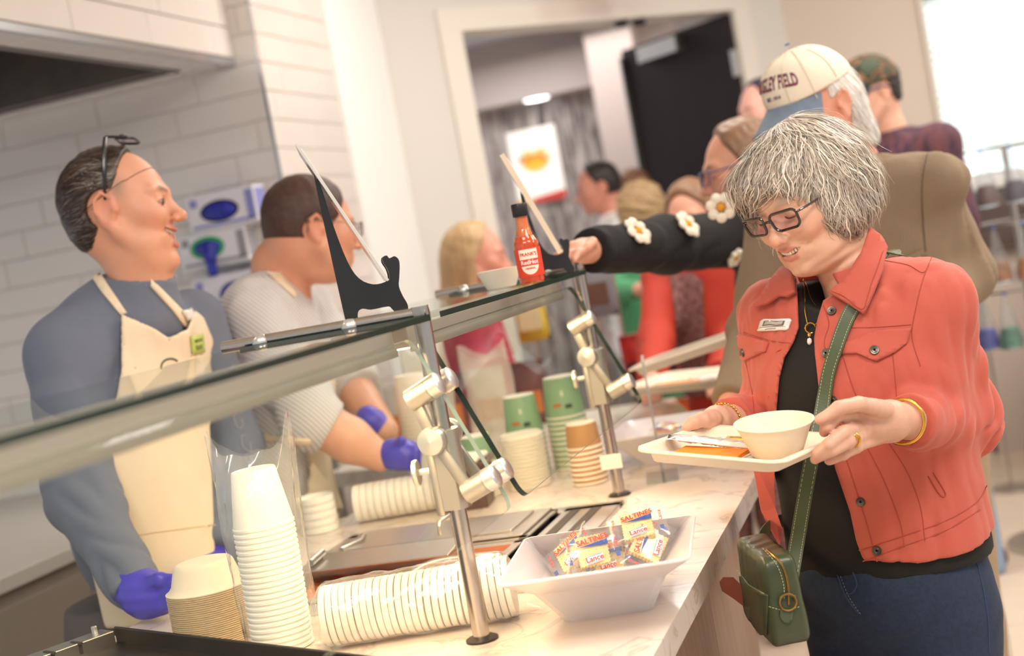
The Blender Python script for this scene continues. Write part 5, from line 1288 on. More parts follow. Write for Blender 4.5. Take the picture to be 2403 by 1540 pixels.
# ---- glasses in head space
def glasses(head, name, label, m, mlens, parent, zc=-.004, w=.025, h=.0165, yc=.0985, gap=.0095, tilt=-.10, r=.0018, temple=True, tr=.0019, wrap=.12, as_thing=True, top=None):
    g = tag(bpy.data.objects.new(name, None), None); C.objects.link(g); g.parent = parent
    for s in (-1, 1):
        cx = s*(gap+w); pts = []
        for (x, y) in rounded_rect(2*w, 2*h, h*.62, 7):
            X, Z = x-w, y-h; X *= (1+.06*Z/h); pts.append(head.w((cx+X, yc-abs(cx+X)*wrap-(abs(cx+X)/.06)**3*.004+Z*tilt, zc+Z+ (0.0015*abs(X)/w))))
        q = MB(); q.tube(pts+[pts[0]], r, 8, False); q.build('rim', m, g, True)
        if top: q = MB(); n_ = len(pts); q.tube([pts[k] for k in range(7, 18)], r*1.5, 8); q.build('brow_bar', m, g, True)
        V = pts+[sum(pts, Vector())/len(pts)]; n_ = len(pts); from_vf('lens', V, [(k, (k+1) % n_, n_) for k in range(n_)], mlens, g, True)
        if temple:
            xo = gap+2*w; y0 = yc-xo*wrap-(xo/.06)**3*.004
            q = MB(); q.tube(smooth_path([head.w((s*(xo-.002), y0, zc+h*.55)), head.w((s*(xo+.008), y0-.012, zc+h*.6)), head.w((s*.079, .02, zc+h*.6)), head.w((s*.080, -.02, zc+h*.45)), head.w((s*.078, -.038, zc-.02))], 5), tr, 8); q.build('temple', m, g, True)
    q = MB(); q.tube(smooth_path([head.w((-gap-.001, yc-gap*wrap, zc+.004)), head.w((0, yc+.001, zc+.0065)), head.w((gap+.001, yc-gap*wrap, zc+.004))], 5), r*.95, 8); q.build('bridge', m, g, True)
    return g
M_tort = mat('dark tortoiseshell', '#241812', .2, noise=(60, .5), col2='#5a3a24', coat=.6)
M_lens = thin_glass('spectacle lens', '#eee4ec', .9)
glasses(hd_, 'eyeglasses', '', M_tort, M_lens, hero, zc=-.005, w=.0240, h=.0155, yc=.1045, gap=.0085, tilt=.10, r=.0024)
# ---- hair
hcol = [np.array(lin(c)) for c in ('#d9cfc3', '#c4b8ab', '#e6dccf', '#a89c90', '#bdb0a3', '#eee5d9', '#8f857b')]
def haircap(P):
    L_ = hd_.loc(P)
    d = s_ell(L_, (0, -.024, .034), (.094, .106, .092)); d = smin(d, s_ell(L_, (.0, -.062, -.010), (.094, .070, .085)), .03)
    d = smin(d, s_ell(L_, (-.060, -.016, -.018), (.038, .058, .062)), .03); d = smin(d, s_ell(L_, (.056, .004, -.004), (.036, .052, .055)), .03)
    d = smin(d, s_ell(L_, (.016, .050, .058), (.066, .048, .036)), .03)
    # face opening
    fo = s_ell(L_, (-.016, .118, -.022), (.056, .085, .066)); fo = np.minimum(fo, s_ell(L_, (0, .10, -.09), (.085, .095, .075)))
    d = smax(d, -fo, .012); d = smax(d, -(L_[:, 2]+.088), .01)
    d += .0035*vnoise(L_, 75, 4)+.0018*vnoise(L_, 170, 7)
    return d*hd_.sc
c8 = np.array([list(hd_.w((x, y, z))) for x in (-.13, .13) for y in (-.16, .13) for z in (-.12, .17)])
HV, HQ = sdf_mesh(haircap, c8.min(0), c8.max(0), .0035)
ctint = np.tile(np.array(lin('#c6baad')), (len(HV), 1))*(1+.18*vnoise(hd_.loc(HV.astype(f32)), 130, 2))[:, None]
hco = np_mesh('hair', HV, HQ, M_hair, hero, ctint)
crown = hd_.w((.012, -.035, .145))
def hflow(p, n):
    L_ = hd_.loc(np.array([list(p)], f32))[0]
    out = Vector((p-crown)); v = out.normalized()+Vector((0, 0, -.35))
    # fringe swept across the forehead towards the person's right
    if L_[1] > .02: v = v+Vector((hd_.R @ A3((.55, .25, -.45))).tolist())*min(1, (L_[1]-.02)/.05)
    else: v = v+Vector((hd_.R @ A3((0, -.25, -.5))).tolist())
    if L_[2] < -.03: v = v+Vector(n)*.35
    return v
ho = hairs('hair_strands', HV, HQ, hflow, 8000, 12, .0068, .00062, hcol, hco, 3, .010, region=lambda c: hd_.loc(c.astype(f32))[:, 2] > -.075, m=M_hair, noise=.30, curl=.25)
ho['kind'] = 'stuff'
ho = hairs('hair_locks', HV, HQ, hflow, 1900, 14, .0072, .0011, [c*np.array([.96, .92, .87]) for c in hcol], hco, 8, .020, region=lambda c: hd_.loc(c.astype(f32))[:, 2] > -.07, m=M_hair, noise=.42, curl=.5); ho['kind'] = 'stuff'
# ---- jacket details laid on the cloth
def poly_px(l): return [(float(a), float(b)) for a, b in l]
COLR = [(2037, 540), (2062, 560), (2079, 590), (2072, 640), (2050, 695), (2029, 741), (1985, 712), (1949, 690), (1976, 668), (1998, 640), (2018, 600)]
COLL = [(1842, 628), (1866, 650), (1870, 690), (1852, 699), (1832, 697), (1808, 714), (1776, 724), (1790, 700), (1815, 662)]
CV, CQ = sdf_mesh(lambda P: smin(jacket(P), smin(torso(P, .016), s_path(P, [off(cNeck, 0, -.012, -.03), off(cNeck, 0, .0, .045)], [.085, .072], .02), .02), .02), jlo, jhi, .008); CB = bvh_of(CV, CQ)
co_ = decal(CB, COLR, M_coral, 'collar', hero, .004, .006, 12, 2.36); decal(CB, COLL, M_coral, 'collar', hero, .004, .005, 10, 2.4)
CBc = BVHTree.FromObject(co_, bpy.context.evaluated_depsgraph_get()) if False else CB
seam(CB, [(2070, 600), (2044, 690), (2026, 731), (1985, 703), (1957, 689)], M_coral_s, 'stitching', co_, .0007, .0108)
FLR = [(1976, 809), (2060, 776), (2138, 770), (2128, 805), (2100, 828), (2055, 849), (2010, 830), (1977, 832)]
FLL = [(1724, 778), (1760, 790), (1806, 805), (1798, 826), (1770, 838), (1738, 852), (1722, 835), (1716, 812)]
p1_ = decal(JB, FLR, M_coral, 'pocket_flap', hero, .001, .004, 10); p2_ = decal(JB, FLL, M_coral, 'pocket_flap', hero, .001, .004, 8, 2.5)
for pl in ([(1932, 716), (1945, 760), (1935, 800), (1940, 850), (1950, 930), (1975, 1040), (2010, 1150), (2040, 1250), (2058, 1318)], [(2075, 612), (2130, 622), (2165, 640), (2180, 622)], [(2186, 604), (2165, 660), (2150, 720), (2140, 790), (2160, 860)], [(1977, 832), (1998, 900), (2010, 930)], [(2095, 830), (2104, 930)], [(1985, 770), (2060, 768), (2138, 762)], [(1745, 780), (1810, 800), (1862, 806)], [(2030, 1040), (2075, 1130), (2112, 1225), (2122, 1284)], [(2085, 1040), (2130, 1110), (2160, 1190), (2170, 1270)], [(2016, 1292), (2120, 1258), (2220, 1222), (2290, 1180), (2316, 1140)], [(1750, 850), (1765, 920), (1770, 985)], [(2025, 1318), (2120, 1282), (2220, 1245), (2300, 1196)]):
    seam(JB, pl, M_coral_s, 'seam', hero, .0009, .0002)
seam(JB, [(2190, 1110), (2218, 1158), (2206, 1162), (2178, 1118)], M_coral_s, 'welt_pocket', hero, .0012, .0006)
for (x, y, d_) in ((1952, 730, .020), (1939, 829, .020), (2052, 822, .020), (1955, 940, .020), (1986, 1062, .021), (2020, 1178, .021), (2058, 1292, .021), (1743, 828, .018)):
    B_ = BVHTree.FromPolygons([v.co[:] for v in p1_.data.vertices], [tuple(p.vertices) for p in p1_.data.polygons]) if (x, y) == (2052, 822) else (BVHTree.FromPolygons([v.co[:] for v in p2_.data.vertices], [tuple(p.vertices) for p in p2_.data.polygons]) if (x, y) == (1743, 828) else JB)
    P, N = cast(B_, x, y); r_ = .0078 if d_ > .0185 else .0074
    q = MB(); q.lathe([(.0, .0008), (.0016, .0008), (.002, .0026), (r_*.55, .0032), (r_*.62, .0026), (r_*.92, .0030), (r_, .0018), (r_, -.001), (0, -.001)], P, 24, rot_to(N)); b_ = q.build('button', M_gun, hero, True)
    q = MB(); q.lathe([(0, .0012), (.0015, .0012)], P+N*.0002, 10, rot_to(N)); q.build('button_eye', M_black, b_)
for (x, y) in ((1828, 822), (1802, 930), (2047, 803), (1747, 812)):
    P, N = cast(JB, x, y); t_ = (cup_*.9 if x in (2047, 1747) else cright); q = MB(); q.box(P+N*.0012, (.011, .002, .0015), rot_to(N, t_)); q.build('buttonhole', mat('orange thread', '#e2563a', .8), hero)
# free hanging front edge of the open jacket below the tray
fl_ = [(1760, 1060), (1818, 1060), (1817, 1147), (1820, 1194), (1836, 1241), (1830, 1281), (1806, 1241), (1787, 1200), (1776, 1141), (1770, 1100)]
def flap_pt(x, y): return px(x, y, 2.435+.012*math.sin((y-1060)/45)+(1818-x)*.0004)
n_ = len(fl_); V = [flap_pt(*p) for p in fl_]+[flap_pt(*p)+fwd*.006 for p in fl_]; from_vf('jacket_flap', V, [tuple(range(n_-1, -1, -1)), tuple(range(n_, 2*n_))]+[(i, (i+1) % n_, n_+(i+1) % n_, n_+i) for i in range(n_)], M_coral, hero)
# name badge
bd = decal(JB, [(1779, 776), (1788, 754), (1794, 750), (1855, 748), (1859, 752), (1852, 772), (1846, 777), (1784, 778)], mat('white badge', '#ece4dd', .3, coat=.4), 'name_badge', hero, .002, .002, 4)
decal(JB, [(1793, 766), (1797, 754), (1846, 753), (1842, 765)], mat('badge print', '#6d6560', .6), 'badge_print', bd, .0045, .0003, 3); decal(JB, [(1797, 764), (1800, 756), (1842, 755), (1839, 763)], mat('badge print pale', '#b9b0aa', .6), 'badge_print', bd, .005, .0003, 3)
for i, (xa, xb, y) in enumerate(((1787, 1848, 769.5), (1800, 1826, 774.5))):
    seam(JB, [(xa, y), (xb, y-1.5)], mat('badge print', '#6d6560', .6), 'badge_print', bd, .0005, .0046, 3)
# necklace
def chain(pts, bv, r, name): 
    P = smooth_path([(a, b, 0) for a, b in pts], 8); q = MB(); q.tube([cast(bv, p.x, p.y, 2.4)[0]+cast(bv, p.x, p.y, 2.4)[1]*.002 for p in P], r, 6); return q.build(name, M_gold, nkl, True)
nkl = thing('necklace', 'thin gold necklace with ring and pearl worn by the coral jacket woman', 'necklace', hero.location)
def abs_child(o): o.matrix_parent_inverse = o.parent.matrix_world.inverted(); return o
MIX = bvh_of(np.concatenate([SV, BVt]), np.concatenate([SQ, BQt+len(SV)]))
chain([(1885, 655), (1886, 690), (1890, 730), (1897, 765)], MIX, .0007, 'chain'); chain([(1889, 662), (1900, 700), (1914, 722)], MIX, .0007, 'chain'); chain([(1912, 765), (1920, 758)], MIX, .0007, 'chain')
P, N = cast(MIX, 1905, 772); q = MB(); q.tube([P+N*.004+(cright*math.cos(t)+cup_*math.sin(t))*.0085 for t in [2*math.pi*k/24 for k in range(25)]], .0013, 8, False); q.build('ring_pendant', M_gold, nkl, True)
P, N = cast(MIX, 1903, 788); q = MB(); q.lathe([(0, -.005), (.003, -.003), (.0035, 0), (.003, .003), (0, .005)], P+N*.004, 14, rot_to(cup_)); q.build('bead', M_gold, nkl, True)
P, N = cast(MIX, 1903, 803); q = MB(); q.lathe([(0, -.0065), (.003, -.0045), (.0042, -.001), (.0032, .004), (0, .006)], P+N*.0045, 16, rot_to(cup_)); q.build('pearl', mat('pearl', '#efe2dc', .2, coat=.7), nkl, True)
# jewellery on the wrists
def ring_around(a, b, c, r, tube, m, name, label, cat, beads=0, squash=1.):
    ax = Vector((A3(b)-A3(a)).tolist()).normalized(); R_ = rot_to(ax); o = thing(name, label, cat, c)
    pts = [R_ @ Vector((r*math.cos(t), r*squash*math.sin(t), 0)) for t in [2*math.pi*k/36 for k in range(36)]]
    q = MB()
    if beads:
        for k in range(beads):
            t = 2*math.pi*k/beads; q.lathe([(0, -tube), (tube*.75, -tube*.6), (tube, 0), (tube*.75, tube*.6), (0, tube)], R_ @ Vector((r*math.cos(t), r*math.sin(t), 0)), 8)
    else: q.tube(pts+[pts[0]], tube, 10, False)
    q.build('band', m, o, True); return o
ring_around(eL, wL, px(2117, 990, 2.205), .0345, .0028, M_gold, 'bangle', 'polished gold bangle on the wrist holding the bowl', 'bracelet')
ring_around(eR, wR, px(1697, 990, 2.40), .031, .0026, M_gold, 'bead_bracelet', 'gold bead bracelet on the wrist at the far tray corner', 'bracelet', 34)
f_ = handL[1][3][0]; rg = ring_around(f_[0], f_[1], Vector(((f_[0]*.2+f_[1]*.8)).tolist()), .0112, .0022, M_gold, 'finger_ring', 'gold band ring on the hand at the tray edge', 'ring')
q = MB(); vv = (CAM-rg.location).normalized(); q.box(vv*.0105, (.014, .009, .004), rot_to(vv, cright*.8+cup_*.5), bev=.001); q.build('ring_face', M_gold, rg)
# waistband, fly and side seams of the jeans
for pl in ([(1962, 1340), (1985, 1400), (2015, 1440)], [(2000, 1338), (2010, 1370), (2000, 1392), (1986, 1395)], [(2268, 1245), (2300, 1350), (2318, 1450), (2322, 1535)]):
    seam(NB, pl, mat('denim seam', '#2c3f5d', .8), 'jean_seam', hero, .0014, .0002)
stitches(NB, [(1970, 1345), (1992, 1400), (2022, 1445)], mat('denim thread', '#7f7a66', .7), 'jean_stitch', hero, .0006)
# ---- crossbody bag
M_leather = mat('green leather', '#38422a', .38, noise=(30, .4), col2='#4a5434', bump=(220, .15), coat=.15)
M_lstrap = mat('green leather strap', '#465338', .5, noise=(40, .3), col2='#525f40', bump=(260, .12))
M_thread = mat('cream thread', '#c9c39a', .7); M_brass = mat('aged brass', '#9a7a45', .35, 1.)
bag = thing('crossbody_bag', 'green leather crossbody bag hanging beside the woman at the counter', 'bag', px(1847, 1415, 2.14))
bx = Vector((-.34, .94, 0)).normalized(); by = Vector((bx.y, -bx.x, 0)); BR = Matrix(((by.x, bx.x, 0), (by.y, bx.y, 0), (0, 0, 1)))   # local x across the gusset, y along the bag, z up
BRn = np.array(BR, f32); bc = A3(bag.location)
bw_, bl_, bh_ = .030, .105, .080
def bagf(P):
    L_ = (P-bc) @ BRn; L_[:, 1] -= bl_-.005
    hw = bw_*(1-.10*(L_[:, 2]/bh_)); q = np.stack([np.abs(L_[:, 0])-hw+.012, np.abs(L_[:, 1])-bl_+.03, np.abs(L_[:, 2])-bh_+.030], 1)
    d = np.sqrt((np.maximum(q, 0)**2).sum(1))+np.minimum(q.max(1), 0)-.020
    d = smax(d, np.abs(L_[:, 0])-hw, .012)
    d += .0012*vnoise(L_, 60, 3)
    d += .002*np.exp(-((np.abs(L_[:, 0])-hw)/.003)**2)*0
    return d
c8 = np.array([list(bag.location+BR @ Vector((x, y, z))) for x in (-.06, .06) for y in (-.04, .25) for z in (-.1, .1)])
BV, BQ = sdf_mesh(bagf, c8.min(0), c8.max(0), .0032)
def inbag(V_): return V_-np.array(bag.location)
bo2 = np_mesh('body', inbag(BV), BQ, M_leather, bag); BGB = bvh_of(BV, BQ)
def rel(o, par): o.parent = par; o.location = -Vector(par.location); return o
rel(decal(BGB, [(1726, 1330), (1760, 1372), (1804, 1397), (1800, 1512), (1768, 1490), (1735, 1420)], M_leather, 'pocket', None, .0005, .0035, 8, 2.2), bag)
for pl in ([(1805, 1424), (1840, 1432), (1876, 1424)], [(1790, 1288), (1822, 1325), (1838, 1370), (1840, 1405)], [(1729, 1338), (1762, 1378), (1803, 1401)]): rel(stitches(BGB, pl, M_thread, 'stitching', None, .0006, .0008, 4.5, 3., 2.2), bag)
rel(seam(BGB, [(1800, 1292), (1834, 1326), (1848, 1372), (1850, 1420)], M_brass, 'zip', None, .0022, .0006, 6, 2.2), bag)
rel(decal(BGB, [(1830, 1432), (1860, 1430), (1858, 1452), (1848, 1463), (1836, 1460), (1829, 1448)], M_lstrap, 'tab', None, .001, .003, 6, 2.1), bag)
P, N = cast(BGB, 1846, 1412); q = MB(); q.tube([P+N*.006+cright*(.0125*math.cos(t))+cup_*(.0125*math.sin(t)) for t in [2*math.pi*k/24 for k in range(25)]], .0018, 8, False); rel(q.build('d_ring', M_brass, None, True), bag)
# strap: over her shoulder, down the jacket, free to the bag ring
st_px = [(2003, 722), (1986, 760), (1968, 812), (1950, 872), (1938, 930)]
SP = [cast(JB, *p)[0]+cast(JB, *p)[1]*.006 for p in st_px]; SN = [cast(JB, *p)[1] for p in st_px]
for (x, y, d_) in ((1925, 985, 2.30), (1908, 1060, 2.28), (1891, 1150, 2.26), (1874, 1250, 2.23), (1858, 1345, 2.19), (1849, 1402, 2.145)):
    sd0 = min((cast(b0, x, y, 9.)[0]-CAM).dot(fwd) for b0 in (SB, JB, NB))-.012; d_ = min(d_, sd0); SP.append(px(x, y, d_)); SN.append((CAM-px(x, y, d_)).normalized())
def on_torso(o_, d_, lift=.026):
    d_ = Vector(d_.tolist()); h_ = SB.ray_cast(Vector(o_.tolist()), d_); return (h_[0] if h_[0] else Vector(o_.tolist())+d_*.25)-d_*lift, -d_
front = [cast(JB, *p) for p in ((2074, 606), (2045, 656))]; UP = A3((0, 0, 1)); zt, zb = float(cChest[2])+.10, float(hemA.z)+.03
rear = []
for k in range(6):
    t = k/5; o_ = off(cChest, .13-.20*t, -.45, 0).copy(); o_[2] = zb+(zt-zb)*t; rear.append(on_torso(o_, hf))
sideo = off(cPel, .45, -.02, 0).copy(); sideo[2] = zb; rear = [on_torso(sideo, -hr)]+rear+[on_torso(off(cNeck, -.062, -.050, .35), -UP, .016)]
hipP = px(1797, 1248, 2.36); SP = [px(1792, 1290, 2.335), hipP]+[p for p, n in rear]+[p+n*.006 for p, n in front]+SP; SN = [Vector(hr.tolist())]*2+[n for p, n in rear]+[n for p, n in front]+SN
Pp = smooth_path(SP, 8); Nn = smooth_path(SN, 8); V = []; Fs = []; hw = .0118
for i, (p, n) in enumerate(zip(Pp, Nn)):
    t = (Pp[min(i+1, len(Pp)-1)]-Pp[max(i-1, 0)]).normalized(); n = (n-t*n.dot(t)).normalized(); s = t.cross(n)
    V += [p-s*hw, p+s*hw, p+s*hw+n*.0025, p-s*hw+n*.0025]
for i in range(len(Pp)-1):
    for k in range(4): Fs.append((i*4+k, i*4+(k+1) % 4, i*4+4+(k+1) % 4, i*4+4+k))
Fs += [(3, 2, 1, 0), tuple((len(Pp)-1)*4+k for k in range(4))]
rel(from_vf('strap', V, Fs, M_lstrap, None, False), bag)
q = MB()
for sd_ in (-1, 1):
    s_ = 0
    for i in range(0, len(Pp)-1):
        a, b = V[i*4+3], V[i*4+2]; a2, b2 = V[i*4+7], V[i*4+6]; f = .5+sd_*.36
        p_, p2 = Vector(a)*(1-f)+Vector(b)*f, Vector(a2)*(1-f)+Vector(b2)*f; L_ = (p2-p_).length; nst = max(1, int(L_/.0045))
        for k in range(nst): q.tube([p_+(p2-p_)*((k+.1)/nst)+Nn[i]*.0004, p_+(p2-p_)*((k+.7)/nst)+Nn[i]*.0004], .0005, 4)
rel(q.build('strap_stitching', M_thread, None), bag); bag.children[-1]['kind'] = 'stuff'
P = Pp[-7]; q = MB(); q.lathe([(0, .003), (.0045, .0022), (.0052, 0), (0, 0)], P+Nn[-7]*.0025, 16, rot_to(Nn[-7])); rel(q.build('rivet', M_brass, None, True), bag)
# second strap end and brown tag behind the bag
P0 = px(1738, 1372, 2.26); q = MB(); q.prism([(0, 0), (-.012, .012), (-.028, .012), (-.034, .004), (-.030, -.010), (-.012, -.022), (.004, -.034)], .004, P0, cright, cup_); rel(q.build('leather_tag', mat('brown leather', '#8a3f22', .5), None), bag)
# child meshes were laid out in world space: cancel the roots' offsets
for root in (hero, nkl):
    for ch in root.children:
        if root is nkl or ch.name.split('.')[0] not in ('nail',): ch.location = Vector(ch.location)-root.location
# ================================================================== people: shared builder
M_teeth = mat('teeth', '#e9dcc2', .3, coat=.3)
def loc_fix(root, skip=()):
    for ch in root.children:
        if ch.type == 'MESH' or ch.type == 'EMPTY': ch.location = Vector(ch.location)-root.location
def bb(pts, pad): a = np.array([list(map(float, p)) for p in pts]); return a.min(0)-pad, a.max(0)+pad
def build_body(root, head, hands, skin, hres=.0028, core=None, **ck):
    def fn(P):
        d = masked(head.sdf, P, hlo, hhi)
        if core is not None: d = smin(d, core(P), .015)
        for h_ in hands: d = smin(d, masked(h_[0], P, h_[1], h_[2]), .008)
        return d
    hlo, hhi = lo, hi = head.bounds()
    for h_ in hands: lo = np.minimum(lo, h_[1]); hi = np.maximum(hi, h_[2])
    if core is not None: lo = np.minimum(lo, core.lo); hi = np.maximum(hi, core.hi)
    V, Q = sdf_mesh(fn, lo, hi, hres); c = head.colors(V, skin, **ck)
    for h_ in hands:
        m_ = (h_[0](V.astype(f32)) < hres*2)[:, None]; c = np.where(m_, np.array(lin(h_[4])), c)
    return np_mesh('body', V, Q, M_skin, root, c)
def hair_shell(head, name, m, parent, infl=.008, front=None, low=None, res=.0035, extra=None, cols=None, bump=.0012, cut=None):
    def fn(P):
        L_ = head.loc(P); d = head.skull(L_, infl)+bump*vnoise(L_, 90, 3)
        if extra is not None: d = extra(L_, d)
        d = smax(d, cut(L_), .006)
        return d*head.sc
    c8 = np.array([list(head.w((x, y, z))) for x in (-.14, .14) for y in (-.16, .15) for z in (-.32, .17)])
    V, Q = sdf_mesh(fn, c8.min(0), c8.max(0), res); cc = None
    if cols is not None: cc = cols(head.loc(V.astype(f32)))
    o = np_mesh(name, V, Q, m, parent, cc); return o, V, Q
def strands(head, V, Q, cols, n, parent, flow, width=.0007, seg=8, step=.006, lift=.002, seed=1, noise=.15, region=None, curl=0.):
    o = hairs('hair_strands', V, Q, flow, n, seg, step, width, [np.array(lin(c)) for c in cols], parent, seed, lift, region, M_hair, noise, curl=curl); o['kind'] = 'stuff'; return o
def lvec(head, v): return Vector((head.R @ A3(v)).tolist())
# ================================================================== server in the blue shirt
M_bshirt = mat('slate blue cotton', '#6c7384', .8, noise=(20, .25), col2='#5d6475', bump=(380, .15), sheen=.1)
M_apron = mat('natural canvas', '#ecd9bd', .8, noise=(20, .2), col2='#dfc8a6', bump=(420, .25))
M_pants = mat('dark grey trousers', '#5f5758', .8, noise=(40, .3), col2='#514a4b', bump=(300, .15))
M_glove = mat('purple nitrile glove', '#4f48c4', .35, noise=(20, .3), col2='#3f39a8', bump=(60, .3), bumpdist=.003)
B1 = frame(.98, -.20); b1r, b1f = B1[:, 0], B1[:, 1]
m1 = thing('person', 'smiling server in slate blue shirt and canvas apron with purple gloves', 'person', (-1.80, 2.62, 0))
def o1(p, r=0, f=0, u=0): return p+b1r*r+b1f*f+A3((0, 0, u))
n1 = hp(330, 672, 2.98); c1 = hp(300, 905, 3.02); w1 = hp(335, 1190, 3.02); p1c = hp(330, 1440, 3.05)
sR1, eR1, wR1 = hp(150, 832, 2.90), hp(190, 1160, 2.80), hp(328, 1412, 2.62)+A3((0, 0, .020))
sL1, eL1, wL1 = hp(450, 760, 3.20), hp(548, 1050, 3.20), hp(520, 1330, 2.98)+A3((0, 0, .03))
def tor1(P, i=0.):
    d = s_ell(P, c1, (.205+i, .130+i, .235+i), B1); d = smin(d, s_ell(P, w1, (.180+i, .140+i, .24+i), B1), .07)
    d = smin(d, s_rc(P, sR1, sL1, .070+i, .066+i), .06); d = smin(d, s_rc(P, o1(n1, 0, -.02, -.06), o1(n1, 0, -.01, -.005), .092+i, .068+i), .05)
    return d
def shirt1(P):
    nf = np.clip((n1[2]-.05-P[:, 2])/.12, 0, 1); d = smin(tor1(P), s_rc(P, o1(n1, 0, -.008, -.04), o1(n1, 0, .008, .012), .082, .071), .02)+(.002*vnoise(P, 20, 3)+drape(P, .010, 42, 4, .45)+drape(P, .004, 80, 7, .5))*nf
    for (s, e, w, r) in ((sR1, eR1, wR1, (.076, .066, .046)), (sL1, eL1, wL1, (.078, .062, .046))):
        q = smin(s_rc(P, s, e, r[0], r[1]), s_rc(P, e, w, r[1], r[2]), .04)
        ax = (w-e)/np.linalg.norm(w-e); t = (P-e) @ ax; q = q+folds(P, e, w, .0055, 62, 3)*np.clip(t/.10, 0, 1)+folds(P, s, e, .003, 40, 5)
        cut = (P-w) @ ax-.0; q = np.where(((P-w)**2).sum(1) < .016, smax(q, cut, .005), q); d = smin(d, q, .025)
    hem = p1c[2]+.02; d = smax(d, hem-P[:, 2], .006)
    d = smax(d, -s_rc(P, o1(n1, 0, .004, .0), o1(n1, 0, .012, .10), .061, .067), .004); return smax(d, P[:, 2]-(n1[2]+.022-.25*((P-n1) @ b1f)), .006)
lo, hi = bb([sR1, eR1, wR1, sL1, eL1, wL1, n1, p1c], .16); S1V, S1Q = sdf_mesh(shirt1, lo, hi, .006); np_mesh('shirt', S1V, S1Q, M_bshirt, m1)
# apron: shell on the front half, bib up to the chest
BIB = [(212, 690), (290, 770), (340, 762), (372, 775), (400, 792), (440, 772), (455, 735), (470, 745), (512, 830), (500, 1000), (508, 1200), (506, 1400), (520, 1470), (208, 1470), (190, 1370), (190, 1300), (250, 1100), (258, 1000), (282, 900), (288, 800)]
AP = [(283, 735), (298, 742), (345, 762), (372, 776), (395, 793), (440, 772), (458, 728), (478, 745), (515, 828), (492, 1000), (500, 1180), (508, 1380), (560, 1475), (206, 1475), (186, 1350), (190, 1290), (240, 1120), (262, 1000), (285, 860)]
def apron1(P):
    d = tor1(P, .014)+.0015*vnoise(P, 22, 6)+drape(P, .004, 36, 9, .35); d = smin(d, s_ell(P, o1(w1, 0, .05, -.20), (.19, .13, .22), B1), .06)
    d = smax(d, -(tor1(P, .004)), .002); d = smax(d, s_poly2(P, AP, 3.0), .003); return smax(d, -((P-w1) @ b1f)+.01, .004)
V, Q = sdf_mesh(apron1, lo, hi, .0055); ap1 = np_mesh('apron', V, Q, M_apron, m1); AB1 = bvh_of(V, Q); SB1 = bvh_of(S1V, S1Q)
decal(SB1, [(200, 602), (222, 622), (262, 680), (298, 735), (284, 742), (240, 688), (196, 625)], M_apron, 'apron_strap', m1, .002, .003, 8, 3.0); decal(SB1, [(355, 660), (368, 668), (432, 738), (450, 770), (440, 778), (404, 730), (352, 672)], M_apron, 'apron_strap', m1, .002, .003, 8, 3.1)
q = decal(SB1, [(420, 730), (440, 728), (452, 748), (432, 752)], mat('white buckle', '#efe9df', .4), 'strap_buckle', m1, .008, .003, 3, 3.0)
decal(AB1, [(445, 790), (472, 785), (477, 828), (449, 832)], mat('green button badge', '#c3cf6d', .4), 'badge', m1, .003, .003, 3, 2.95); decal(AB1, [(452, 797), (468, 794), (469, 801), (453, 804)], mat('badge ink', '#7b8a3c', .6), 'badge_print', m1, .0065, .0004, 2, 2.95)
decal(AB1, [(453, 812), (469, 809), (471, 820), (455, 823)], mat('badge ink', '#7b8a3c', .6), 'badge_print', m1, .0065, .0004, 2, 2.95)
seam(AB1, [(293, 1262), (380, 1248), (505, 1232)], mat('apron seam', '#d2b98f', .8), 'pocket_seam', m1, .0014, .0002, 6, 2.9)
LG = [(400+22*math.cos(t), 862+20*math.sin(t)) for t in [2.9+2.6*k/10 for k in range(11)]]; seam(AB1, LG, mat('apron ink', '#5d5a4c', .7), 'printed_logo', m1, .0022, .0003, 3, 2.9)
def jeans1(P):
    d = s_ell(P, p1c, (.175, .135, .16), B1)
    for sg_ in (-1, 1):
        a = o1(p1c, sg_*.09, 0, -.06); k = o1(p1c, sg_*.10, .03, -.42); f = o1(p1c, sg_*.10, 0, 0).copy(); f[2] = .05; d = smin(d, s_path(P, [a, k, f], [.098, .075, .062], .03), .035)
    return smax(d+.002*vnoise(P, 25, 4), P[:, 2]-(p1c[2]+.05), .005)
V, Q = sdf_mesh(jeans1, np.minimum(p1c-.28, A3((9, 9, .02))), p1c+A3((.28, .28, .1)), .009); np_mesh('trousers', V, Q, M_pants, m1)
for sg_ in (-1, 1):
    f = o1(p1c, sg_*.10, 0, 0)
    def shoe(P, f=f): a = A3((f[0], f[1], .045)); return smax(s_rc(P, o1(a, 0, -.06), o1(a, 0, .15, -.005), .045, .042), -P[:, 2]+.001, .004)
    c = A3((f[0], f[1], .05)); V, Q = sdf_mesh(shoe, c-.24, c+.24, .01); np_mesh('shoe', V, Q, mat('dark shoe leather', '#2a2320', .5), m1)
H1 = frame(.945, .30, .02, .03)
h1 = Head(px(290, 488, 2.96), H1, 1.09, jaw=1.10, nose=1.05, smile=1., open_=.019, ear=1.18, neck=[W3(o1(n1, 0, .008, .05)), W3(o1(n1, 0, 0, -.05))], neck_r=.062, jowl=1.0, chin=1.1, cheeks=1.05)
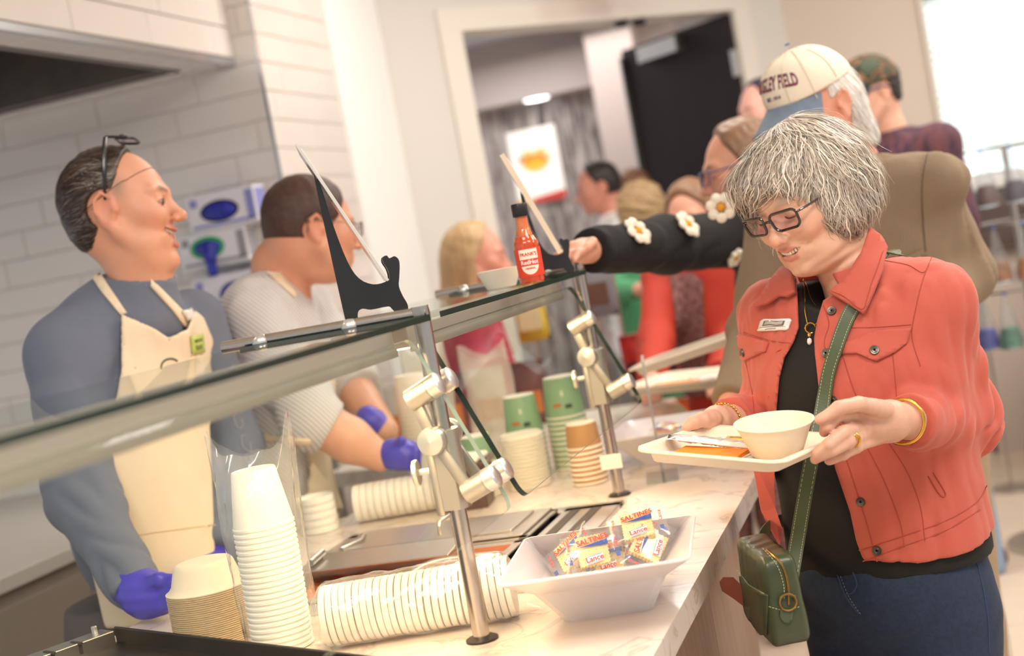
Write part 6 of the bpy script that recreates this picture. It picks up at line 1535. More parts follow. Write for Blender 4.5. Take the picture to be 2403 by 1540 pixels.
def glR(P):
    P = P-A3((0, 0, .024)); d = s_path(P, [hp(312, 1402, 2.63), hp(348, 1424, 2.61), hp(385, 1430, 2.595)], [.040, .042, .034], .02)
    for i in range(4): d = smin(d, s_path(P, [hp(385, 1406+i*15, 2.58), hp(415, 1398+i*16, 2.55), hp(424, 1412+i*14, 2.565)], [.0135, .0125, .011], .004), .006)
    d = smin(d, s_path(P, [hp(352, 1405, 2.59), hp(382, 1392, 2.565), hp(412, 1390, 2.56)], [.017, .013, .011], .005), .008)
    return d+.0012*vnoise(P, 60, 4)+.0008*np.sin(P[:, 2]*300+vnoise(P, 30, 2)*3)
def glL(P):
    P = P-A3((0, 0, .028)); d = s_path(P, [hp(505, 1345, 2.98), hp(455, 1388, 2.90)], [.040, .036], .02)
    for i in range(4): d = smin(d, s_path(P, [hp(460, 1378+i*10, 2.90), hp(432, 1384+i*11, 2.87), hp(420, 1396+i*9, 2.86)], [.014, .012, .010], .004), .006)
    return smin(d, s_path(P, [hp(470, 1372, 2.92), hp(440, 1372, 2.86), hp(425, 1385, 2.84)], [.016, .013, .011], .004), .008)+.001*vnoise(P, 60, 5)
V, Q = sdf_mesh(glR, *bb([hp(300, 1390, 2.64), hp(440, 1470, 2.54)], .07), .004); np_mesh('glove', V, Q, M_glove, m1)
V, Q = sdf_mesh(glL, *bb([hp(505, 1345, 2.98), hp(420, 1420, 2.84)], .07), .004); np_mesh('glove', V, Q, M_glove, m1)
body1 = build_body(m1, h1, [], '#dda284', .0025, lip='#b9685c', blush='#d97f64', brow='#6a5548', hairtint=('#8a7a70', lambda L_: np.exp(-(((L_[:, 1]-.012)/.014)**2+((L_[:, 2]-.03)/.022)**2))*(np.abs(L_[:, 0]) > .05)*.6))
q = MB()
for i in range(-5, 6):
    a = i/5.6; q.box(h1.w((.029*a, .0852-.0150*a*a, -.0605+.0078*a*a)), (.0047, .003, .0068), Matrix([list(map(float, rr)) for rr in h1.R]) @ Matrix.Rotation(-a*.5, 3, 'Z'), bev=.0008)
q.build('teeth', M_teeth, body1)
for sd_ in (-1, 1):
    lash(h1, sd_, mat('dark lash', '#3a2a24', .7), body1, smooth_path([(.0185, .0800, -.0005), (.025, .0835, .0012), (.033, .0838, .0012), (.040, .0800, -.0005), (.0445, .0745, -.003)], 4), .0013)
    MB().lathe([(0, -.0095), (.0068, -.0068), (.0095, 0), (.0068, .0068), (0, .0095)], h1.w((sd_*.031, .0775, -.0035)), 14, rot_to(lvec(h1, (0, 1, 0)))).build('eye', mat('eye', '#4a4038', .15, coat=.8), body1, True)
M_hair1 = mat('dark brown hair', '#32261f', .4, vcol=True)
def cut1(L_): return np.maximum.reduce([-(L_[:, 2]+.075+.2*np.maximum(0, L_[:, 1]+.03)), np.minimum(L_[:, 1]-.012+.55*np.maximum(0, .055-L_[:, 2])-.35*np.maximum(0, L_[:, 2]-.06), 9), np.where(np.abs(L_[:, 0]) > .062, .039-np.sqrt((L_[:, 1]+.014)**2+(L_[:, 2]+.004)**2), -1)])
def col1(L_):
    g = np.clip((L_[:, 1]+.035)/.04, 0, 1)*np.clip((.10-L_[:, 2])/.04, 0, 1); n = .5+.5*vnoise(L_, 200, 4); g = g*n
    return np.array(lin('#33271f'))*(1-g[:, None])+np.array(lin('#8d8078'))*g[:, None]
hs1, V, Q = hair_shell(h1, 'hair', M_hair1, m1, .0085, cut=cut1, cols=col1, res=.003, bump=.0018)
strands(h1, V, Q, ('#2b201a', '#3a2c24', '#4a3a31', '#6f625a'), 2600, hs1, lambda p, n: lvec(h1, (0, -1, -.25)), .0008, 9, .007, .0025, 3, .18, curl=.15)
strands(h1, V, Q, ('#8d8078', '#a59a92', '#75685f'), 500, hs1, lambda p, n: lvec(h1, (0, -1, .15)), .0009, 9, .006, .003, 5, .25, region=lambda c: (lambda L_: (L_[:, 1] > -.03) & (L_[:, 2] < .08))(h1.loc(c.astype(f32))), curl=.3)
# glasses pushed up on his head and a thin hairnet band
M_gblk = mat('black plastic frame', '#1a1614', .3, coat=.3)
g1 = thing('eyeglasses', 'black framed glasses pushed up on the first server\'s hair', 'glasses', h1.w((0, .02, .13)))
for sd_ in (-1, 1):
    q = MB(); q.tube(smooth_path([h1.w((sd_*.079, -.012, .012)), h1.w((sd_*.082, -.006, .05)), h1.w((sd_*.074, .0, .10)), h1.w((sd_*.062, .004, .128))], 6), [.0030]*7+[.0048]*12, 8); rel(q.build('temple', M_gblk, None, True), g1)
    pts = []
    for (x, z) in rounded_rect(.05, .034, .012, 6): pts.append(h1.w((sd_*(.010+x), .004+z*1.1-.002, .130+.006*(1-((.010+x)/.06)**2)-z*.18)))
    q = MB(); q.tube(pts+[pts[0]], .0030, 8, False); rel(q.build('rim', M_gblk, None, True), g1); n_ = len(pts); rel(from_vf('lens', pts+[sum(pts, Vector())/n_], [(k, (k+1) % n_, n_) for k in range(n_)], M_lens, None), g1)
q = MB(); q.tube([h1.w((-.011, .02, .136)), h1.w((0, .022, .138)), h1.w((.011, .02, .136))], .002, 8); rel(q.build('bridge', M_gblk, None, True), g1)
for gl_ in ([(546, 972), (555, 1003), (569, 1001), (566, 984)], [(574, 1022), (566, 1026), (568, 1046), (577, 1057), (588, 1060), (585, 1040)], [(577, 1070), (579, 1084), (590, 1084), (588, 1071), (577, 1071)]): seam(SB1, gl_, mat('sleeve print', '#8b8f9a', .7), 'sleeve_print', m1, .0022, .0006, 4, 3.15)
def band(head, z0, sl, infl):
    out = []
    for k in range(60):
        t = 2*math.pi*k/60; z = z0
        for _ in range(6):
            fi = infl*(.15 if math.cos(t) > .45 else 1.); kk = math.sqrt(max(.05, 1-((z-.030)/(.083+fi))**2)); x, y = (.073+fi)*kk*math.sin(t), -.018+(.094+fi)*kk*math.cos(t); z = z0+sl*y
        out.append(head.w((x, y, z)))
    return out
net = band(h1, .028, .55, .0105)
q = MB(); q.tube([p for p in net]+[net[0]], .0008, 6, False); q.build('hairnet_band', mat('brown elastic', '#5a3a30', .7), m1, True)
loc_fix(m1)
# ================================================================== server in the striped shirt
M_stripe = bpy.data.materials.new('fine grey striped shirt'); M_stripe.use_nodes = True; nt = M_stripe.node_tree; b_ = nt.nodes['Principled BSDF']; b_.inputs['Roughness'].default_value = .8
tc = nt.nodes.new('ShaderNodeTexCoord'); wv = nt.nodes.new('ShaderNodeTexWave'); wv.inputs['Scale'].default_value = 42; wv.bands_direction = 'DIAGONAL'; rp = nt.nodes.new('ShaderNodeValToRGB'); rp.color_ramp.elements[0].color = (*lin('#b5b1b3'), 1); rp.color_ramp.elements[1].color = (*lin('#d9d5d2'), 1); rp.color_ramp.elements[0].position = .3; rp.color_ramp.elements[1].position = .6
nt.links.new(tc.outputs['Object'], wv.inputs[0]); nt.links.new(wv.outputs[0], rp.inputs[0]); nt.links.new(rp.outputs[0], b_.inputs['Base Color'])
B2 = frame(.80, .60); b2r, b2f = B2[:, 0], B2[:, 1]
m2 = thing('person', 'server with hairnet in striped grey shirt and apron bending over the counter', 'person', (-1.68, 3.25, 0))
def o2(p, r=0, f=0, u=0): return p+b2r*r+b2f*f+A3((0, 0, u))
n2 = hp(650, 655, 3.42); c2_ = hp(648, 860, 3.46); w2 = hp(640, 1110, 3.48); p2c = hp(665, 1330, 3.55)
sR2, eR2, wR2 = hp(600, 740, 3.34), hp(735, 985, 3.24), hp(895, 1085, 3.26)+A3((0, 0, .012))
sL2, eL2, wL2 = hp(700, 720, 3.62), hp(820, 900, 3.60), hp(905, 1010, 3.46)
def tor2(P, i=0.):
    d = s_ell(P, c2_, (.175+i, .125+i, .21+i), B2); d = smin(d, s_ell(P, w2, (.165+i, .130+i, .24+i), B2), .07)
    d = smin(d, s_rc(P, sR2, sL2, .080+i, .072+i), .06); d = smin(d, s_rc(P, o2(n2, 0, -.03, -.07), o2(n2, 0, -.005, -.0), .09+i, .066+i), .05); return d
def shirt2(P):
    d = tor2(P)+.002*vnoise(P, 18, 2)+drape(P, .008, 42, 3, .4)
    for (s, e, w) in ((sR2, eR2, wR2), (sL2, eL2, wL2)):
        q = s_rc(P, s, e, .086, .070); ax = (w-e)/np.linalg.norm(w-e); t = (P-e) @ ax; q = smin(q, s_rc(P, e, e+ax*.03, .072, .066), .02); q = q+folds(P, s, e, .005, 50, 2); q = np.where(((P-e-ax*.04)**2).sum(1) < .02, smax(q, t-.045, .006), q); d = smin(d, q, .025)
    d = smax(d, -s_rc(P, o2(n2, 0, -.01, -.02), o2(n2, 0, .01, .08), .052, .064), .006); d = smax(d, P[:, 2]-(n2[2]+.025), .006); return smax(d, p2c[2]-.05-P[:, 2], .006)
lo, hi = bb([sR2, eR2, wR2, sL2, eL2, wL2, n2, p2c], .17); V, Q = sdf_mesh(shirt2, lo, hi, .0075); np_mesh('shirt', V, Q, M_stripe, m2); SB2 = bvh_of(V, Q)
decal(SB2, [(592, 584), (612, 592), (655, 640), (698, 690), (690, 700), (640, 655), (588, 605)], M_apron, 'apron_strap', m2, .002, .004, 8, 3.4)
decal(SB2, [(520, 1003), (640, 1022), (730, 1030), (728, 1042), (635, 1036), (520, 1018)], M_apron, 'apron_tie', m2, .002, .004, 8, 3.4)
def apron2(P):
    d = tor2(P, .014)+.003*vnoise(P, 20, 4); d = smin(d, s_ell(P, o2(p2c, 0, .03, .02), (.19, .15, .24), B2), .06); d = smax(d, -tor2(P, .004), .002)
    return smax(smax(d, -((P-w2) @ b2f)+.03, .004), s_poly2(P, [(735, 1020), (780, 850), (860, 840), (850, 1000), (850, 1180), (700, 1230), (720, 1150)], 3.4), .004)
V, Q = sdf_mesh(apron2, lo-A3((0, 0, .1)), hi, .0075); np_mesh('apron', V, Q, M_apron, m2)
def skirt2(P):
    L_ = (P-hp(745, 1120, 3.34)) @ B2; d = s_rc(P, hp(738, 1040, 3.38), hp(735, 1215, 3.47), .03, .058)+.006*np.sin(L_[:, 0]*60+2*vnoise(P, 12, 3)); return d
V, Q = sdf_mesh(skirt2, *bb([hp(738, 1040, 3.38), hp(735, 1215, 3.47)], .1), .007); np_mesh('apron_skirt', V, Q, M_apron, m2)
def legs2(P):
    d = s_ell(P, p2c, (.17, .13, .18), B2)
    for sg_ in (-1, 1):
        a = o2(p2c, sg_*.09, 0, -.06); k = o2(p2c, sg_*.1, .03, -.4); f = o2(p2c, sg_*.1, 0, 0).copy(); f[2] = .02; d = smin(d, s_path(P, [a, k, f], [.095, .072, .06], .03), .035)
    return smax(d, P[:, 2]-(p2c[2]+.02), .005)
V, Q = sdf_mesh(legs2, np.minimum(p2c-.28, A3((9, 9, .0))), p2c+A3((.28, .28, .06)), .012); np_mesh('trousers', V, Q, mat('black trousers', '#2b2829', .8), m2)
H2 = frame(.76, .65, .22, .0)
h2 = Head(px(735, 535, 3.40), H2, 1.08, jaw=1.1, nose=1., neck=[W3(o2(n2, 0, .015, .03)), W3(o2(n2, 0, 0, -.05))], neck_r=.066, jowl=1.)
def arm2(P):
    d = s_path(P, [eR2, eR2*.45+wR2*.55, wR2], [.056, .050, .034], .02); d = smin(d, s_path(P, [eL2, wL2], [.052, .032], .02), .01); return d+.0008*vnoise(P, 60, 2)
def core2(P): return smin(smax(tor2(P, -.015), P[:, 2]-(n2[2]-.03), .01), np.minimum(s_rc(P, sR2, eR2, .05, .045), s_rc(P, sL2, eL2, .05, .045)), .03)
core2.lo, core2.hi = bb([sR2, eR2, sL2, eL2, n2, w2-A3((0, 0, .2))], .12)
b2o = build_body(m2, h2, [(arm2, *bb([eR2, wR2, eL2, wL2], .09), .006, '#dca78b')], '#d99d80', .0038, core2, lip='#b9685c', blush='#d97f64', brow='#4a3a30')
def gl2(P):
    P = P-A3((0, 0, .014)); d = s_path(P, [hp(925, 1080, 3.25), hp(955, 1082, 3.24)], [.036, .036], .02)
    for i in range(4): d = smin(d, s_path(P, [hp(955, 1064+i*13, 3.23), hp(978, 1072+i*13, 3.215), hp(976, 1095+i*6, 3.22)], [.013, .011, .010], .004), .006)
    return smin(d, s_path(P, [hp(935, 1062, 3.23), hp(945, 1048, 3.21)], [.016, .010], .004), .008)+.0015*vnoise(P, 70, 3)
V, Q = sdf_mesh(gl2, *bb([hp(920, 1060, 3.25), hp(985, 1110, 3.2)], .07), .004); np_mesh('glove', V, Q, M_glove, m2)
def gl2b(P): return s_path(P, [hp(905, 1010, 3.46), hp(868, 985, 3.46), hp(860, 975, 3.46)], [.03, .03, .02], .02)
V, Q = sdf_mesh(gl2b, *bb([hp(905, 1010, 3.46), hp(860, 975, 3.46)], .06), .006); np_mesh('glove', V, Q, M_glove, m2)
M_hair2 = mat('brown cropped hair', '#3f281f', .55, noise=(70, .5), col2='#5a3c30')
def cut2(L_): return np.maximum.reduce([-(L_[:, 2]+.03+.0*L_[:, 1]-.2*np.maximum(0, L_[:, 1])), L_[:, 1]-.055+.4*np.maximum(0, .06-L_[:, 2]), np.where(np.abs(L_[:, 0]) > .062, .028-np.sqrt((L_[:, 1]+.014)**2+(L_[:, 2]+.010)**2), -1)])
hair_shell(h2, 'hair', M_hair2, m2, .006, cut=cut2, res=.004)
net = band(h2, .018, .36, .008)
q = MB(); q.tube([p for p in net]+[net[0]], .0022, 6, False); q.build('hairnet_band', mat('brown elastic', '#5a3a30', .7), m2, True)
gg = glasses(h2, 'spectacles', '', mat('grey metal frame', '#8d8783', .3, .9), M_lens, m2, zc=.0, w=.024, h=.015, yc=.106, r=.0011, tr=.0012)
loc_fix(m2)
# ================================================================== guests further back
def cap_shell(head, parent, m, mb, infl=.014, zc=.026, tilt=-.10, brim=.078, brim_drop=.020, curve=.030):
    def fn(P):
        L_ = head.loc(P); d = head.skull(L_, infl); d = smin(d, s_ell(L_, (0, .0, .070), (.070, .078, .050)), .03)+.0012*vnoise(L_, 40, 3); d = smax(d, -(L_[:, 2]-zc-tilt*L_[:, 1]), .004); return d*head.sc
    c8 = np.array([list(head.w((x, y, z))) for x in (-.12, .12) for y in (-.15, .13) for z in (-.0, .17)])
    V, Q = sdf_mesh(fn, c8.min(0), c8.max(0), .0038); co = np_mesh('cap_crown', V, Q, m, parent)
    VV = []; Fs = []; nu, nv = 20, 8
    for s in (0, 1):
        for i in range(nu+1):
            u = i/nu*2-1
            for j in range(nv+1):
                v = j/nv; a = u*1.15; x = (.078+.006*v)*math.sin(a)*(1-.04*v); y = -.012+.100*math.cos(a)+brim*v*(math.cos(a*1.15))**.8*(1 if abs(a*1.15) < 1.57 else 0); z = zc+tilt*y+.004-curve*(x/.08)**2*(.25+.75*v)-brim_drop*v-s*.003
                VV.append(head.w((x, y, z)))
    o = (nu+1)*(nv+1)
    for i in range(nu):
        for j in range(nv): a_ = i*(nv+1)+j; Fs += [(a_, a_+nv+1, a_+nv+2, a_+1), (o+a_, o+a_+1, o+a_+nv+2, o+a_+nv+1)]
    for i in range(nu): a_ = i*(nv+1)+nv; Fs.append((a_, a_+nv+1, o+a_+nv+1, o+a_))
    from_vf('cap_brim', VV, Fs, mb, parent, True); return co, V, Q
def guest(label, hpx, d, face, pitch=0., roll=0., sc=1.05, skin='#d9a184', shirt=None, trousers=None, hair=None, arms=(), shoulders=(.19, .12), sitz=None, res=.008, hres=.0045, head_kw={}, torso_extra=None, lean=0., bodyface=None, coat_open=None):
    hd = Head(px(*hpx, d), frame(*face, pitch, roll), sc, **head_kw); bf = bodyface or face; Bf = frame(*bf); br, bfw = Bf[:, 0], Bf[:, 1]
    nk = A3(hd.w((0, -.035, -.135))); nk = nk-bfw*lean*.25; hd.neck = [W3(nk), W3(nk-A3((0, 0, .07)))]; hd.neck_r = .054*sc
    g = thing('person', label, 'person', (float(nk[0]), float(nk[1]), 0)); zz = float(nk[2])
    def of(r=0, f=0, u=0): return nk+br*r+bfw*(f-lean*max(0, -u)*.0)+A3((0, 0, u))
    ch, be, pe = of(0, -.01, -.20), of(0, -.02-lean*.1, -.40), of(0, -.03-lean*.2, -.60); pe[2] = max(.80, min(1.0, zz*.58)) if sitz is None else sitz; be[2] = (ch[2]+pe[2])/2
    sw, sd = shoulders; shp = {1: of(sw, -.01, -.075), -1: of(-sw, -.01, -.075)}
    def tor(P, i=0.):
        dd_ = s_ell(P, ch, (sw*.98+i, sd+i, .20+i), Bf); dd_ = smin(dd_, s_ell(P, be, (sw*.90+i, sd+.01+i, .22+i), Bf), .07); dd_ = smin(dd_, s_ell(P, pe, (sw*.92+i, sd+.015+i, .14+i), Bf), .06); dd_ = smin(dd_, s_rc(P, shp[1], shp[-1], .062+i, .062+i), .06); return smin(dd_, s_rc(P, of(0, -.01, -.08), of(0, 0, -.02), .085+i, .062+i), .05)
    A_ = []
    for (side, e, w, r3) in [a[:4] for a in arms]: A_.append((shp[side] if not isinstance(side, tuple) else A3(px(*side)), A3(px(*e)), A3(px(*w)), r3))
    got = [a[0] for a in arms if not isinstance(a[0], tuple)]
    for side in (1, -1):
        if side not in got and not any(isinstance(a[0], tuple) and a[4:] == (side,) for a in arms): A_.append((shp[side], shp[side]+br*side*.04+A3((0, 0, -.28)), shp[side]+br*side*.04+bfw*.06+A3((0, 0, -.52)), (.060, .050, .038)))
    def cloth(P):
        dd_ = tor(P)+.002*vnoise(P, 16, 2)+drape(P, .007, 40, 6, .4); dd_ = smax(dd_, -s_rc(P, of(0, 0, -.03), of(0, .01, .08), .05, .062), .006); dd_ = smax(dd_, P[:, 2]-(zz+.005), .006)
        for (s, e, w, r3) in A_:
            q = smin(s_rc(P, s, e, r3[0], r3[1]), s_rc(P, e, w, r3[1], r3[2]), .03)+folds(P, s, e, .003, 45, 3); ax = (w-e)/np.linalg.norm(w-e); q = np.where(((P-w)**2).sum(1) < .014, smax(q, (P-w) @ ax+.005, .005), q); dd_ = smin(dd_, q, .045)
        if torso_extra is not None: dd_ = torso_extra(P, dd_, of, Bf)
        return smax(dd_, pe[2]-.06-P[:, 2], .005)
    lo, hi = bb([nk, ch, be, pe]+[p for a in A_ for p in a[:3]], .2); V, Q = sdf_mesh(cloth, lo, hi, res); so = np_mesh('shirt', V, Q, shirt, g); g_b = bvh_of(V, Q)
    def legs(P):
        dd_ = s_ell(P, pe, (sw*.86, sd+.01, .13), Bf)
        for s in (-1, 1):
            a = pe+br*s*.085; k = a+bfw*.02; k = k.copy(); k[2] = pe[2]*.52; f = (a-bfw*.01).copy(); f[2] = .03; dd_ = smin(dd_, s_path(P, [a, k, f], [.092, .068, .055], .03), .03)
        return smax(dd_, P[:, 2]-(pe[2]-.02), .005)
    V, Q = sdf_mesh(legs, np.minimum(pe-.25, A3((9, 9, .0))), pe+A3((.25, .25, .05)), .012); np_mesh('trousers', V, Q, trousers, g)
    for s in (-1, 1):
        f = pe+br*s*.085; c = A3((f[0], f[1], .05))
        def shoe(P, c=c): return smax(s_rc(P, c-bfw*.05, c+bfw*.14, .045, .040), -P[:, 2]+.001, .004)
        V, Q = sdf_mesh(shoe, c-.22, c+.22, .012); np_mesh('shoe', V, Q, mat('brown shoe', '#6a4632', .5), g)
    hands = []
    for (s, e, w, r3) in A_:
        ax = (w-e)/np.linalg.norm(w-e); sd_ = np.cross(ax, A3((0, 0, 1))); sd_ = sd_/(np.linalg.norm(sd_)+1e-6); upv = np.cross(sd_, ax)
        def hfn(P, w=w, ax=ax, sd_=sd_, upv=upv):
            dd_ = s_path(P, [w-ax*.03, w+ax*.025, w+ax*.06], [.028, .026, .024], .01)
            for i in range(4): b0 = w+ax*.062+sd_*(i-1.5)*.017; dd_ = smin(dd_, s_path(P, [b0, b0+ax*.032-upv*.004, b0+ax*.055-upv*.020], [.0095, .0088, .0072], .003), .006)
            return smin(dd_, s_path(P, [w+ax*.02+upv*.012-sd_*.02, w+ax*.045+upv*.014-sd_*.036, w+ax*.07+upv*.004-sd_*.036], [.013, .011, .009], .004), .008)
        hands.append((hfn, *bb([w-ax*.04, w+ax*.13], .07), .005, skin))
    def core(P):
        dd_ = smax(tor(P, -.014), P[:, 2]-(zz-.02), .01)
        for (s, e, w, r3) in A_: dd_ = smin(dd_, s_path(P, [s, e, w], [r3[0]*.66, r3[1]*.66, .026], .02), .02)
        return smax(dd_, pe[2]-.02-P[:, 2], .01)
    core.lo, core.hi = bb([nk, pe]+[p for a in A_ for p in a[:3]]+list(shp.values()), .12)
    bo_ = build_body(g, hd, hands, skin, hres, core, lip='#bd7468', blush='#d98d75', brow='#6b5140')
    if hair: hair(hd, g)
    return g, hd, g_b, of, Bf, so
M_jean_l = mat('light blue denim', '#8fa6c0', .8, bump=(300, .2)); M_dark = mat('dark trousers', '#3a3538', .8)
def short_hair(col, front=.03, low=-.05, col2=None, infl=.008, seed=1):
    def f(hd, g):
        m = mat('hair '+col, col, .5, noise=(60, .5), col2=col2 or col)
        cut = lambda L_: np.maximum.reduce([-(L_[:, 2]-low-.0*L_[:, 1]), L_[:, 1]-front+.5*np.maximum(0, .06-L_[:, 2]), np.where(np.abs(L_[:, 0]) > .06, .026-np.sqrt((L_[:, 1]+.014)**2+(L_[:, 2]+.01)**2), -1)])
        hair_shell(hd, 'hair', m, g, infl, cut=cut, res=.0055, bump=.003)
    return f
def long_hair(col, length=-.26, front=.045, col2=None, infl=.014, back=0.):
    def f(hd, g):
        m = mat('hair '+col, col, .45, noise=(50, .6), col2=col2 or col, stretch=(1, 1, .15))
        def ex(L_, d): return smin(smin(d, s_rc(L_, (0, -.06, -.02), (0, -.075, length), .070, .060), .03), np.minimum(s_rc(L_, (.062, -.015, .0), (.070, -.02, length*.8), .028, .022), s_rc(L_, (-.062, -.015, .0), (-.070, -.02, length*.8), .028, .022)), .03)
        cut = lambda L_: np.maximum(L_[:, 1]-front+.45*np.maximum(0, .07-L_[:, 2])*(L_[:, 2] > -.02)+.03*(L_[:, 2] <= -.02), -(L_[:, 2]-length))
        hair_shell(hd, 'hair', m, g, infl, cut=cut, extra=ex, res=.006, bump=.003)
    return f
# ---- man in the cream cap and corduroy jacket
M_cord = mat('tan corduroy', '#8d7a62', .85, noise=(10, .2), col2='#7d6b55'); nt = M_cord.node_tree
wv = nt.nodes.new('ShaderNodeTexWave'); wv.inputs['Scale'].default_value = 95; wv.bands_direction = 'X'; tc = nt.nodes.new('ShaderNodeTexCoord'); bp_ = nt.nodes.new('ShaderNodeBump'); bp_.inputs['Strength'].default_value = .7; bp_.inputs['Distance'].default_value = .002
nt.links.new(tc.outputs['Object'], wv.inputs[0]); nt.links.new(wv.outputs[0], bp_.inputs['Height']); nt.links.new(bp_.outputs[0], nt.nodes['Principled BSDF'].inputs['Normal'])
def white_hair(hd, g):
    m = mat('white hair', '#ece8e2', .5, vcol=False, noise=(60, .5), col2='#d6d0c8', stretch=(1, 1, .2))
    ex = lambda L_, d: smin(d, s_rc(L_, (0, -.07, -.01), (0, -.085, -.10), .066, .055), .03)
    cut = lambda L_: np.maximum.reduce([-(L_[:, 2]+.13), L_[:, 1]-.01, np.where(L_[:, 1] > -.035, -(L_[:, 2]-.012), -1.), np.where(np.abs(L_[:, 0]) > .06, .024-np.sqrt((L_[:, 1]+.010)**2+(L_[:, 2]+.008)**2), -1)])
    o, V, Q = hair_shell(hd, 'hair', m, g, .008, cut=cut, extra=ex, res=.004, bump=.002)
    strands(hd, V, Q, ('#f4f1ec', '#e2ddd6', '#d5cfc7'), 900, o, lambda p, n: lvec(hd, (0, -.5, -1)), .0012, 8, .009, .006, 4, .2)
cm, hc, gb, of, Bf, _ = guest('older man in cream baseball cap and tan corduroy jacket behind the coral jacket woman', (1902, 258), 3.07, (-.62, -.79), .30, -.02, 1.04, '#dfa085', M_cord, mat('tan trousers', '#a08a70', .8), white_hair,
    arms=[((2158, 455, 3.07), (2262, 640, 3.14), (2130, 800, 2.92), (.075, .065, .044), -1), ((1826, 520, 3.24), (1776, 770, 3.18), (1716, 950, 2.96), (.072, .058, .042), 1)], shoulders=(.195, .130), res=.0065, hres=.0042, bodyface=(-.42, -.9), head_kw=dict(jaw=1.05), lean=.1)
M_capc = mat('cream cotton cap', '#e6dcc8', .8, noise=(20, .2), col2='#dccfb6', bump=(300, .2)); M_capb = mat('faded blue denim brim', '#6f7f93', .8, noise=(60, .3), col2='#8595a8', bump=(350, .2))
cap = thing('baseball_cap', 'cream cap with maroon arched lettering and faded blue brim', 'cap', hc.w((0, 0, .06)))
cco, V, Q = cap_shell(hc, cap, M_capc, M_capb, .013, .040, -.02, .082, .030, .036); CPB = bvh_of(V, Q)
def on_cap(a, z):
    o = hc.w((0, -.01, z)); d_ = lvec(hc, (-math.sin(a), math.cos(a), 0)); h_ = CPB.ray_cast(o+d_*.25, -d_)
    return (h_[0]+h_[1]*(.0012 if h_[1].dot(d_) > 0 else -.0012)) if h_[0] else o+d_*.1
def cap_text(s, size, z0, arch, mtl, bold, lift, name, xs=.55):
    V_, F_ = text_mesh(s, size, 0, bold); out = []
    for v in V_:
        vx = v.x*xs; a = vx/.098; zz_ = z0+v.y+arch*(1-(vx/.07)**2); p_ = on_cap(a, zz_); d_ = (p_-hc.w((0, -.01, zz_))).normalized(); out.append(p_+d_*lift)
    return from_vf(name, out, F_, mtl, cap)
cap_text('WRIGLEY FIELD', .034, .078, .010, mat('navy thread', '#2c2f5e', .7), .0012, .0002, 'lettering_outline'); cap_text('WRIGLEY FIELD', .034, .078, .010, mat('maroon thread', '#8e2f45', .7), .0002, .0008, 'lettering'); cap_text('EST. 1914', .0105, .060, 0, mat('navy thread', '#2c2f5e', .7), .0003, .0004, 'lettering', .9)
MB().lathe([(0, .004), (.006, .003), (.008, 0), (0, -.002)], hc.w((0, -.012, .142)), 14, rot_to(lvec(hc, (0, 0, 1)))).build('cap_button', M_capb, cap, True)
for a in (-.9, -.35, .35, .9, 1.6, -1.6):
    q = MB(); q.tube([on_cap(a*(1-.0*k), .03+.011*k)+Vector((0, 0, 0)) for k in range(10)], .0009, 5); q.build('cap_seam', mat('cap seam', '#cfc2a8', .8), cap, True)
for ch in list(cap.children): ch.location = Vector(ch.location)-cap.location
decal(gb, [(2088, 620), (2165, 585), (2172, 600), (2100, 640)], M_cord, 'jacket_pocket', cm, .001, .004, 6, 3.1); seam(gb, [(2176, 362), (2164, 430), (2166, 520), (2172, 590)], mat('corduroy seam', '#5f5140', .9), 'jacket_seam', cm, .0016, .0003, 6, 3.1)
loc_fix(cm)
# ---- man in the camouflage cap
M_plaid = mat('navy and wine plaid flannel', '#2c2440', .85, noise=(22, 1.), col2='#7a4a4a', stretch=(1.5, 1.5, .35), bump=(200, .2))
M_camo = bpy.data.materials.new('woodland camouflage'); M_camo.use_nodes = True; nt = M_camo.node_tree; b_ = nt.nodes['Principled BSDF']; b_.inputs['Roughness'].default_value = .8
tc = nt.nodes.new('ShaderNodeTexCoord'); nz = nt.nodes.new('ShaderNodeTexNoise'); nz.inputs['Scale'].default_value = 17; nz.inputs['Detail'].default_value = 1; rp = nt.nodes.new('ShaderNodeValToRGB'); rp.color_ramp.interpolation = 'CONSTANT'
els = rp.color_ramp.elements; els[0].position = 0; els[0].color = (*lin('#3f4a35'), 1); els[1].position = .44; els[1].color = (*lin('#5a4032'), 1); e3 = els.new(.53); e3.color = (*lin('#8a6a45'), 1); e4 = els.new(.58); e4.color = (*lin('#2b2723'), 1); e5 = els.new(.64); e5.color = (*lin('#455140'), 1)
nt.links.new(tc.outputs['Object'], nz.inputs['Vector']); nt.links.new(nz.outputs[0], rp.inputs[0]); nt.links.new(rp.outputs[0], b_.inputs['Base Color'])
kg, hk, gb, of, Bf, _ = guest('man in camouflage cap and plaid flannel shirt by the beige wall', (2038, 222), 5.05, (-.82, -.57), .12, -.05, 1.08, '#e3b096', M_plaid, M_jean_l, short_hair('#2c211b', .0, -.05), shoulders=(.20, .125), bodyface=(-.6, -.8), res=.009, hres=.0055)
kc = thing('camouflage_cap', 'woodland camouflage cap on the man in plaid', 'cap', hk.w((0, 0, .06))); cap_shell(hk, kc, M_camo, M_camo, .014, .026, -.06, .06, .012, .02)
for ch in list(kc.children): ch.location = Vector(ch.location)-kc.location
glasses(hk, 'spectacles', '', mat('blue grey frame', '#3c4668', .3), thin_glass('dark lens', '#6b6b80', 1.2), kg, zc=-.0, w=.025, h=.017, yc=.106, r=.0028, tr=.0035); loc_fix(kg)
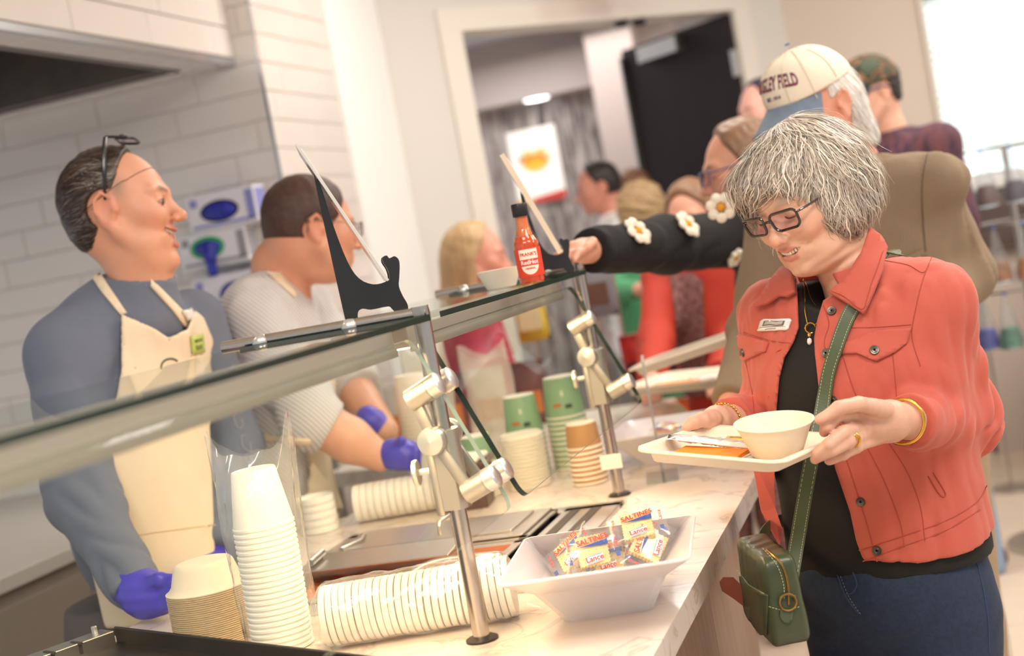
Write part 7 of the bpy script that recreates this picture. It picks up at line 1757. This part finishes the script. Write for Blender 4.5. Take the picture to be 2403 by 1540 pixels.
# ---- woman in the black daisy cardigan, reaching for the sign
M_bknit = mat('black knit cardigan', '#161313', .9, bump=(90, .5), bumpdist=.004); M_teal = mat('dark green knit', '#2f4a44', .85)
dw, hw_, gb, of, Bf, _ = guest('woman in black cardigan with crochet daisies reaching over the glass guard', (1738, 395), 3.72, (-.94, -.33), .10, -.04, 1.05, '#e0a58c', M_bknit, mat('dark skirt', '#3c2a2e', .8), long_hair('#7a5c44', -.12, .038, '#946f52', .012),
    arms=[((1722, 560, 3.70), (1560, 575, 3.39), (1382, 588, 3.07), (.074, .066, .050), -1), ((1800, 600, 3.92), (1790, 780, 3.96), (1745, 900, 3.76), (.068, .058, .042), 1)], shoulders=(.18, .12), res=.008, hres=.0045, bodyface=(-.85, -.5), head_kw=dict(nose=.95, jaw=.95))
glasses(hw_, 'spectacles', '', mat('violet frame', '#5b5878', .3), M_lens, dw, zc=-.004, w=.025, h=.018, yc=.105, r=.0022, tr=.0022)
def daisy(x, y, s=1., d_=3.2):
    P, N = cast(gb, x, y, d_); R_ = rot_to(N, cright)
    o = thing('crochet_daisy', 'white crochet daisy with yellow centre sewn on the black cardigan', 'flower', P+N*.002, 0, 'crochet daisies on the cardigan')
    for k in range(7):
        a = 2*math.pi*k/7+.3; c = R_ @ Vector((math.cos(a)*.020*s, math.sin(a)*.020*s, .004)); MB().lathe([(0, .0085), (.0065*s, .0065), (.0105*s, .001), (.0085*s, -.004), (0, -.005)], c, 12, R_).build('petal', mat('cream crochet', '#f1ead9', .9, bump=(160, .6)), o, True)
    MB().lathe([(0, .012), (.005*s, .009), (.0078*s, .004), (.0075*s, -.003), (0, -.003)], R_ @ Vector((0, 0, .002)), 14, R_).build('centre', mat('yellow crochet', '#e8a32a', .9, bump=(160, .6)), o, True)
for p in ((1493, 546, 1.25), (1610, 530, 1.25), (1692, 487, 1.15), (1722, 602, .9)): daisy(*p)
loc_fix(dw)
# ---- girl in the red coat, holding a tray
M_redc = mat('red coat', '#b8341f', .7, noise=(8, .3), col2='#9c2817'); M_mar = mat('maroon patterned dress', '#5a2a2c', .85, noise=(70, 1.), col2='#a07a74')
rg_, hr_, gb, of, Bf, _ = guest('girl in red coat over a maroon patterned dress holding a tray', (1622, 505), 4.75, (-.25, -.97), .25, 0, .98, '#e4ab92', M_redc, M_mar, long_hair('#7c5a40', -.22, .05, '#96704f', .012), shoulders=(.18, .12), res=.010, hres=.0065,
    arms=[(1, (1540, 800, 4.70), (1530, 890, 4.45), (.066, .058, .046)), (-1, (1715, 800, 4.72), (1690, 880, 4.45), (.066, .058, .046))])
decal(gb, [(1572, 650), (1625, 640), (1650, 660), (1655, 800), (1660, 930), (1590, 930), (1588, 800)], M_mar, 'dress', rg_, .004, .004, 8, 4.6); loc_fix(rg_)
# ---- other guests near the doorway
g_, h_, gb, of, Bf, _ = guest('woman with long blond hair and crimson top by the white wall', (1122, 605), 4.95, (.80, .20), .15, 0, 1.04, '#dc9a86', mat('crimson knit', '#b02a44', .8), M_dark, long_hair('#c3a276', -.20, .03, '#a5855e', .014), shoulders=(.17, .12), res=.010, hres=.0065); loc_fix(g_)
g_, h_, gb, of, Bf, _ = guest('dark haired man in white shirt under the poster', (1400, 440), 6.9, (-.90, -.35), .15, 0, 1.06, '#d99580', mat('white shirt', '#f4f2ef', .7), M_dark, short_hair('#241c19', .03, -.05), shoulders=(.20, .13), res=.012, hres=.0075); loc_fix(g_)
g_, h_, gb, of, Bf, _ = guest('curly haired guest in green top seen from behind at the doorway', (1512, 500), 5.9, (.2, 1), .0, 0, 1.0, '#d79d86', mat('green tee', '#4f9a6e', .8), M_dark, None, shoulders=(.18, .12), res=.012, hres=.0075, arms=[(-1, (1430, 690, 5.8), (1500, 680, 5.6), (.06, .05, .04))])
m_c = mat('curly fair hair', '#b49870', .6, noise=(60, .8), col2='#8a6f4d', bump=(70, 1.), bumpdist=.01)
hair_shell(h_, 'hair', m_c, g_, .026, cut=lambda L_: np.maximum(-(L_[:, 2]+.10), L_[:, 1]-.05), res=.006, bump=.009); loc_fix(g_)
g_, h_, gb, of, Bf, _ = guest('brown haired guest standing behind the curly haired one', (1492, 455), 7.4, (.1, 1), .0, 0, 1.05, '#d79d86', mat('grey top', '#9a97a5', .8), M_dark, None, shoulders=(.18, .12), res=.014, hres=.009)
hair_shell(h_, 'hair', mat('brown hair', '#8a6548', .6, noise=(60, .5), col2='#6d4d36'), g_, .018, cut=lambda L_: np.maximum(-(L_[:, 2]+.08), L_[:, 1]-.05), res=.007, bump=.004); loc_fix(g_)
g_, h_, gb, of, Bf, _ = guest('pink faced man in dark cap mostly hidden behind the cream cap', (1790, 258), 6.15, (-.75, -.65), .1, 0, 1.15, '#e8b0a2', mat('grey shirt', '#8a8790', .8), M_dark, short_hair('#3a3550', .03, .04), shoulders=(.19, .12), res=.012, hres=.0075); loc_fix(g_)
# ---- trays further along the line
t2 = copy_tree(t1); t2.matrix_world = Matrix.Translation(px(1612, 882, 4.18)) @ R3(-.25, -.02, .02).to_4x4() @ Matrix.Scale(1.32, 4); tag(t2, 'cream fibre tray with orange napkin held by the girl in red')
t3 = copy_tree(t1); t3.matrix_world = Matrix.Translation(px(1605, 818, 3.62)) @ R3(.0, -.02, -.17).to_4x4() @ Matrix.Scale(1.12, 4); tag(t3, 'cream fibre tray tilted edge on by the woman in the daisy cardigan')
n2_ = copy_tree(nk); n2_.matrix_world = t2.matrix_world @ Matrix.Translation((-.026, -.03, -.0165)); tag(n2_, 'orange napkin on the tray of the girl in red')
c2o = copy_tree(cu_); c2o.matrix_world = t2.matrix_world @ Matrix.Translation((.03, .045, -.012)) @ Matrix.Rotation(.3, 4, 'Z') @ Matrix.Scale(.6, 4); tag(c2o, 'wrapped cutlery on the tray of the girl in red')
# ================================================================== wall rack of glove boxes
M_box = mat('white carton', '#e9e7ee', .6); M_lav = mat('lavender print', '#8d90cf', .6); M_glv = mat('blue nitrile', '#2d35b4', .4, noise=(30, .6), col2='#171c6a', bump=(40, .6), bumpdist=.01); M_grn = mat('green print', '#3fae6a', .6)
rk = thing('wall_rack', 'white wire rack holding glove boxes on the tiled wall', 'rack', (-2.28, 4.39, 1.4))
for z in (.03, .19, .31): MB().box((0, -.045, z-.005), (.30, .09, .008), bev=.002).build('rack_shelf', mat('white wire', '#e2e2e0', .4), rk)
MB().box((.10, -.004, .22), (.012, .006, .46)).build('rack_rail', mat('white wire', '#e2e2e0', .4), rk); MB().box((-.10, -.004, .22), (.012, .006, .46)).build('rack_rail', mat('white wire', '#e2e2e0', .4), rk)
def glove_box(x, z, w, h, label, oval, hang, accent, green=False):
    o = thing('glove_box', label, 'glove box', (x, 4.335, z)); q = MB().box((0, 0, h/2), (w, .085, h), bev=.002).build('carton', M_box, o)
    MB().box((w/2-.02, -.0432, h/2), (.028, .001, h*.8)).build('print_panel', accent, o); MB().box((w/2+.0004, 0, h/2), (.001, .07, h*.85)).build('print_panel', accent, o); MB().box((-w/2+.028, -.0432, h*.78), (.026, .001, .026)).build('print_panel', accent, o); MB().box((0, 0, h+.0005), (w*.9, .06, .001)).build('print_panel', accent, o); MB().box((0, -.0432, .012), (w*.9, .001, .010)).build('print_panel', accent, o)
    ox, oz, rx, rz = oval
    if green: MB().prism(ell(ox, oz, rx*1.18, rz*1.25), .001, (0, -.0432, 0), (1, 0, 0), (0, 0, 1)).build('opening_rim', M_grn, o)
    MB().prism(ell(ox, oz, rx, rz), .0015, (0, -.0425, 0), (1, 0, 0), (0, 0, 1)).build('opening', mat('box dark', '#101228', .8), o)
    def fn(P):
        d = s_ell(P, (ox, -.040, oz), (rx*.9, .018, rz*.85))
        for (hx, hz, r0) in hang: d = smin(d, s_path(P, [(ox+hx*.5, -.045, oz), (ox+hx, -.058, oz-.03), (ox+hx*1.1, -.056, oz+hz)], [rz*.8, r0, r0*.7], .01), .012)
        return d+.004*vnoise(P, 70, 3)
    V, Q = sdf_mesh(fn, (ox-rx-.05, -.10, oz-.16), (ox+rx+.05, 0, oz+rz+.03), .005); np_mesh('gloves', V, Q, M_glv, o)
glove_box(-2.232, 1.7085, .255, .118, 'lavender and white glove box on the top rack shelf', (-.008, .055, .072, .036), [], M_lav)
glove_box(-2.290, 1.5885, .255, .112, 'white glove box with green ringed opening on the middle rack shelf', (-.02, .062, .055, .030), [(.01, -.085, .020)], mat('grey print', '#9a9aa2', .6), True)
glove_box(-2.268, 1.4285, .255, .125, 'glove box with blue fingers hanging out on the low rack shelf', (.03, .055, .060, .042), [(-.035, -.09, .012), (.0, -.10, .012), (.035, -.085, .012)], M_lav)
# ---- back bench along the tiled wall
bk = thing('back_bench', 'taupe back bench with pale top behind the first server', 'bench', (-2.75, 3.3, 0)); MB().box((0, 0, .43), (.9, 2.1, .86)).build('body', mat('taupe laminate', '#9d8f84', .6), bk); MB().box((0, 0, .88), (.94, 2.14, .04), bev=.004).build('top', mat('pale bench top', '#d8d0ca', .4), bk)
MB().box((.452, -.4, .43), (.006, .66, .78), bev=.001).build('door', mat('taupe laminate', '#9d8f84', .6), bk); MB().box((.452, .3, .43), (.006, .66, .78), bev=.001).build('door', mat('taupe laminate', '#9d8f84', .6), bk)
# ================================================================== snack displays
def pouch(name, loc, w, h, m, mband, label, cat, group, rz=0., tilt=0.):
    V = []; Fs = []; n, k_ = 8, 10
    for s in (1, -1):
        st = len(V)
        for i in range(n+1):
            for j in range(k_+1):
                u, v = i/n*2-1, j/k_; bul = .022*(1-u*u)*min(1, v*6)*min(1, (1-v)*4)*(1.2-.6*v); V.append((u*w/2*(1-.05*math.sin(v*3.1)), -s*bul, v*h))
        for i in range(n):
            for j in range(k_): a = st+i*(k_+1)+j; Fs.append((a, a+k_+1, a+k_+2, a+1) if s > 0 else (a, a+1, a+k_+2, a+k_+1))
    o = thing(name, label, cat, loc, rz, group); from_vf('pouch', V, Fs, m, o, True); o.rotation_euler = (tilt, 0, rz)
    MB().box((0, -.0235, h*.36), (w*.72, .004, h*.34), bev=.002).build('print_panel', mband, o); MB().box((0, -.004, h-.006), (w*.98, .004, .014)).build('seal', m, o); return o
M_b1 = mat('maroon bag film', '#7d4a48', .3, noise=(12, .6), col2='#4a3234'); M_b2 = mat('orange print', '#d0793a', .45); M_b3 = mat('cream bag film', '#e6d9c8', .35)
for i, (x_, y_) in enumerate(((1105, 985), (1195, 985), (1285, 960), (1045, 1010))):
    P = onz(x_, y_, ZT); P = Vector((-1.52+.125*i, 4.18+.02*i, ZT)) if i < 3 else Vector((-1.66, 4.12, ZT))
    pouch('snack_bag', P+Vector((0, 0, .001)), .115, .20, M_b1 if i % 2 == 0 else M_b3, M_b2, 'upright snack bag with orange print at the far counter end' if i % 2 == 0 else 'upright cream snack bag at the far counter end', 'snack bag', 'snack bags at the far counter end')
# clip rack with red bags beyond the counter
r1 = thing('snack_rack', 'steel wire rack hung with red snack bags beyond the counter end', 'rack', (-.92, 5.35, 0)); 
for dx in (-.28, .28): MB().tube([(dx, 0, .0), (dx, 0, 1.30)], .008, 8).build('upright', M_steel, r1, True)
for z in (.78, 1.05, 1.30): MB().tube([(-.30, 0, z), (.30, 0, z)], .006, 8).build('rail', M_steel, r1, True)
MB().box((0, 0, .012), (.62, .35, .024)).build('base', M_steel, r1)
cols_ = ['#a3231c', '#b8331e', '#5d2226', '#c4552a', '#8a1f1d']
for k in range(10):
    r_, c_ = k//5, k % 5; pb_ = pouch('snack_bag', (-1.16+.12*c_, 5.316, 1.055-.27*r_-.22), .11, .22, mat('bag film '+cols_[(k*3) % 5], cols_[(k*3) % 5], .3), mat('bag print dark', '#4a1a1a', .5), 'red snack bag clipped to the wire rack beyond the counter', 'snack bag', 'red bags on the wire rack'); MB().box((0, .017, .219), (.014, .042, .012), bev=.002).build('clip', M_steel, pb_)
pouch('snack_bag', (-1.20, 5.0, 1.16), .16, .24, mat('grey bag film', '#8a8a93', .35), mat('bag photo', '#6a4a3a', .5), 'grey snack bag with a photo print hanging by the green top guest', 'snack bag', 'single bags by the doorway')
MB().tube([(0, .01, .24), (0, .01, -1.16)], .006, 8).build('stand_pole', M_steel, bpy.data.objects[[o.name for o in C.objects if o.name.startswith('snack_bag')][-1]], True)
MB().lathe([(0, 0), (.12, 0), (.12, .01), (0, .015)], (0, .01, -1.16), 20).build('stand_base', M_steel, [o for o in C.objects if o.name.startswith('snack_bag')][-1], True)
pouch('snack_bag', (-1.42, 4.9, 1.12), .12, .22, mat('yellow bag film', '#d9b93a', .35), mat('bag print pale', '#eadfb0', .5), 'yellow snack bag hanging by the doorway', 'snack bag', 'single bags by the doorway')
MB().tube([(0, .01, .22), (0, .01, -1.12)], .006, 8).build('stand_pole', M_steel, [o for o in C.objects if o.name.startswith('snack_bag')][-1], True)
MB().lathe([(0, 0), (.12, 0), (.12, .01), (0, .015)], (0, .01, -1.12), 20).build('stand_base', M_steel, [o for o in C.objects if o.name.startswith('snack_bag')][-1], True)
# spinner rack with clear gift bags at the right
sp_ = px(2370, 640, 5.3); r2 = thing('spinner_rack', 'spinner rack of clear sweet bags beside the window wall', 'rack', (sp_.x+.05, sp_.y, 0)); MB().tube([(0, 0, 0), (0, 0, 1.5)], .012, 10).build('pole', M_steel, r2, True); MB().lathe([(0, 0), (.22, 0), (.22, .02), (0, .03)], n=28).build('base', M_steel, r2, True)
for z in (.98, 1.22, 1.50): MB().lathe([(.208, 0), (.218, 0), (.218, .008), (.208, .008)], (0, 0, z), 28, None, True).build('ring', M_steel, r2, True)
fill = [('#6a4036', '#3a2a4a'), ('#b5702f', '#d9892f'), ('#3c8f6a', '#3a4fc0')]; M_clear = thin_glass('clear gift bag', '#f5f8fa', 2.0, .08, .10)
for r_ in range(3):
    for k in range(7):
        a = -2.9+k*.45; x = sp_.x+.05+.218*math.cos(a); y = sp_.y+.218*math.sin(a); z = (1.50, 1.22, .98)[r_]
        o = thing('sweet_bag', ('clear bag of dark sweets on the top ring of the spinner rack', 'clear bag of amber sweets on the middle ring of the spinner rack', 'clear bag of green and blue sweets on the low ring of the spinner rack')[r_], 'sweet bag', (x, y, z), a+math.pi/2, 'sweet bags on the spinner rack')
        q = MB(); q.lathe([(.004, 0), (.010, -.02), (.045, -.17), (.042, -.20), (0, -.205)], n=14); q.build('bag', M_clear, o, True)
        q = MB(); q.lathe([(0, -.12), (.028, -.125), (.040, -.17), (.038, -.195), (0, -.2)], n=14); q.build('sweets', mat('sweets '+fill[r_][k % 2], fill[r_][k % 2], .4, noise=(60, .6), col2='#2a2030'), o, True)
        MB().lathe([(0, .006), (.008, .003), (.008, -.004), (0, -.006)], n=10).build('ribbon', mat('ribbon blue', '#4a6ab0', .5), o, True)
# low shelving and card by the window
lw = thing('display_counter', 'brown display counter with white top under the window', 'counter', (1.15, 6.55, 0)); MB().box((0, 0, .62), (1.5, .5, 1.24)).build('body', M_brown, lw); MB().box((0, 0, 1.26), (1.54, .54, .035), bev=.004).build('top', mat('white laminate', '#dedcdc', .4), lw)
bx_ = thing('wooden_crate', 'tan open crate with yellow label on the display counter', 'crate', (.78, 6.5, 1.278)); q = MB(); q.box((0, .09, .07), (.36, .012, .14)); q.box((0, -.09, .035), (.36, .012, .07)); q.box((-.174, 0, .07), (.012, .18, .14)); q.box((.174, 0, .07), (.012, .18, .14)); q.box((0, 0, .006), (.34, .17, .012)); q.build('body', mat('pale plywood', '#c9ab88', .6), bx_); MB().box((-.04, -.0968, .05), (.07, .002, .035)).build('tag', mat('yellow tag', '#e0b23a', .6), bx_); MB().box((.08, -.0968, .05), (.1, .002, .04)).build('tag', mat('white tag', '#dcdfe2', .6), bx_)
cd = thing('hanging_card', 'pale printed card hanging at the wall edge by the spinner rack', 'card', (float(ony(2255, 430, 6.6).x), 6.6, float(ony(2255, 430, 6.6).z))); MB().box((0, 0, 0), (.075, .004, .17)).build('sheet', mat('pale blue card', '#cfdbe6', .6), cd); MB().box((0, -.003, -.05), (.06, .002, .04)).build('print', mat('card red', '#b86a6a', .6), cd)
MB().tube([(.0, .006, -.08), (.0, .006, 1.283-cd.location.z if False else -(cd.location.z-.0))], .006, 8).build('stand_pole', M_steel, cd, True); MB().lathe([(0, 0), (.1, 0), (.1, .01), (0, .015)], (0, .006, -cd.location.z), 20).build('stand_base', M_steel, cd, True)
